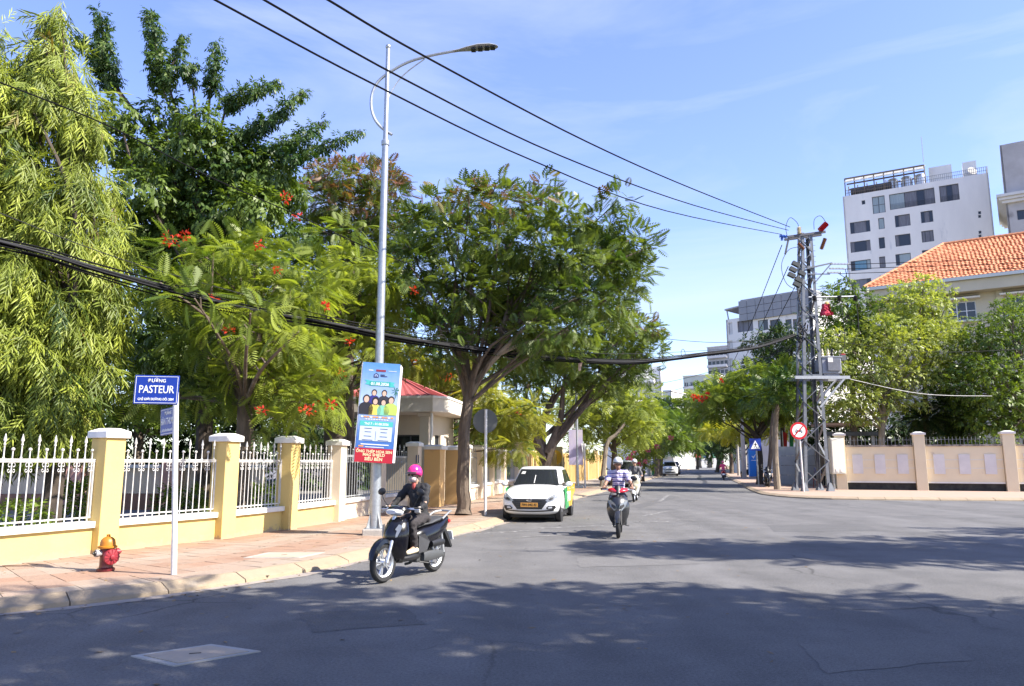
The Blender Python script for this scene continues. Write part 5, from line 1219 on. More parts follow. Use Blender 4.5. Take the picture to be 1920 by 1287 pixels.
def proto_spray(k=5, w=.17, seed=0):
    """twig with a handful of oval leaves"""
    r = np.random.default_rng(seed); V = []; F = []
    for i in range(k):
        t = (i + .6) / k; s_ = -1 if i % 2 else 1
        if i == k - 1: s_ = 0
        a = s_ * r.uniform(.6, 1.1); d = np.array([math.sin(a), math.cos(a), -.35 - .3 * r.random()]); d /= np.linalg.norm(d); sd = np.array([math.cos(a), -math.sin(a), r.uniform(-.3, .3)])
        o = np.array([0, t * .6, -.1 * t * t]); ll = .42; b = len(V)
        V += [o, o + d * ll * .45 + sd * w * .55, o + d * ll + np.array([0, 0, -.06]), o + d * ll * .45 - sd * w * .55]; F.append((b, b + 1, b + 2, b + 3))
    return np.array(V), F
FROND = proto_frond(); FROND_S = proto_frond(6, 1, .38, .08, .2); FROND_L = proto_frond(11, 1, .34, .042, .35); TASSEL = [proto_tassel(s_) for s_ in range(3)]; SPRAY = [proto_spray(5, .17, s_) for s_ in range(3)]; SPRAY_N = proto_spray(7, .13, 9)
def foliage(name, parent, clumps, dens, size, proto, mat, rng, droop=.4, outw=1.0, jit=.5, shell_=.55, up_cut=-.45, tint0=.35, tint1=.75, brown=0.0, brown_top=0.0, upright=0.0, stuff=False):
    """scatter leaves through ellipsoid clumps (cx,cy,cz,rx,ry,rz)"""
    protos = proto if isinstance(proto, list) else [proto]
    C = np.array(clumps, float); POS = []; OUT = []; TI = []
    ztop, zbot = (C[:, 2] + C[:, 5]).max(), (C[:, 2] - C[:, 5]).min()
    for c in C:
        a = c[3] * c[4] + c[4] * c[5] + c[3] * c[5]; n = int(dens * DK * a)
        if n < 1: continue
        u = rng.normal(size=(n * 2, 3)); u /= np.linalg.norm(u, axis=1)[:, None]; u = u[u[:, 2] > up_cut + rng.normal(0, .18, len(u))][:n]
        r = shell_ + (1.06 - shell_) * rng.random(len(u)) ** .6
        lump = 1 + .16 * np.sin(u[:, 0] * 5 + c[0] * 3) * np.sin(u[:, 1] * 5 + c[1]) + .12 * np.sin(u[:, 2] * 9 + c[2])
        POS.append(c[:3] + u * c[3:6] * (r * lump)[:, None]); OUT.append(u / c[3:6] / np.linalg.norm(u / c[3:6], axis=1)[:, None])
        t = np.clip(rng.normal(tint0 + (tint1 - tint0) * (.5 + .5 * rng.normal(0, .35)), .14, len(u)), 0, .8); TI.append(t)
    P = np.concatenate(POS); O = np.concatenate(OUT); T = np.concatenate(TI); n = len(P)
    if brown or brown_top:
        hz = (P[:, 2] - zbot) / (ztop - zbot); pr = brown + brown_top * np.clip((hz - .6) / .4, 0, 1); lump = .5 + .5 * np.sin(P[:, 0] * 2.1 + 1.3) * np.sin(P[:, 1] * 1.7) * np.sin(P[:, 2] * 2.3)
        T = np.where(rng.random(n) < pr * (lump * 1.8), .86 + .14 * rng.random(n), T)
    f = O * outw + rng.normal(0, jit, (n, 3)); f[:, 2] += upright - droop * (1 + .4 * rng.normal(size=n)); f /= np.linalg.norm(f, axis=1)[:, None]
    h = O * .6 + np.array([0, 0, 1.0]) + rng.normal(0, .35, (n, 3)); x = np.cross(f, h); x /= np.linalg.norm(x, axis=1)[:, None] + 1e-9; z = np.cross(x, f)
    s_ = size * (.7 + .6 * rng.random(n))
    allV = []; allL = []; allS = []; allT = []; vb = 0
    ch = rng.integers(0, len(protos), n)
    for k, (pv, pf) in enumerate(protos):
        sel = ch == k; m_ = int(sel.sum())
        if not m_: continue
        q = (pv[None, :, 0, None] * x[sel][:, None] + pv[None, :, 1, None] * f[sel][:, None] + pv[None, :, 2, None] * z[sel][:, None]) * s_[sel][:, None, None] + P[sel][:, None]
        allV.append(q.reshape(-1, 3)); nv = len(pv)
        loops = np.concatenate([np.array(g_) for g_ in pf]); sizes = np.array([len(g_) for g_ in pf])
        allL.append((loops[None] + (np.arange(m_) * nv)[:, None] + vb).ravel()); allS.append(np.tile(sizes, m_)); allT.append(np.repeat(T[sel], len(pf))); vb += m_ * nv
    V = np.concatenate(allV); Lp = np.concatenate(allL); S = np.concatenate(allS); TT = np.concatenate(allT)
    MI = np.array(wm(parent).inverted()); V = V @ MI[:3, :3].T + MI[:3, 3]
    me = bpy.data.meshes.new(name); me.vertices.add(len(V)); me.vertices.foreach_set('co', V.astype(np.float32).ravel()); me.loops.add(len(Lp)); me.loops.foreach_set('vertex_index', Lp.astype(np.int32)); me.polygons.add(len(S)); me.polygons.foreach_set('loop_start', (np.cumsum(S) - S).astype(np.int32)); me.polygons.foreach_set('loop_total', S.astype(np.int32))
    a_ = me.attributes.new('tint', 'FLOAT', 'FACE'); a_.data.foreach_set('value', TT.astype(np.float32)); me.materials.append(mat); me.update(calc_edges=True)
    global NTRI; NTRI += int((S - 2).sum())
    o = link(name, me, parent)
    if stuff: tag(o, kind='stuff')
    return o
NTRI = 0; DK = 2.1
def limbs(parent, trunk, radii, clumps, mat, rng, br=.32, frac=.62, twigs=3, name='trunk'):
    """tapered trunk and limbs running out to the clumps"""
    m = MB(); T = catmull3(trunk, 5); k = len(T); rr = list(np.interp(np.linspace(0, len(radii) - 1, k), range(len(radii)), radii)); rr[0] *= 1.25
    m.tube([p + Vector((rng.normal(0, .012), rng.normal(0, .012), 0)) for p in T], rr, 9)
    lo = int(k * frac)
    for c in clumps:
        c0 = Vector(c[:3]); i = lo + int(rng.random() * (k - lo - 1)); s_ = T[i]
        if c0.z < s_.z: i = lo; s_ = T[i]
        L_ = (c0 - s_).length; mid = s_.lerp(c0, .45) + Vector((rng.normal(0, .06) * L_, rng.normal(0, .06) * L_, .10 * L_ * rng.random()))
        r0 = min(rr[i] * .5, .016 + L_ * .011)
        pth = catmull3([s_, mid, c0], 5); m.tube(pth, list(np.linspace(r0, r0 * .28, len(pth))), 6)
        for q in range(twigs):
            b = pth[int(len(pth) * (.4 + .5 * rng.random()))]; d = Vector(rng.normal(0, 1, 3)); d.z = abs(d.z) * .6; d.normalize(); e_ = b + d * max(c[3:6]) * .55
            m.tube([b, b.lerp(e_, .5) + Vector((0, 0, .1)), e_], [r0 * .4, r0 * .25, .006], 4)
    return m.build(name, mat, parent, smooth=True, world=True, fix=False)
def px_clumps(L, Y, thick, rng, back=True, flatz=1.0):
    """clumps given as (px, py, rx_px, ry_px[, dY]) at distance Y; each one gets depth, and a twin on the far side"""
    out = []
    for c in L:
        px, py, rx, ry = c[:4]; dy = c[4] if len(c) > 4 else rng.uniform(-.5, .15) * thick
        y = Y + dy; p = at(px, py, y); k = y / FPX
        out.append((p.x, p.y, p.z, rx * k, (rx + ry) * .5 * k, ry * k * flatz))
        if back and dy > -2.5: out.append((p.x + rng.normal(0, .2), 2 * Y - y + thick * .55, p.z, rx * k, (rx + ry) * .5 * k, ry * k * flatz))
    return out
RG = lambda s_: np.random.default_rng(s_)
L_mast = leafmat('mast_leaf', (.038, .075, .014), (.37, .42, .060), (.20, .15, .05), .26)
L_tall = leafmat('tall_tree_leaf', (.022, .060, .014), (.14, .20, .035), None, .34)
L_flame = leafmat('flame_tree_leaf', (.070, .125, .022), (.30, .35, .065), None, .45)
L_dark = leafmat('rain_tree_leaf', (.026, .058, .016), (.14, .17, .030), (.19, .085, .055), .32)
L_street = leafmat('street_tree_leaf', (.030, .070, .018), (.16, .21, .038), (.17, .085, .045), .34)
L_lite = leafmat('light_feather_leaf', (.13, .18, .045), (.36, .40, .09), None, .40)
L_mid = leafmat('mid_green_leaf', (.035, .080, .016), (.15, .21, .030), None, .36)
L_yel = leafmat('yellow_leaf', (.16, .21, .035), (.46, .42, .05), None, .42)
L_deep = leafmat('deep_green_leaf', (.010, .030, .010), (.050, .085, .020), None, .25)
petal = leafmat('flame_petal', (.42, .015, .015), (.70, .07, .03), None, .3); pinkpetal = leafmat('pink_petal', (.55, .05, .20), (.75, .18, .36), None, .3)
PETAL = (np.array([(0, 0, 0), (-.3, .5, .1), (0, 1, .05), (.3, .5, .1)]), [(0, 1, 2, 3)])
def blossoms(parent, L, Y, mat, rng, size=.075, name='blossom_cluster'):
    for px, py, r in L:
        p = at(px, py, Y + rng.uniform(-.6, .1)); k = Y / FPX
        foliage(name, parent, [(p.x, p.y, p.z, r * k * .72, r * k * .72, r * k * .5)], 90 / max(.05, (r * k)) ** 1.2 * .5, size, PETAL, mat, rng, droop=-.1, up_cut=-.9, tint0=.1, tint1=.8, shell_=.2, stuff=True)
def tree(label, base, name='tree', cat='tree', group=None): return empty(name, base, 0, label, cat, group)

# two weeping mast trees, left
def mast(label, px_c, py_top, Y, prof, seed, dens=70):
    """prof: (py, half width left px, half width right px)"""
    rng = RG(seed); b = at(px_c, 900, Y); b.z = .1; t = tree(label, b, 'mast_tree'); cl = []; k = Y / FPX
    for py, wl, wr in prof:
        p = at(px_c, py, Y); nn_ = max(2, int((wl + wr) / 55))
        for j in range(nn_ * 2):
            a = 2 * math.pi * (j + rng.random()) / (nn_ * 2); sc = .62 + .22 * rng.random(); rad = (wr if math.cos(a) > 0 else wl) * k * sc; dep = (wl + wr) / 2 * k * sc; q = .26 + .20 * rng.random() if wl > 40 else .20
            cl.append((p.x + math.cos(a) * rad, p.y + math.sin(a) * dep, p.z + rng.normal(0, .28), q, q, q * 1.25))
    tp = at(px_c, py_top + 75, Y); limbs(t, [b, Vector((b.x + .1, Y, 3)), Vector((b.x, Y, 6)), tp], [.20, .16, .10, .03], cl[::3], bark_d, rng, frac=.15, twigs=1)
    foliage('crown', t, cl, dens, .62, TASSEL, L_mast, rng, droop=1.15, outw=.55, jit=.30, shell_=.25, up_cut=-1, tint0=.05, tint1=.80, brown=.01)
mast('tall weeping mast tree with drooping yellow green leaves at far left, taller spire', 100, 12, 15.6, [(40, 14, 14), (75, 30, 28), (120, 44, 46), (170, 62, 62), (225, 80, 78), (285, 95, 92), (345, 110, 115), (405, 115, 125), (465, 120, 130), (525, 120, 125), (585, 115, 120), (640, 115, 120), (700, 110, 110), (760, 100, 90), (815, 90, 70)], 11)
mast('weeping mast tree cut by the left edge, lower spire', -25, 45, 15.0, [(75, 12, 16), (110, 30, 34), (160, 50, 60), (220, 70, 78), (280, 80, 95), (340, 90, 100), (400, 100, 105), (470, 105, 105), (540, 110, 110), (610, 110, 110), (680, 105, 105), (750, 100, 100), (810, 90, 80)], 12)

# tall tree with upright shoots
rng = RG(21); Y = 21.0; b = at(385, 900, Y); b.z = .1
t = tree('tall tree with upright finger like leafy shoots behind the mast trees', b, 'tall_tree')
CL = []; FING = []
def finger(pts, r0, r1):
    FING.append(pts)
    for i in range(len(pts) - 1):
        k_ = max(2, int(math.hypot(pts[i + 1][0] - pts[i][0], pts[i + 1][1] - pts[i][1]) / 16))
        for j in range(k_):
            q = j / k_; u = (i + q) / (len(pts) - 1); CL.append((pts[i][0] + (pts[i + 1][0] - pts[i][0]) * q, pts[i][1] + (pts[i + 1][1] - pts[i][1]) * q, .68 * (r0 + (r1 - r0) * u), .68 * (r0 + (r1 - r0) * u)))
    CL.append((*pts[-1], r1 * .6, r1 * .6))
finger([(205, 150), (196, 90), (188, 24)], 30, 17); finger([(300, 150), (292, 90), (282, 26)], 30, 18); finger([(315, 150), (330, 110), (343, 72)], 22, 17); finger([(395, 160), (402, 120), (405, 82)], 24, 15)
finger([(430, 190), (475, 170), (520, 152)], 26, 14); finger([(450, 260), (520, 215), (568, 172)], 26, 14); finger([(480, 290), (545, 265), (606, 230)], 26, 14); finger([(530, 300), (610, 270), (678, 246)], 24, 10); finger([(360, 150), (345, 130), (365, 120)], 16, 14); finger([(185, 120), (165, 85), (150, 70)], 20, 12)
body = [(222, 215, 34, 36), (215, 270, 44, 44), (305, 215, 36, 36), (300, 290, 50, 45), (375, 225, 34, 30), (370, 275, 50, 36), (430, 270, 45, 34), (440, 320, 55, 40), (505, 330, 55, 40), (350, 340, 60, 45), (270, 360, 55, 50), (320, 420, 60, 45), (400, 400, 60, 45), (470, 390, 60, 40), (300, 480, 60, 45), (390, 480, 50, 40), (260, 430, 45, 45), (330, 560, 70, 50), (300, 650, 70, 60), (370, 720, 70, 60), (440, 640, 60, 60)]
c1 = px_clumps(CL, Y, 1.6, rng, False); c2 = px_clumps(body, Y, 2.6, rng)
limbs(t, [b, at(385, 700, Y), at(380, 480, Y), at(360, 330, Y)], [.26, .20, .16, .10], c2[::2], bark_d, rng, frac=.4, twigs=1)
m = MB()
for pts in FING:
    a_ = at(*pts[0], Y); P = [a_.lerp(at(365, 360, Y), .55) + Vector((0, .3, 0))] + [at(*q, Y) for q in pts]; P = catmull3(P, 4); m.tube(P, list(np.linspace(.045, .012, len(P))), 5)
m.build('shoot_stems', bark_d, t, smooth=True, world=True, fix=False)
foliage('crown', t, c1, 210, .27, SPRAY, L_tall, rng, droop=.75, outw=.8, jit=.45, shell_=.3, up_cut=-1, tint0=.02, tint1=.42)
foliage('crown', t, c2, 85, .38, SPRAY, L_tall, rng, droop=.6, outw=.8, jit=.5, shell_=.5, up_cut=-.8, tint0=.15, tint1=.95)

# flame trees behind the fence
def flame(label, base_px, Y, L, seed, trunk, bl, size=.50, dens=30, thick=2.4, mat=None, radii=(.20, .16, .13, .08), bk=None, proto=None):
    rng = RG(seed); b = at(base_px, 900, Y); b.z = .1; t = tree(label, b, 'flame_tree'); c = px_clumps(L, Y, thick, rng, True, .8)
    limbs(t, [b] + [at(px, py, Y) for px, py in trunk], radii, c, bk or bark, rng, frac=.35, twigs=3)
    foliage('crown', t, c, dens, size, proto or [FROND_L], mat or L_flame, rng, droop=.45, outw=1.0, jit=.45, shell_=.5, up_cut=-.5, tint0=.2, tint1=.8)
    if bl: blossoms(t, bl, Y - thick * .55, petal, rng)
    return t
flame('flame tree with bright feathery leaves and red blossom right of the mast trees', 455, 16.8, [(330, 545, 60, 40), (395, 560, 60, 45), (450, 500, 60, 45), (400, 475, 55, 30), (480, 465, 50, 32), (540, 500, 45, 36), (500, 560, 70, 50), (565, 555, 55, 45), (430, 620, 60, 45), (500, 640, 65, 45), (560, 650, 55, 45), (475, 700, 60, 40), (540, 730, 60, 38), (585, 760, 40, 35), (420, 740, 55, 40), (270, 740, 40, 25), (345, 470, 45, 30), (520, 790, 35, 25), (360, 640, 45, 35), (600, 700, 35, 30), (365, 560, 42, 22, -3.2), (470, 588, 42, 24, -3.3), (560, 622, 38, 24, -3.6), (300, 530, 30, 18, -3.0)], 31, [(460, 760), (480, 640), (470, 520)], [(325, 450, 26), (345, 440, 14), (537, 372, 14), (485, 460, 14), (560, 405, 10), (430, 620, 12), (575, 770, 20), (620, 760, 12), (490, 770, 12), (610, 575, 10), (400, 560, 9), (520, 505, 9)])
flame('thick trunked flame tree behind the banner post with sparse orange blossom', 628, 20.5, [(620, 500, 60, 40), (680, 520, 60, 38), (650, 580, 60, 38), (710, 590, 50, 35), (600, 620, 50, 35), (690, 650, 50, 30), (740, 540, 40, 30), (600, 700, 40, 30), (760, 660, 35, 22), (640, 440, 50, 30)], 32, [(628, 780), (622, 650), (640, 560)], [(590, 640, 14), (610, 690, 12), (655, 640, 10), (775, 545, 10), (640, 700, 14), (595, 760, 10)], dens=24, radii=(.34, .30, .26, .12), bk=bark_d)
flame('small flame tree with orange flowers and bare twigs above the gatehouse roof', 790, 31, [(770, 690, 45, 30), (820, 680, 50, 34), (860, 705, 40, 30), (760, 740, 30, 22), (900, 740, 40, 34), (930, 790, 45, 40), (985, 780, 45, 35), (950, 840, 40, 26), (700, 700, 40, 30), (720, 660, 40, 25)], 33, [(800, 800), (805, 720)], [(836, 712, 12), (845, 705, 8), (778, 680, 8), (970, 775, 8)], size=.75, dens=15, mat=leafmat('olive_flame_leaf', (.07, .10, .02), (.30, .30, .05), (.30, .16, .05), .42))

# dark trees behind
def broad(label, base_px, base_py, Y, L, seed, trunk, mat, size, dens, thick, radii, proto, brown_top=0.0, bk=None, name='tree', droop=.3, frac=.45, group=None, zb=.1, twigs=2, upright=0.0, tint0=.2, tint1=.75, flatz=.9, back=True, up_cut=-.5, brown=0.0):
    rng = RG(seed); b = at(base_px, base_py, Y); b.z = zb; t = tree(label, b, name, group=group); c = px_clumps(L, Y, thick, rng, back, flatz)
    limbs(t, [b] + [at(px, py, Y) for px, py in trunk], radii, c[::2] if name == 'street_tree' else c, bk or bark, rng, frac=frac, twigs=twigs)
    foliage('crown', t, c, dens, size, proto, mat, rng, droop=droop, outw=1.0, jit=.45, shell_=.5, up_cut=up_cut, tint0=tint0, tint1=tint1, brown_top=brown_top, upright=upright, brown=brown)
    return t
broad('dark green tree with reddish brown seed pods at the top behind the lamp post', 655, 900, 26, [(630, 330, 45, 36), (680, 330, 40, 30), (600, 370, 45, 40), (660, 390, 60, 45), (720, 370, 40, 45), (610, 440, 55, 45), (680, 460, 60, 45), (735, 440, 30, 40), (590, 520, 50, 45), (650, 540, 60, 50), (720, 540, 45, 45), (640, 620, 60, 50), (560, 420, 30, 30), (725, 330, 28, 30), (700, 620, 50, 50)], 41, [(650, 700), (655, 560), (660, 450)], L_dark, .42, 30, 2.6, (.3, .24, .2, .1), [FROND, FROND_S], brown_top=.75, upright=.25)
# the big street tree
b = gnd(870, 966, ZP)
ST = broad('large dark street tree with a forked trunk in front of the gatehouse', 870, 966, b.y, [(790, 430, 42, 40), (770, 500, 38, 50), (830, 390, 45, 38), (880, 370, 42, 36), (860, 450, 60, 50), (800, 560, 50, 45), (870, 540, 60, 50), (940, 380, 42, 44), (945, 450, 60, 50), (940, 530, 65, 50), (1000, 390, 40, 40), (1010, 460, 60, 50), (1060, 410, 46, 40), (1070, 480, 60, 50), (1120, 420, 45, 38), (1130, 490, 55, 50), (1180, 450, 38, 40), (1190, 510, 35, 40), (1010, 540, 65, 50), (1080, 560, 60, 45), (1140, 560, 45, 38), (880, 610, 60, 35), (950, 610, 60, 40), (1020, 620, 60, 40), (1080, 620, 45, 30), (820, 620, 40, 28), (1160, 375, 22, 26), (1020, 350, 20, 24), (930, 345, 20, 22), (760, 450, 25, 30), (1215, 465, 22, 22), (985, 660, 45, 22), (850, 660, 30, 20)], 51, [(868, 880), (876, 760), (890, 700), (930, 640), (960, 560)], L_street, .40, 40, 3.0, (.205, .175, .155, .12, .09, .05), [FROND, FROND_S], brown_top=.38, name='street_tree', zb=ZP, upright=.28, frac=.42, twigs=2, tint0=.05, tint1=.85, up_cut=-.95)
# its pale second limb
m = MB(); rng = RG(5); Yb = b.y
m.tube(catmull3([at(880, 745, Yb), at(905, 700, Yb - .2), at(945, 655, Yb - .5), at(1000, 600, Yb - .7), at(1040, 560, Yb - .6)], 5), list(np.linspace(.10, .04, 21)), 8)
m.tube(catmull3([at(872, 740, Yb), at(858, 690, Yb), at(840, 660, Yb - .1), at(820, 600, Yb - .2)], 5), list(np.linspace(.075, .03, 16)), 8)
m.tube(catmull3([at(930, 668, Yb - .4), at(980, 645, Yb - .6), at(1040, 632, Yb - .9), at(1100, 600, Yb - 1)], 5), list(np.linspace(.06, .025, 16)), 7)
m.build('limb', bark_l, ST, smooth=True, world=True, fix=False)
b2 = gnd(1022, 905, ZP)
T2 = broad('second street tree with several stems behind the parked white taxi', 1022, 905, 37, [(1000, 690, 45, 30), (1050, 700, 50, 30), (1110, 690, 50, 34), (1170, 660, 45, 34), (1200, 620, 40, 32), (1150, 610, 45, 32), (1220, 660, 26, 26), (1080, 660, 50, 34), (1030, 650, 45, 30), (1180, 700, 40, 24), (1130, 725, 40, 18), (990, 730, 30, 16), (960, 690, 30, 25), (1230, 625, 18, 18)], 52, [(1020, 860), (1015, 800), (1040, 740)], L_street, .52, 24, 3.2, (.30, .24, .2, .12), [FROND_S], brown_top=.5, name='street_tree', zb=ZP, frac=.3, upright=.1)
m = MB()
for a in ([(1022, 880), (1045, 820), (1085, 770), (1110, 730)], [(1018, 860), (1000, 800), (985, 760), (990, 720)], [(1025, 850), (1050, 790), (1055, 740), (1060, 700)]):
    m.tube(catmull3([at(px, py, 36.8) for px, py in a], 4), list(np.linspace(.2, .07, 13)), 7)
m.build('stem', bark, T2, smooth=True, world=True, fix=False)
# further trees on the left side of the street
broad('light feathery tree over the yellow wall further along the left pavement', 1150, 905, 47, [(1110, 760, 40, 26), (1150, 750, 45, 30), (1190, 770, 40, 28), (1130, 800, 40, 26), (1175, 810, 40, 28), (1100, 800, 30, 26), (1205, 740, 25, 20), (1160, 720, 20, 14), (1090, 740, 30, 22), (1060, 760, 30, 22), (1105, 840, 30, 20), (1210, 800, 25, 22)], 53, [(1152, 850), (1150, 800)], L_lite, .75, 11, 3.0, (.2, .16, .1), [FROND_S], name='street_tree', zb=ZP)
stub = tree('pruned bare stem with one bent branch on the left pavement behind the riders', gnd(1129, 913, ZP), 'bare_tree'); m = MB(); yb = stub.location.y
m.tube(catmull3([gnd(1129, 913, ZP), at(1133, 870, yb), at(1139, 830, yb), at(1155, 815, yb), at(1171, 795, yb)], 5), list(np.linspace(.17, .08, 21)), 7); m.build('trunk', bark_l, stub, smooth=True, world=True, fix=False)
t = broad('bougainvillea with pink flowers leaning over the left pavement', 1205, 893, 57, [(1195, 850, 28, 24), (1218, 830, 28, 24), (1232, 845, 18, 20), (1208, 868, 22, 18), (1232, 810, 20, 18), (1190, 815, 22, 20)], 54, [(1208, 870), (1215, 840)], L_lite, .55, 15, 3.0, (.14, .1, .06), [SPRAY[0], SPRAY[1]], name='bougainvillea', zb=ZP)
blossoms(t, [(1180, 862, 6), (1192, 838, 4), (1215, 845, 4), (1232, 838, 4), (1210, 866, 4), (1222, 806, 4), (1198, 872, 4), (1258, 822, 4), (1188, 850, 4)], 54.5, pinkpetal, RG(8), .17)
broad('dense dark tree hanging over the far left lane', 1238, 890, 84, [(1260, 800, 24, 20), (1285, 790, 24, 20), (1300, 815, 24, 20), (1275, 825, 26, 18), (1250, 780, 20, 18), (1310, 795, 20, 18), (1292, 836, 20, 12), (1245, 815, 20, 20)], 55, [(1243, 850), (1268, 810)], L_mid, 1.1, 5.5, 4, (.3, .22, .12), [FROND_S], name='street_tree', zb=ZP)
broad('dark tree over the far end of the right lane', 1345, 888, 110, [(1335, 820, 18, 14), (1352, 805, 20, 15), (1330, 840, 14, 12), (1365, 830, 18, 16), (1345, 845, 16, 12), (1318, 810, 18, 14), (1322, 786, 20, 14)], 56, [(1347, 860), (1345, 830)], L_mid, 1.3, 4.5, 4, (.3, .22, .12), [FROND_S], name='street_tree', zb=ZP)
broad('dark tree at the far left of the street behind the white parked car', 1228, 888, 105, [(1215, 790, 24, 18), (1240, 770, 22, 18), (1225, 820, 20, 16), (1260, 765, 20, 14), (1285, 765, 18, 14), (1300, 770, 16, 12)], 57, [(1228, 850), (1230, 810)], L_mid, 1.3, 4.5, 5, (.3, .22, .12), [FROND_S], name='street_tree', zb=ZP)
broad('shady tree arching over the street beyond the bougainvillea', 1231, 892, 78, [(1240, 800, 26, 20), (1265, 820, 24, 18), (1280, 805, 24, 20), (1250, 835, 16, 12), (1225, 790, 22, 20), (1288, 828, 18, 12)], 58, [(1234, 860), (1250, 820)], L_mid, 1.0, 6, 4, (.3, .22, .12), [FROND_S], name='street_tree', zb=ZP)
broad('shady tree on the right pavement far beyond the concrete poles', 1372, 890, 96, [(1350, 830, 18, 14), (1370, 818, 22, 14), (1385, 835, 18, 14), (1335, 815, 16, 12), (1360, 850, 14, 10), (1395, 815, 18, 14)], 59, [(1372, 866), (1370, 840)], L_deep, 1.1, 6, 4, (.28, .2, .1), [FROND_S], name='street_tree', zb=ZP)
broad('dark tree closing the end of the street beyond the far traffic', 1308, 884, 150, [(1300, 828, 16, 10), (1318, 820, 18, 10), (1335, 832, 14, 10), (1285, 826, 14, 10), (1310, 842, 14, 8)], 60, [(1308, 862), (1310, 840)], L_mid, 1.6, 3.5, 4, (.3, .2, .1), [FROND_S], name='street_tree', zb=ZP)
# right side of the street
RT = broad('spreading flame tree with red blossom over the right pavement behind the crossing sign', 1424, 900, 50, [(1340, 745, 34, 16), (1375, 735, 40, 20), (1420, 730, 45, 22), (1465, 725, 40, 24), (1395, 760, 40, 18), (1440, 765, 45, 22), (1480, 755, 34, 26), (1350, 770, 26, 14), (1500, 735, 25, 22), (1410, 705, 35, 14), (1460, 700, 30, 14), (1520, 760, 25, 20)], 61, [(1424, 850), (1420, 815), (1440, 780)], L_flame, .85, 15, 3.4, (.22, .2, .18, .1), [FROND_S, FROND], name='flame_tree', zb=ZP, droop=.35, tint0=.0, tint1=.7, bk=bark_d)
blossoms(RT, [(1314, 748, 8), (1326, 742, 5), (1352, 715, 3), (1302, 745, 5)], 48.5, petal, RG(62), .20)
m = MB(); 
for a in ([(1422, 822), (1400, 800), (1380, 785), (1360, 765)], [(1424, 815), (1440, 795), (1452, 775), (1470, 755)]): m.tube(catmull3([at(px, py, 49.8) for px, py in a], 4), list(np.linspace(.16, .05, 13)), 7)
m.build('limb', bark_d, RT, smooth=True, world=True, fix=False)
tp = gnd(1458, 918, ZP); R2 = tree('pair of slim bare trunks at the right kerb with leaves joining the flame tree', tp, 'street_tree'); m = MB(); yb = tp.y
m.tube(catmull3([tp, at(1454, 860, yb), at(1455, 780, yb), at(1466, 745, yb)], 5), list(np.linspace(.19, .11, 16)), 9); m.build('trunk', bark_l, R2, smooth=True, world=True, fix=False)
q = gnd(1438, 912, ZP); m = MB(); m.tube(catmull3([q, at(1444, 860, q.y), at(1447, 800, q.y), at(1452, 760, q.y)], 5), list(np.linspace(.15, .08, 16)), 8); m.build('trunk', bark, R2, smooth=True, world=True, fix=False)
foliage('crown', R2, px_clumps([(1466, 735, 34, 18), (1490, 745, 28, 16), (1440, 742, 28, 16), (1475, 712, 26, 16)], yb, 2, RG(63), True, .8), 15, .8, [FROND_S], L_mid, RG(63), droop=.3, tint0=.1, tint1=.6)
broad('yellow leaved trees beyond the crossing sign on the right pavement', 1395, 895, 70, [(1345, 808, 26, 9), (1380, 802, 30, 9), (1420, 805, 30, 10), (1460, 800, 30, 12), (1490, 812, 20, 12), (1400, 815, 26, 8)], 64, [(1393, 850), (1396, 820)], L_yel, .8, 14, 3, (.2, .16, .1), [FROND_S], name='yellow_tree', zb=ZP)
broad('dark layered tree left of the pylon mast with a few orange flowers', 1468, 880, 53, [(1450, 632, 26, 10), (1478, 625, 26, 12), (1455, 655, 24, 10), (1485, 660, 24, 14), (1440, 675, 26, 9), (1475, 690, 28, 12), (1495, 640, 18, 18), (1430, 630, 14, 6), (1500, 690, 18, 16)], 65, [(1468, 780), (1476, 700), (1490, 640)], L_deep, .7, 17, 2.4, (.2, .16, .13, .06), [SPRAY_N], name='layered_tree', bk=bark_d, zb=ZP, tint0=.2, tint1=.9)
broad('tall bushy tree with small leaves right of the pylon in front of the tiled roof', 1600, 880, 47, [(1585, 545, 22, 18), (1572, 570, 24, 16), (1610, 565, 30, 20), (1635, 590, 26, 18), (1590, 600, 40, 20), (1570, 630, 30, 22), (1620, 630, 36, 22), (1586, 525, 8, 8), (1650, 570, 14, 10), (1660, 610, 20, 16)], 66, [(1600, 780), (1596, 660), (1588, 560)], L_mid, .55, 22, 2.6, (.24, .2, .13, .04), SPRAY, name='bushy_tree', zb=ZP, tint0=.0, tint1=.7)
broad('layered pale green umbrella tree rising before the villa front', 1735, 880, 47, [(1735, 522, 22, 8), (1715, 540, 30, 8), (1755, 545, 30, 9), (1700, 565, 34, 10), (1745, 572, 40, 10), (1780, 560, 20, 7), (1720, 595, 44, 12), (1765, 600, 36, 12), (1690, 610, 30, 10)], 67, [(1735, 760), (1732, 640), (1730, 540)], L_lite, .5, 26, 2.2, (.2, .15, .1, .03), SPRAY, name='umbrella_tree', zb=ZP, tint0=.1, tint1=.8)
broad('wide light green feathery tree spreading over the right boundary wall', 1648, 900, 45.5, [(1560, 640, 34, 28), (1600, 660, 45, 32), (1640, 640, 45, 30), (1690, 650, 50, 32), (1740, 640, 50, 32), (1790, 660, 45, 34), (1580, 710, 45, 30), (1630, 700, 50, 32), (1690, 710, 55, 34), (1750, 700, 50, 32), (1600, 750, 45, 28), (1650, 750, 45, 26), (1700, 755, 40, 24), (1560, 690, 30, 30), (1660, 610, 36, 20), (1720, 610, 36, 18), (1780, 620, 36, 20), (1820, 690, 40, 34), (1575, 770, 30, 20), (1620, 785, 30, 16)], 68, [(1652, 830), (1656, 790), (1660, 720)], L_lite, .40, 27, 2.6, (.22, .2, .16, .06), SPRAY, name='feathery_tree', zb=ZP, frac=.5, twigs=4, tint0=.15, tint1=.8, bk=bark_l)
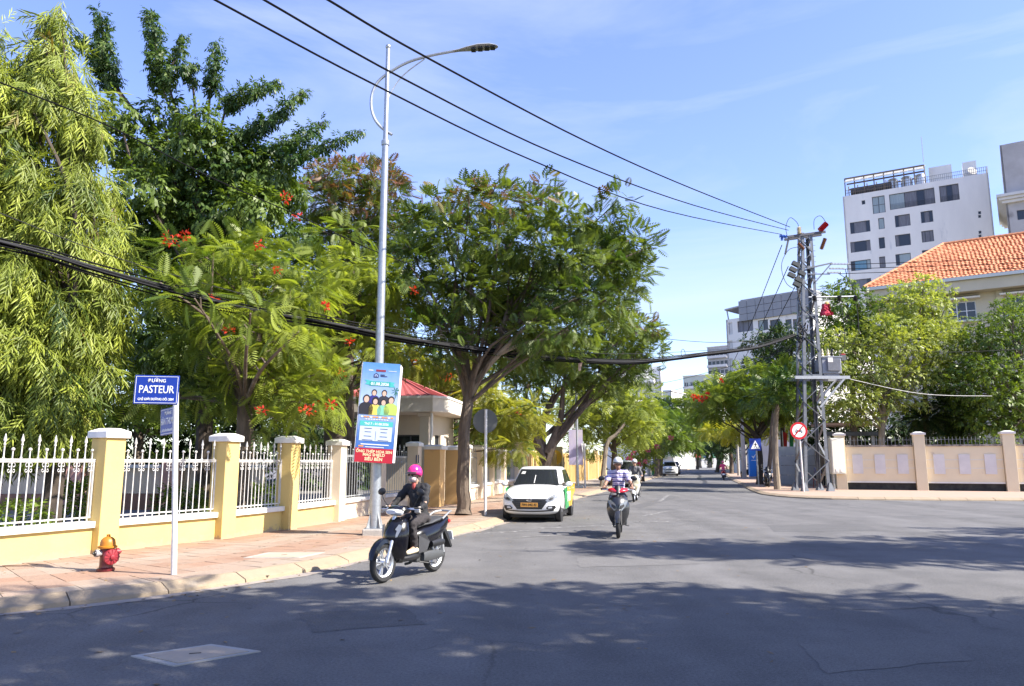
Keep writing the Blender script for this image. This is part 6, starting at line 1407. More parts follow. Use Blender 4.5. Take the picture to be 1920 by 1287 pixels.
broad('dark leaning tree with tiered branches overhanging the wall at the right edge', 1930, 920, 43.0, [(1890, 600, 40, 24), (1850, 640, 45, 26), (1905, 650, 45, 28), (1830, 690, 40, 24), (1880, 700, 50, 28), (1920, 700, 40, 28), (1840, 740, 45, 24), (1890, 750, 50, 26), (1860, 790, 45, 22), (1910, 800, 40, 26), (1880, 830, 36, 18), (1905, 570, 30, 16), (1945, 620, 40, 40), (1950, 760, 40, 60), (1870, 850, 20, 14), (1800, 720, 30, 16), (1862, 878, 20, 14), (1890, 895, 16, 12), (1900, 860, 26, 18)], 69, [(1925, 820), (1915, 720), (1910, 620)], L_mid, .46, 24, 2.6, (.26, .22, .16, .06), SPRAY, name='tiered_tree', zb=ZP, tint0=.05, tint1=.9)
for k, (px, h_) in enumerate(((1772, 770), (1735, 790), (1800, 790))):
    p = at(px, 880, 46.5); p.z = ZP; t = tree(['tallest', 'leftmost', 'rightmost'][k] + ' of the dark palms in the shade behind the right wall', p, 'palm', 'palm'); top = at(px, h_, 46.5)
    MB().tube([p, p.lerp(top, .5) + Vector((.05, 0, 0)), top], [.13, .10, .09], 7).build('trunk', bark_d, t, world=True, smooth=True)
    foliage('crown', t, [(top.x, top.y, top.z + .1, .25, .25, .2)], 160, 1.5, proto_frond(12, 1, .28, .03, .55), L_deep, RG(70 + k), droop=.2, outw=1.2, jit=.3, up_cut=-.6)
# hedges and trees closing the view behind the courtyard
for k, (px, py, Y, w_, h_, s_) in enumerate(((40, 760, 30, 150, 150, 'leftmost'), (260, 740, 33, 140, 150, 'middle'), (470, 740, 36, 140, 150, 'right'), (150, 560, 36, 130, 130, 'tall left'), (380, 620, 38, 130, 160, 'tall middle'), (620, 690, 42, 120, 140, 'tall right'), (800, 760, 46, 110, 110, 'far right'))):
    rng = RG(80 + k); L = [(px + rng.uniform(-w_, w_) * .7, py + rng.uniform(-h_, h_) * .6, w_ * .42, h_ * .36) for _ in range(9)]
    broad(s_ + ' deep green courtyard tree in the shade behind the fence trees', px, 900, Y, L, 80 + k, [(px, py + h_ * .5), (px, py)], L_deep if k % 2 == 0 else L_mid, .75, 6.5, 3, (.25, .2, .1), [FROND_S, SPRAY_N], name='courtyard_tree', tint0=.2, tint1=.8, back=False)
# hedge mass closing the courtyard
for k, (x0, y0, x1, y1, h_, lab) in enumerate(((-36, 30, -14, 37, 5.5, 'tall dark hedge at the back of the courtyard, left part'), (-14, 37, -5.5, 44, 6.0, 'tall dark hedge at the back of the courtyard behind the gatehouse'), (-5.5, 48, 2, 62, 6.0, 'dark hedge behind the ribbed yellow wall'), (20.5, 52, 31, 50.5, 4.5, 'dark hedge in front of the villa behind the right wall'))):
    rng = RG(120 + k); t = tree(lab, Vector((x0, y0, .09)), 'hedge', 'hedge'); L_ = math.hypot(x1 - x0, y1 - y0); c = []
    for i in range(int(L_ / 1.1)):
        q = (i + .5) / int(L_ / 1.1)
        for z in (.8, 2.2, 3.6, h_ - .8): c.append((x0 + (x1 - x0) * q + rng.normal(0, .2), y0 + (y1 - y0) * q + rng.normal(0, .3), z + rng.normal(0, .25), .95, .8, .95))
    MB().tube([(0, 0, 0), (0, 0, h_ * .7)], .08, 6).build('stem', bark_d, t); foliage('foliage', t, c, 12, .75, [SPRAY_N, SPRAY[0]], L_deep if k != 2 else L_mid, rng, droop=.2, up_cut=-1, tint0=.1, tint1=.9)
# clipped shrubs at the foot of the fence trees
for k, (px, Y, r_, nm) in enumerate(((40, 14.2, .5, 'low shrub in the courtyard behind the first railing bay'), (150, 17.5, .7, 'rounded shrub in the courtyard shade behind the first fence pillar'), (345, 18.5, .6, 'shrub in the courtyard behind the second railing bay'), (500, 20.5, .6, 'shrub in the courtyard behind the third railing bay'))):
    p = at(px, 900, Y); t = tree(nm, (p.x, Y, .09), 'shrub', 'shrub'); rng = RG(90 + k)
    MB().tube([(0, 0, 0), (.05, 0, r_)], .03, 5).build('stem', bark_d, t); foliage('foliage', t, [(p.x, Y, .1 + r_ * .6, r_, r_, r_ * .7)], 170, .25, SPRAY, L_mid, rng, droop=.1)
# roadside trees outside the frame on the right and behind the camera whose shade crosses the road
def shade_tree(label, x, y, h, r, seed, gaps=1.0, dens=9, nclump=16, rz=1.0):
    rng = RG(seed); t = tree(label, Vector((x, y, 0)), 'shade_tree'); c = []
    for k in range(nclump):
        a = rng.random() * 6.28; q = r * math.sqrt(rng.random()); c.append((x + q * math.cos(a), y + q * math.sin(a) * rz, h + rng.normal(0, .5) - q * .12, r * .34, r * .34 * rz, r * .2))
    limbs(t, [Vector((x, y, 0)), Vector((x + .2, y, h * .5)), Vector((x, y, h * .85))], [.3, .25, .15], c, bark, rng, frac=.5, twigs=2)
    foliage('crown', t, c, dens, .75, [FROND_S], L_street, rng, droop=.3, shell_=.2, up_cut=-1)
SHADES = [('street tree beyond the right edge whose shade crosses the road nearest the riders', 18.6, 10.0, 10.4, 6.0, 101, .26), ('roadside tree beyond the right edge shading the road by the camera', 11.6, 2.8, 9.5, 4.0, 102, .8), ('roadside tree right of the camera shading the left foreground', 6.1, 2.8, 9.6, 4.0, 103, .8), ('roadside tree behind the camera shading the near left corner', 2.9, 1.0, 9.0, 3.6, 104, .8), ('added unseen tree beyond the right edge shading the lower right road instead of a building', 13.8, 1.8, 9.0, 3.8, 105, .8), ('further tree beyond the right edge with a thin line of shade', 26.0, 12.9, 10.5, 4.6, 106, .3)]  # lower right tree is added in place of the building casting that shade
for l_, x, y, h, r, s_, rz in SHADES: shade_tree(l_, x, y, h, r, s_, rz=rz, dens=6.2, nclump=26)

# ------------------------------------------------------------------ scooters, riders, cars
def sect(x, z0, z1, w, n=12, p=2.6, tilt=0.0):
    """rounded cross-section in the plane x = const"""
    out = []
    for k in range(n):
        a = 2 * math.pi * k / n; c, s_ = math.cos(a), math.sin(a)
        yy = w * math.copysign(abs(c) ** (2 / p), c); zz = (z0 + z1) / 2 + (z1 - z0) / 2 * math.copysign(abs(s_) ** (2 / p), s_)
        out.append(Vector((x + tilt * (zz - (z0 + z1) / 2), yy, zz)))
    return out
def hsect(z, xb, xf, w, n=12, nose=.55):
    """horizontal cross-section of the leg shield: flat back, pointed front"""
    return [Vector(q) for q in ((xb, -w, z), (xb + .25 * (xf - xb), -w, z), (xb + .6 * (xf - xb), -w * .72, z), (xb + .88 * (xf - xb), -w * .36, z), (xf, -w * .08, z), (xf, w * .08, z), (xb + .88 * (xf - xb), w * .36, z), (xb + .6 * (xf - xb), w * .72, z), (xb + .25 * (xf - xb), w, z), (xb, w, z), (xb, w * .4, z), (xb, -w * .4, z))]
def wheel_parts(parent, c, r, w, rimm, spokes=5, name='wheel', disc=True):
    T = Matrix.Translation(c) @ Matrix.Rotation(R(90), 4, 'X')
    pr = [(r - .075, -w * .40), (r - .03, -w * .5), (r - .008, -w * .30), (r, 0), (r - .008, w * .30), (r - .03, w * .5), (r - .075, w * .40)]
    n = 28; V = []; F = []
    for rr, z in pr:
        for j in range(n): t = 2 * math.pi * j / n; V.append(T @ Vector((rr * math.cos(t), rr * math.sin(t), z)))
    k = len(pr)
    F = [(i * n + j, i * n + (j + 1) % n, ((i + 1) % k) * n + (j + 1) % n, ((i + 1) % k) * n + j) for i in range(k) for j in range(n)]
    o = MB().add(V, F).build(name, rubber, parent, smooth=True)
    m = MB(); pr2 = [(r - .078, -w * .38), (r - .068, -w * .38), (r - .068, w * .38), (r - .078, w * .38), (r - .10, .012), (r - .10, -.012)]
    V = []
    for rr, z in pr2:
        for j in range(n): t = 2 * math.pi * j / n; V.append(T @ Vector((rr * math.cos(t), rr * math.sin(t), z)))
    k = len(pr2); F = [(i * n + j, i * n + (j + 1) % n, ((i + 1) % k) * n + (j + 1) % n, ((i + 1) % k) * n + j) for i in range(k) for j in range(n)]
    m.add(V, F)
    for s_ in range(spokes):
        a = 2 * math.pi * s_ / spokes
        for da in (-.16, .16): m.beam(T @ Vector((.03 * math.cos(a), .03 * math.sin(a), 0)), T @ Vector(((r - .09) * math.cos(a + da), (r - .09) * math.sin(a + da), 0)), .022, .016)
    m.lathe([(.045, -w * .5), (.045, w * .5)], 12, T); m.build('rim', rimm, o, smooth=True)
    if disc: MB().lathe([(.10, w * .55), (.10, w * .6)], 18, T).build('brake_disc', silver, o)
    return o
def scooter(label, loc, rz, bodym, cowlm, rimm, style='low', scale=1.0, group=None, rear_plate=True, steer=0.0, seatm=None):
    e = empty('motor_scooter', loc, rz, label, 'scooter', group, scale)
    fx, rx, wr = .635, -.62, .275
    wheel_parts(e, (fx, 0, wr), wr, .085, rimm); wheel_parts(e, (rx, 0, wr), wr, .095, rimm, disc=False)
    m = MB()
    for s_ in (-1, 1): m.tube([(fx, s_ * .065, wr), (.50, s_ * .06, .62)], [.022, .026], 8)
    m.tube([(.50, 0, .60), (.36, 0, .98)], .03, 8); m.build('fork', silver if style == 'low' else blackpl, e, smooth=True)
    m = MB(); secs = []
    for k in range(9):
        a = R(12 + k * 17); c, s_ = math.cos(a), math.sin(a); r_ = .315 - .01 * abs(k - 4); w = .062 if 0 < k < 8 else .045
        secs.append([Vector((fx + c * (r_ + q) , y, wr + s_ * (r_ + q))) for y, q in ((-w, -.04), (-w * .8, .012), (0, .028), (w * .8, .012), (w, -.04), (w * .7, -.03), (0, .008), (-w * .7, -.03))])
    m.loft(secs).build('front_fender', bodym, e, smooth=True)
    # leg shield
    wk = 1.16 if style == 'twin' else 1.0; m = MB(); m.loft([hsect(z, xb, xf, w * wk) for z, xb, xf, w in ((.24, .30, .38, .09), (.34, .32, .46, .15), (.48, .33, .54, .195), (.60, .33, .575, .21), (.70, .32, .55, .205), (.80, .29, .48, .17), (.88, .27, .41, .12))])
    m.build('leg_shield', bodym, e, smooth=True, angle=60)
    if style == 'low':      # lamps in the handlebar cowl, slanted indicators in the shield
        for s_ in (-1, 1): MB().add([(.545, s_ * .045, .58), (.50, s_ * .135, .62), (.435, s_ * .185, .77), (.455, s_ * .125, .79), (.515, s_ * .07, .68)], [(0, 1, 2, 3, 4)]).build('indicator', smoked, e)
        MB().loft([sect(x, z0, z1, w) for x, z0, z1, w in ((.18, .95, 1.0, .13), (.24, .93, 1.04, .17), (.34, .92, 1.05, .165), (.42, .93, 1.02, .12), (.455, .95, .99, .07))]).build('handlebar_cowl', cowlm, e, smooth=True)
        MB().loft([sect(x, z0, z1, w) for x, z0, z1, w in ((.37, .895, 1.02, .145), (.43, .905, 1.005, .135), (.485, .93, .985, .085))]).build('headlight', lens, e, smooth=True)
    else:                   # twin lamps in the shield, coloured cowl
        for s_ in (-1, 1):
            o = MB().add([(.600, s_ * .012, .58), (.585, s_ * .08, .56), (.545, s_ * .16, .64), (.49, s_ * .215, .77), (.52, s_ * .16, .79), (.585, s_ * .05, .70)], [(0, 1, 2, 3, 4, 5)]).build('headlight', smoked, e)
            MB().add([(.612, s_ * .03, .605), (.597, s_ * .08, .60), (.56, s_ * .14, .66), (.55, s_ * .13, .70), (.59, s_ * .055, .665)], [(0, 1, 2, 3, 4)]).build('lamp_eyelid', blackpl, o)
        MB().loft([sect(x, z0, z1, w) for x, z0, z1, w in ((.18, .95, 1.0, .15), (.25, .94, 1.035, .235), (.32, .93, 1.03, .22), (.39, .92, 1.0, .13), (.43, .93, .97, .06))]).build('handlebar_cowl', cowlm, e, smooth=True)
        MB().loft([hsect(z, xb, xf, w) for z, xb, xf, w in ((.93, .36, .46, .09), (1.0, .33, .42, .085), (1.08, .29, .34, .05))]).build('fly_screen', blackpl, e, smooth=True)
    m = MB(); m.tube([(.20, -.36, 1.0), (.27, -.2, 1.0), (.30, 0, .97), (.27, .2, 1.0), (.20, .36, 1.0)], .014, 8).build('handlebar', silver, e, smooth=True)
    for s_ in (-1, 1):
        MB().tube([(.245, s_ * .24, 1.0), (.20, s_ * .37, 1.0)], .021, 8).build('grip', rubber, e, smooth=True); MB().tube([(.29, s_ * .2, .99), (.27, s_ * .34, .985)], .008, 6).build('brake_lever', silver, e)
        o = MB().tube(catmull3([(.25, s_ * .22, 1.01), (.27, s_ * .30, 1.12), (.26, s_ * .34, 1.20)], 4), .008, 6).build('mirror', blackpl, e, smooth=True)
        MB().ell((.255, s_ * .35, 1.235), (.022, .075, .052), 12, 8, M=Matrix.Rotation(R(s_ * -12), 3, 'X')).build('mirror_head', blackpl, o, smooth=True)
    MB().loft([sect(x, z0, z1, w) for x, z0, z1, w in ((.38, .25, .36, .10), (.25, .24, .37, .15), (0, .24, .37, .15), (-.12, .26, .44, .13))]).build('floorboard', blackpl, e, smooth=True)
    MB().loft([sect(x, z0, z1, w) for x, z0, z1, w in ((.10, .34, .56, .07), (.02, .32, .68, .135), (-.15, .36, .73, .175), (-.40, .43, .755, .19), (-.62, .52, .785, .175), (-.80, .62, .82, .13), (-.92, .71, .83, .07), (-.96, .75, .81, .03))]).build('rear_body', bodym, e, smooth=True, angle=60)
    for s_ in (-1, 1):
        MB().add([(.0, s_ * .155, .34), (-.16, s_ * .195, .38), (-.22, s_ * .2, .50), (-.10, s_ * .192, .62), (.0, s_ * .155, .60)], [(0, 1, 2, 3, 4)]).build('side_panel', flat('grey_trim', (.045, .045, .05), .5) if 'grey_trim' not in bpy.data.materials else bpy.data.materials['grey_trim'], e)
    MB().loft([sect(x, z0, z1, w) for x, z0, z1, w in ((.12, .66, .70, .07), (.04, .68, .755, .125), (-.15, .71, .775, .145), (-.35, .73, .785, .155), (-.45, .74, .82, .155), (-.70, .77, .845, .13), (-.80, .79, .83, .08))]).build('seat', seatm or flat('seat_vinyl', (.05, .05, .052), .5) if seatm else (bpy.data.materials.get('seat_vinyl') or flat('seat_vinyl', (.05, .05, .052), .5)), e, smooth=True)
    m = MB()
    for s_ in (-1, 1): m.tube(catmull3([(-.62, s_ * .15, .80), (-.80, s_ * .14, .88), (-.95, s_ * .09, .90)], 4), .016, 7)
    m.tube([(-.95, -.09, .90), (-.95, .09, .90)], .016, 7); m.build('grab_rail', bpy.data.materials.get('rail_grey') or flat('rail_grey', (.30, .30, .31), .45, .4), e, smooth=True)
    MB().loft([sect(x, z0, z1, w) for x, z0, z1, w in ((-.88, .70, .78, .10), (-.95, .71, .78, .09), (-.985, .73, .77, .05))]).build('tail_light', redlens, e, smooth=True)
    o = MB().hexa([(-.80, -.07, .60), (-.80, .07, .60), (-.84, .07, .66), (-.84, -.07, .66), (-1.0, -.075, .33), (-1.0, .075, .33), (-1.03, .075, .35), (-1.03, -.075, .35)]).build('rear_fender', blackpl, e)
    if rear_plate: MB().box((-1.0, 0, .52), (.012, .19, .14), M=Matrix.Rotation(R(18), 4, 'Y')).build('licence_plate', signwhite, o)
    # engine (left side) and exhaust (right side)
    m = MB().loft([sect(x, z0, z1, w, p=4) for x, z0, z1, w in ((-.14, .22, .34, .035), (-.25, .20, .36, .045), (-.50, .215, .35, .045), (-.68, .235, .32, .035))]); 
    m.v = [(x, y + .125, z) for x, y, z in m.v]; m.build('transmission_case', flat('engine_grey', (.075, .078, .082), .5, .2) if 'engine_grey' not in bpy.data.materials else bpy.data.materials['engine_grey'], e, smooth=True)
    m = MB().loft([sect(x, z0, z1, w) for x, z0, z1, w in ((-.32, .40, .50, .06), (-.5, .40, .52, .07), (-.66, .41, .5, .05))]); m.v = [(x, y + .13, z) for x, y, z in m.v]; m.build('air_box', blackpl, e, smooth=True)
    MB().box((-.18, 0, .30), (.26, .18, .20)).build('engine', bpy.data.materials['engine_grey'], e, bevel=.03)
    MB().tube(catmull3([(.0, -.08, .18), (-.2, -.13, .18), (-.38, -.15, .26), (-.48, -.155, .30)], 4), .02, 8).tube([(-.42, -.155, .28), (-.52, -.16, .31), (-.88, -.17, .38), (-.93, -.17, .39)], [.03, .062, .066, .04], 12).build('exhaust', blackpl, e, smooth=True)
    o = MB().tube([(-.46, -.155, .37), (-.82, -.165, .44)], .012, 6).build('heat_shield', silver, e)
    for s_ in (-1, 1): MB().tube([(-.66, s_ * .15, .30), (-.60, s_ * .14, .62)], [.026, .022], 8).build('shock_absorber', silver, e, smooth=True)
    MB().tube([(-.05, .13, .22), (-.20, .19, .19), (-.34, .20, .18)], .011, 6).build('side_stand', blackpl, e)
    return e

def remesh(name, caps, ells, mat, parent, vox=.012, smooth_it=6, fold=0.0):
    """one continuous surface grown from tapered limbs and rounded masses"""
    m = MB()
    for p0, r0, p1, r1 in caps:
        p0, p1 = Vector(p0), Vector(p1); k = 5; d = p1 - p0; L_ = d.length; d = d.normalized()
        pts = []; rr = []
        for a in (85, 60, 30): pts.append(p0 - d * r0 * math.sin(R(a))); rr.append(r0 * math.cos(R(a)))
        for t in (0, .5, 1): pts.append(p0 + d * L_ * t); rr.append(r0 + (r1 - r0) * t)
        for a in (30, 60, 85): pts.append(p1 + d * r1 * math.sin(R(a))); rr.append(r1 * math.cos(R(a)))
        m.tube(pts, rr, 14)
    for c, r, M in ells: m.ell(c, r, 16, 10, M=M)
    me = m.mesh('tmp', mat, fix=True); o = bpy.data.objects.new('tmp', me); COL.objects.link(o)
    q = o.modifiers.new('r', 'REMESH'); q.mode = 'VOXEL'; q.voxel_size = vox; q.use_smooth_shade = True
    q = o.modifiers.new('s', 'SMOOTH'); q.iterations = smooth_it; q.factor = .5
    if fold:
        tx = bpy.data.textures.get('cloth_fold') or bpy.data.textures.new('cloth_fold', 'CLOUDS'); tx.noise_scale = .075; tx.noise_depth = 1
        q = o.modifiers.new('d', 'DISPLACE'); q.texture = tx; q.strength = fold; q.mid_level = .55; q.texture_coords = 'LOCAL'
        q = o.modifiers.new('s2', 'SMOOTH'); q.iterations = 2
    dg = bpy.context.evaluated_depsgraph_get(); out = bpy.data.meshes.new_from_object(o.evaluated_get(dg)); bpy.data.objects.remove(o); bpy.data.meshes.remove(me)
    out.name = name; out.materials.clear(); out.materials.append(mat); out.shade_smooth()
    return link(name, out, parent)
skin = pm('skin', (.46, .27, .19), (.42, .24, .165), scale=12, rough=.55, world=False); skin_d = pm('tanned_skin', (.30, .165, .11), (.26, .14, .09), scale=12, rough=.5, world=False)
hairm = flat('black_hair', (.012, .010, .010), .5)
def V3(*a): return Vector(a)
def mirror(p): return Vector((p[0], -p[1], p[2]))
def rider(label, loc, rz, topm, legm, shoem, helm, skinm, sleeve='long', scale=1.0, vox=.012, mask=None, glasses=True, face_yaw=0.0, visor=True, look=None, group=None, feet_x=.16, glove=None):
    """seated scooter rider in the scooter's own frame"""
    e = empty('person', loc, rz, label, 'person', group, scale)
    pel = V3(-.24, 0, .875); chest = V3(-.17, 0, 1.20); neck = V3(-.12, 0, 1.385); head = V3(-.075, 0, 1.515)
    sh = V3(-.15, .175, 1.325); el = V3(.02, .275, 1.10); wr = V3(.185, .305, 1.02); hip = V3(-.22, .095, .865); kn = V3(.16, .135, .80); an = V3(feet_x - .10, .125, .44); toe = V3(feet_x + .09, .15, .395)
    S = lambda f: f(1) + f(-1)
    def m_(p, s_): return V3(p[0], p[1] * s_, p[2])
    HR = Matrix.Rotation(face_yaw, 3, 'Z')
    def hd(x, y, z): return head + HR @ V3(x, y, z)
    # hands curled round the grips
    def hand(s_):
        g0 = m_(V3(.222, .305, 1.0), s_); out = [(m_(wr, s_), .026, m_(V3(.205, .305, 1.025), s_), .030)]
        for k in range(4):
            y = .262 + k * .024; a = m_(V3(.205, y, 1.032), s_); b_ = m_(V3(.246 - .003 * k, y - .002, 1.020), s_); c_ = m_(V3(.246, y - .003, .985), s_); d_ = m_(V3(.216, y - .002, .972), s_)
            out += [(a, .0115, b_, .0105), (b_, .0105, c_, .0095), (c_, .0095, d_, .0085)]
        out += [(m_(V3(.195, .268, 1.02), s_), .013, m_(V3(.190, .248, .995), s_), .011), (m_(V3(.190, .248, .995), s_), .011, m_(V3(.205, .236, .978), s_), .009)]
        return out
    body = [(pel, .11, chest, .115), (chest, .105, neck, .055), (neck - V3(.01, 0, .02), .050, head - V3(.01, 0, .06), .050)]
    for s_ in (-1, 1):
        body += [(m_(sh, s_), .050, m_(el, s_), .040), (m_(el, s_), .040, m_(wr, s_), .027), (m_(hip, s_), .075, m_(kn, s_), .055), (m_(kn, s_), .052, m_(an, s_), .035), (m_(an, s_), .035, m_(toe, s_), .03)] + hand(s_)
    ells = [(hd(0, 0, .015), (.092, .073, .105), HR), (hd(.02, 0, -.055), (.070, .056, .062), HR), (hd(.045, 0, -.085), (.035, .035, .03), HR), (hd(.092, 0, -.012), (.018, .014, .026), HR), (hd(0, .074, -.01), (.016, .01, .03), HR), (hd(0, -.074, -.01), (.016, .01, .03), HR), (hd(.075, 0, .028), (.02, .055, .012), HR), (hd(.083, 0, -.052), (.012, .024, .007), HR), (hd(.082, 0, -.066), (.012, .020, .007), HR)]
    b = remesh('body', body, ells, skinm, e, vox=vox * .72, smooth_it=3)
    for s_ in (-1, 1): MB().ell(hd(.084, s_ * .030, .008), (.009, .014, .007), 10, 6).build('eye', hairm, b, smooth=True)
    MB().ell(hd(.092, 0, -.058), (.006, .022, .005), 10, 6).build('mouth', flat('lip', (.33, .12, .10), .5) if 'lip' not in bpy.data.materials else bpy.data.materials['lip'], b, smooth=True)
    # clothes
    top = [(pel + V3(.0, 0, .02), .135, chest, .140), (chest, .135, neck - V3(0, 0, .05), .080), (neck - V3(.01, 0, .05), .068, neck + V3(.0, 0, .005), .060)]
    for s_ in (-1, 1):
        top += [(m_(sh, s_) , .070, neck + V3(-.02, s_ * .05, -.05), .070)]
        if sleeve == 'long': top += [(m_(sh, s_), .070, m_(el, s_), .056), (m_(el, s_), .056, m_(wr, s_) - V3(.012, 0, 0), .040)]
        else: top += [(m_(sh, s_), .070, m_(sh, s_).lerp(m_(el, s_), .62), .066)]
    remesh('jacket' if sleeve == 'long' else 'shirt', top, [(pel + V3(.01, 0, .02), (.145, .175, .11), None), (chest + V3(0, 0, .03), (.125, .175, .15), None)], topm, e, vox, fold=.045)
    leg = [(pel, .12, pel + V3(.02, 0, -.03), .12)]
    for s_ in (-1, 1): leg += [(m_(hip, s_), .092, m_(kn, s_), .072), (m_(kn, s_), .070, m_(an, s_) + V3(0, 0, .03), .056)]
    remesh('trousers', leg, [(pel + V3(-.02, 0, -.03), (.15, .17, .10), None)], legm, e, vox, fold=.035)
    for s_ in (-1, 1): remesh('shoe', [(m_(an, s_) + V3(-.05, 0, -.035), .040, m_(toe, s_) + V3(-.02, 0, 0), .038), (m_(an, s_), .045, m_(an, s_) + V3(-.01, 0, -.04), .042), (m_(toe, s_) - V3(.02, 0, 0), .038, m_(toe, s_) + V3(.03, 0, -.005), .030)], [], shoem, e, .010, 4)
    if glove:
        for s_ in (-1, 1): remesh('glove', [(a_, r_ * 1.22 + .002, b_, q_ * 1.22 + .002) for a_, r_, b_, q_ in hand(s_)], [], glove, e, .007, 2)
    # helmet
    m = MB(); n = 20; V = []; F = []
    for i in range(8):
        a = R(90 - i * 15.5)
        for j in range(n):
            t = 2 * math.pi * j / n; fr = math.cos(t)
            z = math.sin(a) * .125; rr = math.cos(a)
            if i == 7: z += .028 * fr - .010
            V.append(hd(.132 * rr * math.cos(t) - .008, .108 * rr * math.sin(t), .045 + z))
    F = [(i * n + j, (i + 1) * n + j, (i + 1) * n + (j + 1) % n, i * n + (j + 1) % n) for i in range(7) for j in range(n)]
    h = MB().add(V, F).build('helmet', helm, e, smooth=True, angle=70); q = h.modifiers.new('thick', 'SOLIDIFY'); q.thickness = .012; q.offset = -1
    if visor:
        V = []
        for k in range(9):
            a = R(-62 + k * 15.5); V += [hd(.128 * math.cos(a) - .006, .108 * math.sin(a), .052), hd(.195 * math.cos(a) - .006 if abs(k - 4) < 4 else .15 * math.cos(a), .118 * math.sin(a), .036 - .01 * math.cos(a))]
        MB().add(V, [(2 * k, 2 * k + 2, 2 * k + 3, 2 * k + 1) for k in range(8)]).build('visor', blackpl, h, smooth=True)
    MB().tube([hd(.0, .078, .0), hd(.03, .062, -.07), hd(.045, 0, -.115), hd(.03, -.062, -.07), hd(.0, -.078, .0)], .006, 6).build('chin_strap', blackpl, h)
    if glasses:
        m = MB()
        for s_ in (-1, 1): m.ell(hd(.093, s_ * .034, .010), (.010, .030, .021), 12, 6, M=HR); m.tube([hd(.088, s_ * .06, .012), hd(.0, s_ * .079, .012)], .004, 5)
        m.build('sunglasses', flat('sunglass_black', (.008, .008, .008), .15) if 'sunglass_black' not in bpy.data.materials else bpy.data.materials['sunglass_black'], e, smooth=True)
    if mask: MB().ell(neck + V3(.055, 0, -.03), (.03, .035, .06), 10, 8).build('collar', flat('coral_collar', (.50, .09, .08), .8), e, smooth=True)
    if mask: remesh('face_mask', [], [(hd(.030, 0, -.055), (.075, .068, .058), HR), (hd(.085, 0, -.030), (.022, .024, .030), HR)], mask, e, .008, 4)
    return e
def scooter_at(pf, pr_):
    """frame for a scooter whose wheels touch the ground at pf and pr_"""
    f, r_ = gnd(*pf), gnd(*pr_); d = (f - r_).normalized(); return d
# woman on the black scooter, near
cen = (gnd(709, 1092) + gnd(821, 1076)) / 2; cen.z = 0
rzw = math.atan2(-.88, -.475)
loc = Vector((-1.40, 10.58, .002))
scooter('glossy black scooter ridden by the person in the pink helmet, nearest the camera', loc, rzw, gloss_black, gloss_black, silver, 'low', .93)
blackcloth = pm('black_cloth', (.014, .014, .016), (.022, .022, .025), scale=30, rough=.85, bump=1.0, bscale=9, world=False); legcloth = pm('dark_trousers', (.026, .022, .024), (.035, .03, .032), scale=25, rough=.85, bump=1.0, bscale=9, world=False)
maskm = pm('patterned_mask', (.62, .55, .53), (.36, .22, .22), scale=60, rough=.8, world=False, lo=.45, hi=.55)
rider('person in a pink helmet, dark glasses and black jacket riding the black scooter', loc, rzw, blackcloth, legcloth, pm('cream_shoe', (.66, .58, .42), (.58, .5, .36), scale=20, rough=.7, world=False), flat('pink_helmet', (.72, .022, .20), .22, coat=.7), skin, 'long', .93 * .97, mask=maskm, face_yaw=R(-6), glove=pm('cream_glove', (.66, .60, .52), (.58, .52, .45), scale=20, rough=.8, world=False))
# man on the dark scooter with the red cowl
rzm = math.atan2(-.985, -.17); locm = Vector((2.30, 16.45, .002))
scooter('dark grey scooter with a red handlebar cowl ridden towards the camera in mid road', locm, rzm, flat('charcoal_paint', (.022, .023, .026), .3, coat=.6), flat('red_cowl', (.48, .012, .03), .25, coat=.7), blackpl, 'twin', .98)
def striped(name):
    m = bpy.data.materials.new(name); m.use_nodes = True; N, L = m.node_tree.nodes, m.node_tree.links; b = N['Principled BSDF']; b.inputs['Roughness'].default_value = .85
    tc = N.new('ShaderNodeTexCoord'); mp = N.new('ShaderNodeMapping'); mp.inputs['Rotation'].default_value = (0, R(9), 0); L.new(tc.outputs['Object'], mp.inputs[0]); sx = N.new('ShaderNodeSeparateXYZ'); L.new(mp.outputs[0], sx.inputs[0])
    mm = N.new('ShaderNodeMath'); mm.operation = 'MULTIPLY'; mm.inputs[1].default_value = 11.5; L.new(sx.outputs['Z'], mm.inputs[0]); fr = N.new('ShaderNodeMath'); fr.operation = 'FRACT'; L.new(mm.outputs[0], fr.inputs[0])
    cr = N.new('ShaderNodeValToRGB'); cr.color_ramp.interpolation = 'CONSTANT'; e_ = cr.color_ramp.elements; e_[0].color = (.10, .10, .30, 1); e_[1].position = .34; e_[1].color = (.62, .60, .72, 1)
    for p_, c_ in ((.62, (.30, .16, .36, 1)), (.76, (.70, .66, .74, 1))): q = e_.new(p_); q.color = c_
    L.new(fr.outputs[0], cr.inputs[0]); L.new(cr.outputs[0], b.inputs['Base Color']); return m
rider('person in a striped polo shirt and white helmet riding the red and grey scooter', locm, rzm, striped('striped_polo'), pm('grey_trousers', (.06, .06, .07), (.08, .08, .09), scale=25, rough=.85, world=False), flat('brown_sandal', (.16, .09, .06), .7), flat('silver_helmet', (.55, .56, .58), .25, coat=.5), skin_d, 'short', .99, glasses=False, visor=True)
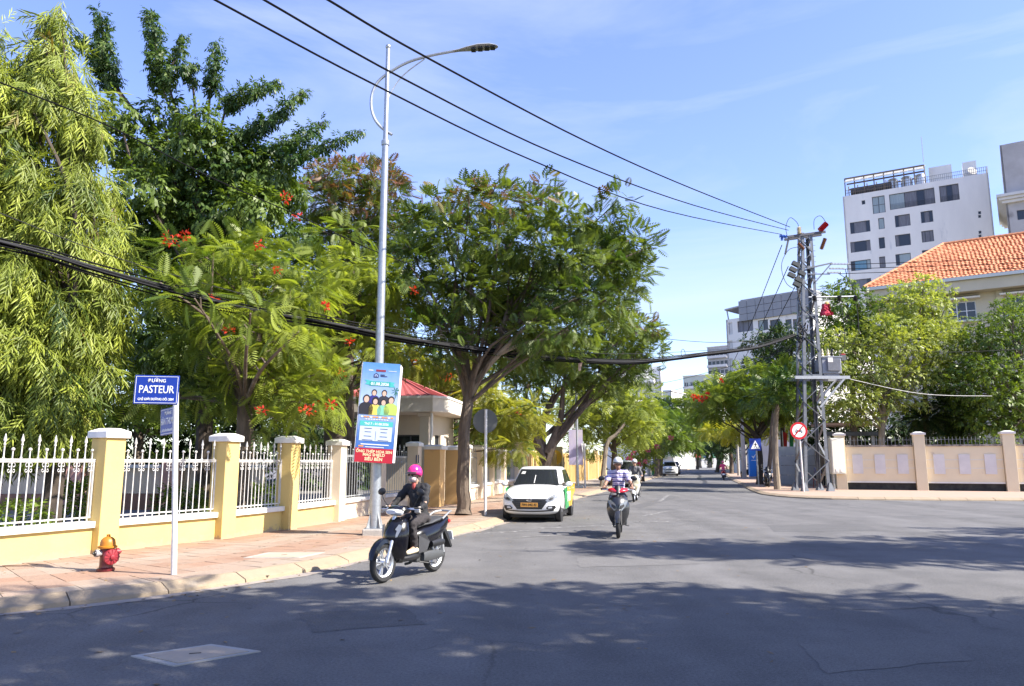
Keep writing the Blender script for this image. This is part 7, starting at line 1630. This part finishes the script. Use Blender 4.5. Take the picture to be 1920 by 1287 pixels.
# third rider on the white scooter
rz3 = math.atan2(-.97, -.24); loc3 = Vector((4.95, 30.6, .002))
scooter('white scooter with a cream bundle ridden behind the striped shirt rider', loc3, rz3, flat('white_scooter_paint', (.70, .69, .66), .3, coat=.5), flat('white_cowl', (.70, .69, .66), .3), silver, 'low')
rider('person in grey with a white helmet on the white scooter further back', loc3, rz3, pm('grey_shirt', (.10, .10, .11), (.14, .14, .15), scale=25, rough=.85, world=False), blackcloth, flat('dark_shoe', (.03, .03, .03), .7), flat('white_helmet', (.68, .68, .68), .3), skin, 'long', 1.0, vox=.02, glasses=False)
bd = empty('bundle', loc3 + Vector((-.10, -.55, .55)), rz3, 'cream cloth bundle held between the knees on the white scooter', 'bundle'); m = remesh('sack', [((0, -.05, 0), .16, (.02, .08, .28), .15), ((.02, 0, .1), .17, (0, .05, .4), .12)], [], pm('sack_cream', (.62, .56, .40), (.54, .48, .34), scale=8, rough=.9, bump=.4, bscale=9, world=False), bd, .03, 3)
# rider in pink seen from behind
locp = Vector((18.55, 66.5, .002)); rzp = math.atan2(.97, .26)
scooter('red scooter ridden away down the right lane by a person in pink', locp, rzp, flat('red_scooter_paint', (.40, .015, .03), .3, coat=.5), flat('red_cowl2', (.40, .015, .03), .3), silver, 'low')
rider('person in a pink jacket and pink helmet riding away on the red scooter', locp, rzp, flat('pink_jacket', (.62, .06, .17), .85), flat('maroon_trousers', (.20, .03, .06), .85), flat('pale_shoe', (.5, .45, .4), .7), flat('rose_helmet', (.62, .12, .22), .3), skin, 'long', 1.0, vox=.03, glasses=False)
# parked motorbikes by the right trees
scooter('black parked scooter standing between the two trunks on the right pavement', gnd(1447, 914, ZP) + Vector((.1, .9, .0)), R(-105), gloss_black, gloss_black, blackpl, 'twin')
hm = empty('helmet', gnd(1447, 914, ZP) + Vector((.05, .75, .96)), 0, 'dark helmet hung on the parked black scooter by the right trunks', 'helmet'); MB().lathe([(.12, 0), (.13, .05), (.125, .12), (.09, .19), (.02, .22)], 14).build('shell', gloss_black, hm, smooth=True)
scooter('dark parked scooter leaning by the concrete posts far along the right pavement', Vector((22.5, 72.5, ZP)), R(-150), flat('dark_scooter', (.05, .05, .055), .4), blackpl, silver, 'low')
for k, (x, y, c_, lab) in enumerate(((23.2, 118, (.5, .5, .5), 'pale scooter in the far traffic at the end of the street, left one'), (24.4, 116, (.03, .03, .04), 'dark scooter in the far traffic at the end of the street, right one'))):
    l_ = Vector((x, y, .002)); scooter(lab, l_, math.atan2(-.97, -.25), flat('far_paint%d' % k, c_, .4), blackpl, silver, 'low', 1.05)
    rider('far rider in ' + ('white' if k == 0 else 'dark') + ' clothes at the end of the street', l_, math.atan2(-.97, -.25), flat('far_shirt%d' % k, ((.6, .55, .5), (.04, .04, .06))[k], .9), blackcloth, blackpl, flat('far_helmet%d' % k, ((.6, .4, .4), (.1, .1, .12))[k], .4), skin, 'long', 1.05, vox=.05, glasses=False)
# person sitting in the shade under the pylon
pb = at(1531, 890, 43.5); se = empty('person', (pb.x, 43.5, ZP), R(-60), 'person in a dark checked shirt seated in the shade behind the pylon', 'person')
chk = pm('checked_shirt', (.05, .06, .12), (.16, .16, .22), scale=14, rough=.9, world=False)
sb = [((0, 0, .62), .12, (.03, 0, .95), .13), ((.03, 0, .95), .11, (.07, 0, 1.14), .055), ((.07, 0, 1.12), .05, (.1, 0, 1.22), .05)]
sl = []
for s_ in (-1, 1): sb += [((.05, s_ * .19, 1.05), .055, (.15, s_ * .24, .80), .045), ((.15, s_ * .24, .80), .045, (.36, s_ * .12, .72), .035), ((.36, s_ * .12, .72), .035, (.42, s_ * .08, .70), .03), ((0, s_ * .1, .60), .085, (.42, s_ * .12, .60), .06), ((.42, s_ * .12, .60), .06, (.40, s_ * .12, .12), .04), ((.40, s_ * .12, .08), .04, (.52, s_ * .13, .05), .035)]
remesh('body', sb, [((.12, 0, 1.30), (.09, .075, .11), None)], skin_d, se, .02, 3)
remesh('shirt', [((0, 0, .62), .15, (.03, 0, .98), .16), ((.03, 0, .98), .14, (.07, 0, 1.12), .075)] + [((.05, s_ * .19, 1.05), .07, (.15, s_ * .24, .82), .06) for s_ in (-1, 1)], [], chk, se, .02, 4)
remesh('trousers', [((0, s_ * .1, .60), .10, (.42, s_ * .12, .60), .075) for s_ in (-1, 1)] + [((.42, s_ * .12, .60), .075, (.40, s_ * .12, .16), .055) for s_ in (-1, 1)], [], blackcloth, se, .02, 4)
MB().ell((.10, 0, 1.35), (.10, .085, .085), 14, 9).build('hair', hairm, se, smooth=True)
st_ = empty('stool', (pb.x, 43.5, ZP), R(-60), 'low plastic stool under the seated person behind the pylon', 'stool'); red_pl = flat('maroon_plastic', (.20, .02, .03), .5)
MB().box((0, 0, .47), (.34, .34, .04)).build('seat', red_pl, st_, bevel=.01)
for x in (-.14, .14):
    for y in (-.14, .14): MB().beam((x, y, 0), (x * .85, y * .85, .46), .035, .035).build('leg', red_pl, st_)

# ------------------------------------------------------------------ cars
def car(label, loc, rz, paint, kind='hatch', name='car', plate=None, taxi=False, group=None, size=1.0):
    e = empty(name, loc, rz, label, 'car', group, size)
    if kind == 'hatch': L2, W2, HR_, sc_ = 1.88, .84, 1.50, 1.0
    else: L2, W2, HR_, sc_ = 2.2, .92, 1.66, 1.1
    hz = 1.0 if kind == 'hatch' else 1.13
    def S(x, w, zb, zs, zc, zm=None):
        return [(x, 0, zb), (x, w * .80, zb), (x, w * .97, zb + .10), (x, w, (zb + zs) * .52), (x, w * .985, zs - .10), (x, w * .90, zs - .015), (x, w * .55, zc - .004), (x, 0, zc)]
    st = [S(L2, W2 * .60, .34, .56 * hz, .60 * hz), S(L2 - .04, W2 * .80, .24, .64 * hz, .68 * hz), S(L2 - .16, W2 * .93, .20, .74 * hz, .79 * hz), S(L2 - .50, W2 * .985, .18, .845 * hz, .91 * hz), S(L2 - .95, W2, .18, .925 * hz, 1.0 * hz), S(L2 - 1.35, W2, .18, .965 * hz, 1.0 * hz), S(0, W2, .18, .985 * hz, 1.0 * hz), S(-L2 + .9, W2, .18, 1.0 * hz, 1.02 * hz), S(-L2 + .35, W2 * .97, .20, 1.0 * hz, 1.04 * hz), S(-L2 + .08, W2 * .88, .26, .96 * hz, 1.02 * hz), S(-L2, W2 * .72, .34, .86 * hz, .92 * hz)]
    m = MB(); secs = []
    for s_ in st: secs.append([Vector(p) for p in s_] + [Vector((p[0], -p[1], p[2])) for p in s_[-2:0:-1]])
    m.loft(secs); body = m.build('body', paint, e, smooth=True, sub=2, angle=180)
    # cabin
    zb, zr = .93 * hz, HR_; fx0, fx1, rx0, rx1 = L2 - 1.0, L2 - 1.72, -L2 + .10, -L2 + .62
    def ring(t, infl=0.0):
        z = zb + (zr - zb) * t; f = fx0 + (fx1 - fx0) * t ** .92; r_ = rx0 + (rx1 - rx0) * t ** 1.3; w = W2 * (.93 - .22 * t) + infl
        return z, f + infl, r_ - infl, w
    secs = []
    for t in (0, .3, .6, .85, .96, 1.0):
        z, f, r_, w = ring(t)
        if t == 1.0: z -= .0; f -= .12; r_ += .10; w *= .86
        elif t > .9: z -= .015
        secs.append([V3(f, 0, z), V3(f - .03, w * .5, z), V3(f - .12, w * .90, z), V3(f - .28, w, z), V3((f + r_) / 2, w * 1.0, z), V3(r_ + .25, w * .985, z), V3(r_ + .06, w * .85, z), V3(r_, 0, z), V3(r_ + .06, -w * .85, z), V3(r_ + .25, -w * .985, z), V3((f + r_) / 2, -w, z), V3(f - .28, -w, z), V3(f - .12, -w * .90, z), V3(f - .03, -w * .5, z)])
    m = MB().loft(secs); rf = m.build('cabin', paint, e, smooth=True, sub=1, angle=180)
    def patch(fn, name_, mat, parent, nu=8, nv=5):
        V = [fn(i / nu, j / nv) for j in range(nv + 1) for i in range(nu + 1)]; F = [(j * (nu + 1) + i, j * (nu + 1) + i + 1, (j + 1) * (nu + 1) + i + 1, (j + 1) * (nu + 1) + i) for j in range(nv) for i in range(nu)]
        return MB().add(V, F).build(name_, mat, parent, smooth=True)
    def ws(u, v):
        t = .04 + .80 * v; z, f, r_, w = ring(t); y = (u * 2 - 1); yy = y * w * (.86 - .02 * v); return V3(f + .012 - .10 * abs(y) ** 2.4, yy, z + .006)
    glass = patch(ws, 'windscreen', darkglass, e)
    def rs(u, v):
        t = .12 + .70 * v; z, f, r_, w = ring(t); y = (u * 2 - 1); yy = y * w * .80; return V3(r_ - .012 + .05 * y * y, yy, z)
    patch(rs, 'rear_window', darkglass, e)
    for s_ in (-1, 1):
        for (ua, ub) in ((.10, .48), (.52, .86)):
            def sw(u, v, ua=ua, ub=ub):
                t = .10 + .72 * v; z, f, r_, w = ring(t); q = ua + (ub - ua) * u; xx = (f - .34) + (r_ + .22 - f + .34) * q; return V3(xx, s_ * (w + .012), z)
            patch(sw, 'side_window', darkglass, e, 4, 4)
        o = MB().ell((L2 - 1.22, s_ * (W2 + .10), 1.0 * hz), (.09, .10, .075), 12, 8).build('mirror', paint, e, smooth=True); MB().box((L2 - 1.2, s_ * (W2 - .02), .96 * hz), (.06, .12, .03)).build('mirror_arm', blackpl, o)
    # wheels and arches
    wr_, wb = (.295, 1.22) if kind == 'hatch' else (.35, 1.36)
    for x in (wb, -wb):
        for s_ in (-1, 1):
            wh = wheel_parts(e, (x, s_ * (W2 - .125), wr_), wr_, .18, silver, 5, 'wheel', False)
            T = Matrix.Translation((x, s_ * (W2 - .10), wr_ + .01)) @ Matrix.Rotation(R(90), 4, 'X'); MB().lathe([(wr_ + .04, -.062), (wr_ + .04, .062)], 28, T).build('wheel_arch', blackpl, e, smooth=True)
    # front details: points of the nose
    from mathutils.bvhtree import BVHTree
    bvh = BVHTree.FromObject(body, bpy.context.evaluated_depsgraph_get())
    def nose(y, z, off=.0):
        h_ = bvh.ray_cast(V3(L2 + 1, y, z), V3(-1, 0, 0))[0]
        if h_: return V3(h_.x + off * .22 + .002, y, z)
        yy = abs(y) / W2; x = L2 - .0 - .05 * yy ** 2 - .32 * max(0, yy - .62) ** 1.5 - max(0, (z / hz - .60)) * .95 - .04; return V3(x + off, y, z)
    def fpatch(P, name_, mat, off, parent=e):
        cy_, cz_ = sum(q[0] for q in P) / len(P), sum(q[1] for q in P) / len(P); E_ = []
        for a_, b_ in zip(P, P[1:] + P[:1]): E_ += [(a_[0] + (b_[0] - a_[0]) * t / 4, a_[1] + (b_[1] - a_[1]) * t / 4) for t in range(4)]
        n_ = len(E_); V = [nose(*q, off) for q in E_] + [nose(cy_ + (q[0] - cy_) * .5, cz_ + (q[1] - cz_) * .5, off) for q in E_] + [nose(cy_, cz_, off)]
        return MB().add(V, [(i, (i + 1) % n_, n_ + (i + 1) % n_, n_ + i) for i in range(n_)] + [(n_ + i, n_ + (i + 1) % n_, 2 * n_) for i in range(n_)]).build(name_, mat, parent, smooth=True)
    k = hz
    if kind == 'hatch':
        def grid(name_, mat, off, fn, nu=10, nv=3):
            V = [nose(*fn(i / nu, j / nv), off) for j in range(nv + 1) for i in range(nu + 1)]; F = [(j * (nu + 1) + i, j * (nu + 1) + i + 1, (j + 1) * (nu + 1) + i + 1, (j + 1) * (nu + 1) + i) for j in range(nv) for i in range(nu)]
            return MB().add(V, F).build(name_, mat, e, smooth=True)
        gr = grid('grille', blackpl, .062, lambda u, v: ((u * 2 - 1) * (.34 + .14 * min(1, v * 1.5) - .02 * max(0, v - .67)), .36 + .275 * v))
        for q in range(4): MB().beam(nose(-.36, .42 + q * .055, .075), nose(.36, .42 + q * .055, .075), .012, .02).build('grille_slat', flat('grille_dark', (.03, .03, .03), .4) if 'grille_dark' not in bpy.data.materials else bpy.data.materials['grille_dark'], gr)
        grid('bumper_lip', blackpl, .07, lambda u, v: ((u * 2 - 1) * .66, .285 + .03 * v + .035 * abs(u * 2 - 1) ** 2), 12, 1)
        grid('bumper_trim', silver, .074, lambda u, v: ((u * 2 - 1) * .60, .315 + .012 * v + .035 * abs(u * 2 - 1) ** 2), 12, 1)
        for s_ in (-1, 1):
            o = fpatch([(s_ * .44, .585), (s_ * .50, .66), (s_ * .66, .76), (s_ * .735, .78), (s_ * .745, .66), (s_ * .66, .595), (s_ * .52, .565)], 'headlight', smoked, .055)
            fpatch([(s_ * .52, .61), (s_ * .58, .665), (s_ * .65, .68), (s_ * .65, .63), (s_ * .57, .595)], 'lamp_bezel', bpy.data.materials['grille_dark'], .064, o)
            o = fpatch([(s_ * .46, .40), (s_ * .52, .45), (s_ * .70, .46), (s_ * .72, .40), (s_ * .66, .345), (s_ * .48, .36)], 'fog_lamp_bezel', blackpl, .075); fpatch([(s_ * .50, .40), (s_ * .54, .43), (s_ * .62, .43), (s_ * .62, .39), (s_ * .52, .38)], 'fog_lamp', lens, .084, o)
        # emblem: slanted letter in an oval
        pc = nose(0, .60, .09); M = Matrix.Translation(pc) @ Matrix.Rotation(R(90), 4, 'Z') @ Matrix.Rotation(R(90), 4, 'X')
        m = MB(); n = 20; m.tube([M @ V3(.072 * math.cos(2 * math.pi * q / n), .038 * math.sin(2 * math.pi * q / n), 0) for q in range(n + 1)], .006, 6); m.beam(M @ V3(-.042, -.026, 0), M @ V3(-.022, .03, 0), .012, .008); m.beam(M @ V3(.022, -.03, 0), M @ V3(.042, .026, 0), .012, .008); m.beam(M @ V3(-.03, -.006, 0), M @ V3(.03, .006, 0), .012, .010); m.build('emblem', chrome, e, smooth=True)
        pl = MB().box(nose(0, .475, .085), (.012, .47, .115)).build('licence_plate', flat('plate_orange', (.62, .30, .06), .5), e)
        if plate: textmesh('plate_number', plate, .088, blackink, pl, Matrix.Translation(nose(0, .475, .085) + V3(.0075, 0, 0)) @ Matrix.Rotation(R(90), 4, 'Z') @ Matrix.Rotation(R(90), 4, 'X'), bold=.001)
        # inside hints, sticker, wipers
        MB().tube([ws(.46, .15) + V3(.01, 0, .0), ws(.46, .62) + V3(.01, 0, 0)], .012, 5).build('hanging_charm', palegreywall, glass)
        MB().add([ws(.06, .70) + V3(.006, 0, .002), ws(.17, .70) + V3(.006, 0, .002), ws(.17, .86) + V3(.006, 0, .002), ws(.07, .86) + V3(.006, 0, .002)], [(0, 1, 2, 3)]).build('sticker', palegreywall, glass)
        for ua, ub in ((.15, .48), (.52, .88)): MB().tube([ws(ua, .0) + V3(.02, 0, .01), ws(ub, .07) + V3(.015, 0, .01)], .008, 5).build('wiper', blackpl, e)
    else:
        fpatch([(-.5, .62 * k), (.5, .62 * k), (.46, .68 * k), (-.46, .68 * k)], 'grille', blackpl, .07); fpatch([(-.6, .32 * k), (.6, .32 * k), (.5, .42 * k), (-.5, .42 * k)], 'lower_grille', blackpl, .09)
        for s_ in (-1, 1): fpatch([(s_ * .52, .62 * k), (s_ * .55, .70 * k), (s_ * .76, .74 * k), (s_ * .78, .66 * k)], 'headlight', smoked, .075)
        MB().box(nose(0, .50 * k, .10), (.012, .47, .13)).build('licence_plate', signwhite, e)
        for s_ in (-1, 1): MB().tube([(.6, s_ * .58, HR_ + .03), (-.9, s_ * .58, HR_ + .03)], .02, 6).build('roof_rail', silver, e)
    # seams and handles, sills, lamps behind
    for s_ in (-1, 1):
        for x in (.62, -.38): MB().box((x, s_ * (W2 + .004), .62 * hz), (.012, .02, .55 * hz)).build('door_gap', blackpl, e)
        for x in (-.18, -1.0): MB().box((x, s_ * (W2 + .012), .84 * hz), (.16, .03, .028)).build('door_handle', paint, e)
        MB().box((-L2 + .10, s_ * W2 * .72, .80 * hz), (.12, .24, .26)).build('tail_light', redlens, e, bevel=.04)
    MB().box((-L2 - .02, 0, .72 * hz), (.02, .47, .12)).build('rear_plate', signwhite, e)
    MB().box((0, 0, .16), (2 * L2 - 1.0, W2 * 1.7, .10)).build('underbody', blackpl, e)
    if taxi:
        gm, om = flat('taxi_green', (.03, .36, .10), .35, coat=.5), flat('taxi_yellow', (.70, .42, .03), .35, coat=.5)
        for s_ in (-1, 1):
            y = s_ * (W2 + .010)
            def sp_(P, nm, mat): MB().add([(x, y, z) for x, z in P], [tuple(range(len(P)))]).build(nm, mat, e)
            sp_([(.98, .88), (.35, .93), (-.05, .35), (.75, .30)], 'green_livery', gm); sp_([(.35, .93), (-1.55, .96), (-1.55, .72), (-1.0, .60), (-.75, .33), (-.05, .35)], 'yellow_livery', om)
            textmesh('livery_lettering', 'TAXI', .40, signwhite, e, Matrix.Translation((.05, s_ * (W2 + .016), .62)) @ Matrix.Rotation(R(180) if s_ > 0 else 0, 4, 'Z') @ MX, bold=.006)
        sg = MB().loft([sect(x, HR_ - .01, HR_ + h_, w_) for x, h_, w_ in ((.12, .05, .20), (.05, .11, .24), (-.08, .11, .24), (-.15, .05, .20))]) if False else None
    return e
f1, f2 = gnd(948, 985), gnd(1043, 979)
rzc = math.atan2(-.981, -.195)
car('white hatchback taxi with orange plate and green yellow sides parked at the left kerb', Vector((.80, 21.6, 0)), rzc, gloss_white, 'hatch', 'taxi', '79H 043.42', True, size=.96)
car('silver white van like car behind the white scooter rider on the left side', Vector((7.35, 49.5, 0)), math.atan2(-.97, -.25), flat('silver_car_paint', (.52, .54, .56), .3, .3, .6), 'suv', 'car')
car('white sport utility car parked far down the left kerb', Vector((18.3, 88, 0)), math.atan2(-.985, -.17), gloss_white, 'suv', 'car')
car('black car parked behind the white sport utility car', Vector((20.6, 97, 0)), math.atan2(-.97, -.25), gloss_black, 'suv', 'car')
# concrete poles along the right pavement
for k, (px, py, top, lab) in enumerate(((1396, 898, 700, 'tall round concrete utility pole on the right pavement, nearest one'), (1385, 892, 740, 'thinner concrete utility pole behind the nearest one'), (1400, 893, 760, 'short grey pole right behind the concrete utility pole'))):
    p = gnd(px, py, ZP); e = empty('utility_pole', p, 0, lab, 'pole', 'poles on the right pavement'); z = at(px, top, p.y).z
    MB().tube([(0, 0, 0), (0, 0, z)], [.20 - .05 * k, .12 - .03 * k], 10).build('shaft', concrete, e, smooth=True); MB().box((0, 0, z - .6), (1.2, .08, .1)).build('crossarm', galv, e)
for k, (px, py, top) in enumerate(((1216, 893, 845), (1220, 892, 858), (1236, 891, 858))):
    p = gnd(px, py, ZP); e = empty('roadside_post', p, 0, ['thick', 'thin', 'slim dark topped'][k] + ' post under the bougainvillea on the left pavement', 'post'); z = at(px, top, p.y).z
    MB().tube([(0, 0, 0), (0, 0, z)], [.16 if k == 0 else .08, .12 if k == 0 else .07], 8).build('shaft', concrete, e, smooth=True); MB().lathe([(.2, 0), (.2, .08), (.1, .1)], 10).build('foot', concrete, e)
p = gnd(1227, 893, ZP); e = empty('rubbish_bin', p, 0, 'small green rubbish bin on the left pavement far down the street', 'bin'); gbin = flat('bin_green', (.02, .22, .07), .5)
MB().box((0, 0, .55), (.5, .5, .9), taper=1.15).build('tub', gbin, e, bevel=.03); MB().box((0, 0, 1.05), (.62, .62, .1)).build('lid', gbin, e, bevel=.03)
pl = gnd(1290, 882)
# small round island with a lamp at the far junction
p = gnd(1342, 884); e = empty('traffic_island', Vector((p.x, 118, 0)), 0, 'small planted traffic island with a pedestal lamp at the far junction', 'traffic island')
MB().lathe([(2.2, 0), (2.2, .35), (2.0, .4)], 20).build('kerb', concrete, e); MB().lathe([(.5, .3), (.45, 2.6), (1.1, 2.7), (1.1, 2.9)], 14).build('pedestal', concrete, e); MB().tube([(0, 0, 2.9), (0, 0, 7)], .09, 8).build('mast', galv, e)
foliage('planting', e, [(p.x + math.cos(a) * 1.4, 118 + math.sin(a) * 1.4, .6, .5, .5, .35) for a in (0, 1, 2, 3, 4, 5)], 40, .35, SPRAY, L_yel, RG(99), droop=0)
# umbrella and stall at the far end
e = empty('market_umbrella', Vector((26.5, 124, 0)), 0, 'pale yellow umbrella of a stall at the far end of the street', 'umbrella')
MB().tube([(0, 0, 0), (0, 0, 3.0)], .04, 6).build('pole', galv, e); MB().lathe([(1.9, 2.45), (1.2, 2.75), (.05, 3.05)], 12).build('canopy', pm('umbrella_cream', (.75, .70, .40), rough=.8), e)
# orange and black car roof seen over the wall
p = at(1068, 858, 50); e = empty('wall_sign', (p.x - .4, 50, 0), 0, 'rounded yellow sign panel on the ribbed wall behind the taxi', 'sign')
MB().tube([(0, 0, 0), (0, 0, p.z)], .05, 6).build('post', galv, e); MB().lathe([(.5, -.04), (.5, .04)], 20, Matrix.Translation((-.6, 0, p.z)) @ Matrix.Rotation(R(90), 4, 'X')).build('panel', flat('sign_yellow', (.80, .45, .02), .5), e)
# ------------------------------------------------------------------ overhead wires
cablem = flat('cable_black', (.006, .006, .007), .85, spec=.12); cable_g = flat('cable_grey', (.025, .025, .027), .8, spec=.2)
def in_plane(px, py, A, B):
    u, v = on_plane(px, py, A, B); d = (B - A).normalized(); p = A + d * u; return Vector((p.x, p.y, v))
def wire(label, A, B, pts, r, mat=None, name='power_line', group=None, n=6):
    """wire in the upright plane through A and B, passing the sighted points"""
    A, B = Vector((*A, 0)), Vector((*B, 0)); P = [in_plane(px, py, A, B) for px, py in pts]; P.sort(key=lambda p: (p - A).dot(B - A))
    a = P[0] + (P[0] - P[1]) * .25; P = [a] + P
    m = MB().tube(catmull3(P, n), r, 5); o = m.build(name, mat or cablem, None, smooth=True, fix=False); tag(o, label, 'wire', group); return o
PT = (15.0, 38.3)
wire('uppermost black power line running from the top left sky to the pylon top', (-2.2, 9), (16.2, 38.3), [(615, 0), (800, 108), (1100, 266), (1300, 355), (1481, 426)], .017)
wire('middle black power line running from the top left sky to the pylon top', (-3.2, 9), (15.2, 38.3), [(495, 0), (760, 150), (1050, 292), (1300, 385), (1478, 432)], .017)
wire('lowest of the three black power lines running to the blue pylon insulator', (-4.0, 9), (14.3, 38.3), [(403, 0), (700, 158), (1000, 302), (1250, 396), (1466, 440)], .017)
wire('long thin cable sloping down across the mast trees to the street tree', (-6.5, 9), (-.6, 21), [(0, 155), (200, 235), (400, 335), (560, 405), (700, 470), (810, 510)], .011)
BD = [(0, 456), (90, 476), (180, 505), (340, 548), (480, 585), (620, 608), (740, 632), (870, 653), (1000, 668), (1150, 679), (1230, 676), (1330, 664), (1420, 652), (1490, 630)]
rng = RG(3); A, B = Vector((-8.0, 11.9, 0)), Vector((14.7, 38.2, 0)); P0 = [in_plane(px, py, A, B) for px, py in BD]; P0 = [P0[0] + (P0[0] - P0[1]) * .6] + P0
e = empty('cable_bundle', (0, 20, 0), 0, 'thick sagging bundle of black telecom cables crossing the whole street', 'cable bundle')
for k in range(15):
    o = Vector((rng.normal(0, .03), rng.normal(0, .03), rng.normal(0, .038))); sg = rng.uniform(-.02, .10)
    P = [p + o + Vector((0, 0, -sg * math.sin(math.pi * i / 14) * (1.6 if i < 5 else .6) + rng.normal(0, .012))) for i, p in enumerate(P0)]
    MB().tube(catmull3(P, 4), .010 + .008 * rng.random(), 5).build('strand', cablem if k % 4 else cable_g, e, smooth=True, world=True, fix=False)
P1 = [in_plane(px, py, A, B) for px, py in [(0, 400), (180, 470), (340, 520), (620, 595), (740, 617), (870, 640), (1000, 655), (1120, 663), (1240, 662), (1400, 650), (1490, 626)]]
MB().tube(catmull3([P1[0] + (P1[0] - P1[1]) * .5] + P1, 4), .009, 5).build('messenger_wire', cable_g, e, smooth=True, world=True, fix=False)
dp = (B - A).normalized()
for px, py in ((829, 640), (870, 646), (960, 664), (1093, 670), (1150, 672), (1196, 668), (1240, 667), (1281, 663)):
    c = in_plane(px, py, A, B); MB().tube([c + dp * .17 * math.cos(t) + Vector((0, 0, .17 * math.sin(t))) for t in [2 * math.pi * q / 14 for q in range(15)]], .010, 5).build('hanger_ring', cable_g, e, world=True)
c = in_plane(1088, 687, A, B); MB().hexa([c + Vector(q) for q in ((-.06, 0, -.14), (.0, 0, -.16), (.0, .02, -.16), (-.06, .02, -.14), (-.06, 0, .1), (.07, 0, .12), (.07, .02, .12), (-.06, .02, .1))]).build('marker_tag', flat('tag_pink', (.60, .42, .38), .7), e, world=True)
for k, (yo, zo) in enumerate(((2.45, 11.70), (2.15, 11.45), (1.95, 11.2))):
    a = PYL + Vector((yo, -.45, zo)); b = Vector((60, 30, 12.6 - .3 * k)); mid = a.lerp(b, .5) + Vector((0, 0, -.5)); o = MB().tube(catmull3([a, mid, b], 12), .018, 5).build('power_line', cablem, None, smooth=True, fix=False)
    tag(o, ['upper', 'middle', 'lower'][k] + ' wire leaving the pylon to the right across the white apartment block', 'wire', 'wires right of the pylon')
for k, (a, b) in enumerate((((1466, 460), (1370, 690)), ((1478, 500), (1380, 700)), ((1500, 520), (1395, 705)))):
    p, q = at(*a, 38.2), at(*b, 68); o = MB().tube(catmull3([p, p.lerp(q, .5) + Vector((0, 0, -.3)), q], 10), .022, 5).build('power_line', cablem, None, smooth=True, fix=False)
    tag(o, ['left', 'middle', 'right'][k] + ' one of the three cables slanting from the pylon head down to the street poles', 'wire', 'slanting cables')
for k, (a, ya, b, yb) in enumerate((((1180, 628), 38, (1500, 632), 38.3), ((1125, 765), 60, (1500, 650), 38.2), ((1210, 770), 80, (1500, 640), 38.2), ((1130, 735), 60, (1480, 655), 38.2), ((1560, 640), 38.4, (1920, 655), 40), ((1580, 708), 38.4, (1860, 743), 41))):
    p, q = at(*a, ya), at(*b, yb); o = MB().tube(catmull3([p, p.lerp(q, .5) + Vector((0, 0, -.35)), q], 10), .014, 5).build('overhead_wire', cable_g if k < 5 else flat('wire_white', (.5, .5, .48), .6), None, smooth=True, fix=False)
    tag(o, ['thin wire from the street trees to the pylon at cable bundle height', 'lowest thin wire fanning from the pylon down the left houses', 'far thin wire fanning from the pylon down the left houses', 'upper thin wire fanning from the pylon down the left houses', 'thin dark wire crossing the pale tree right of the transformer', 'pale wire drooping from the transformer to the dark right tree'][k], 'wire')
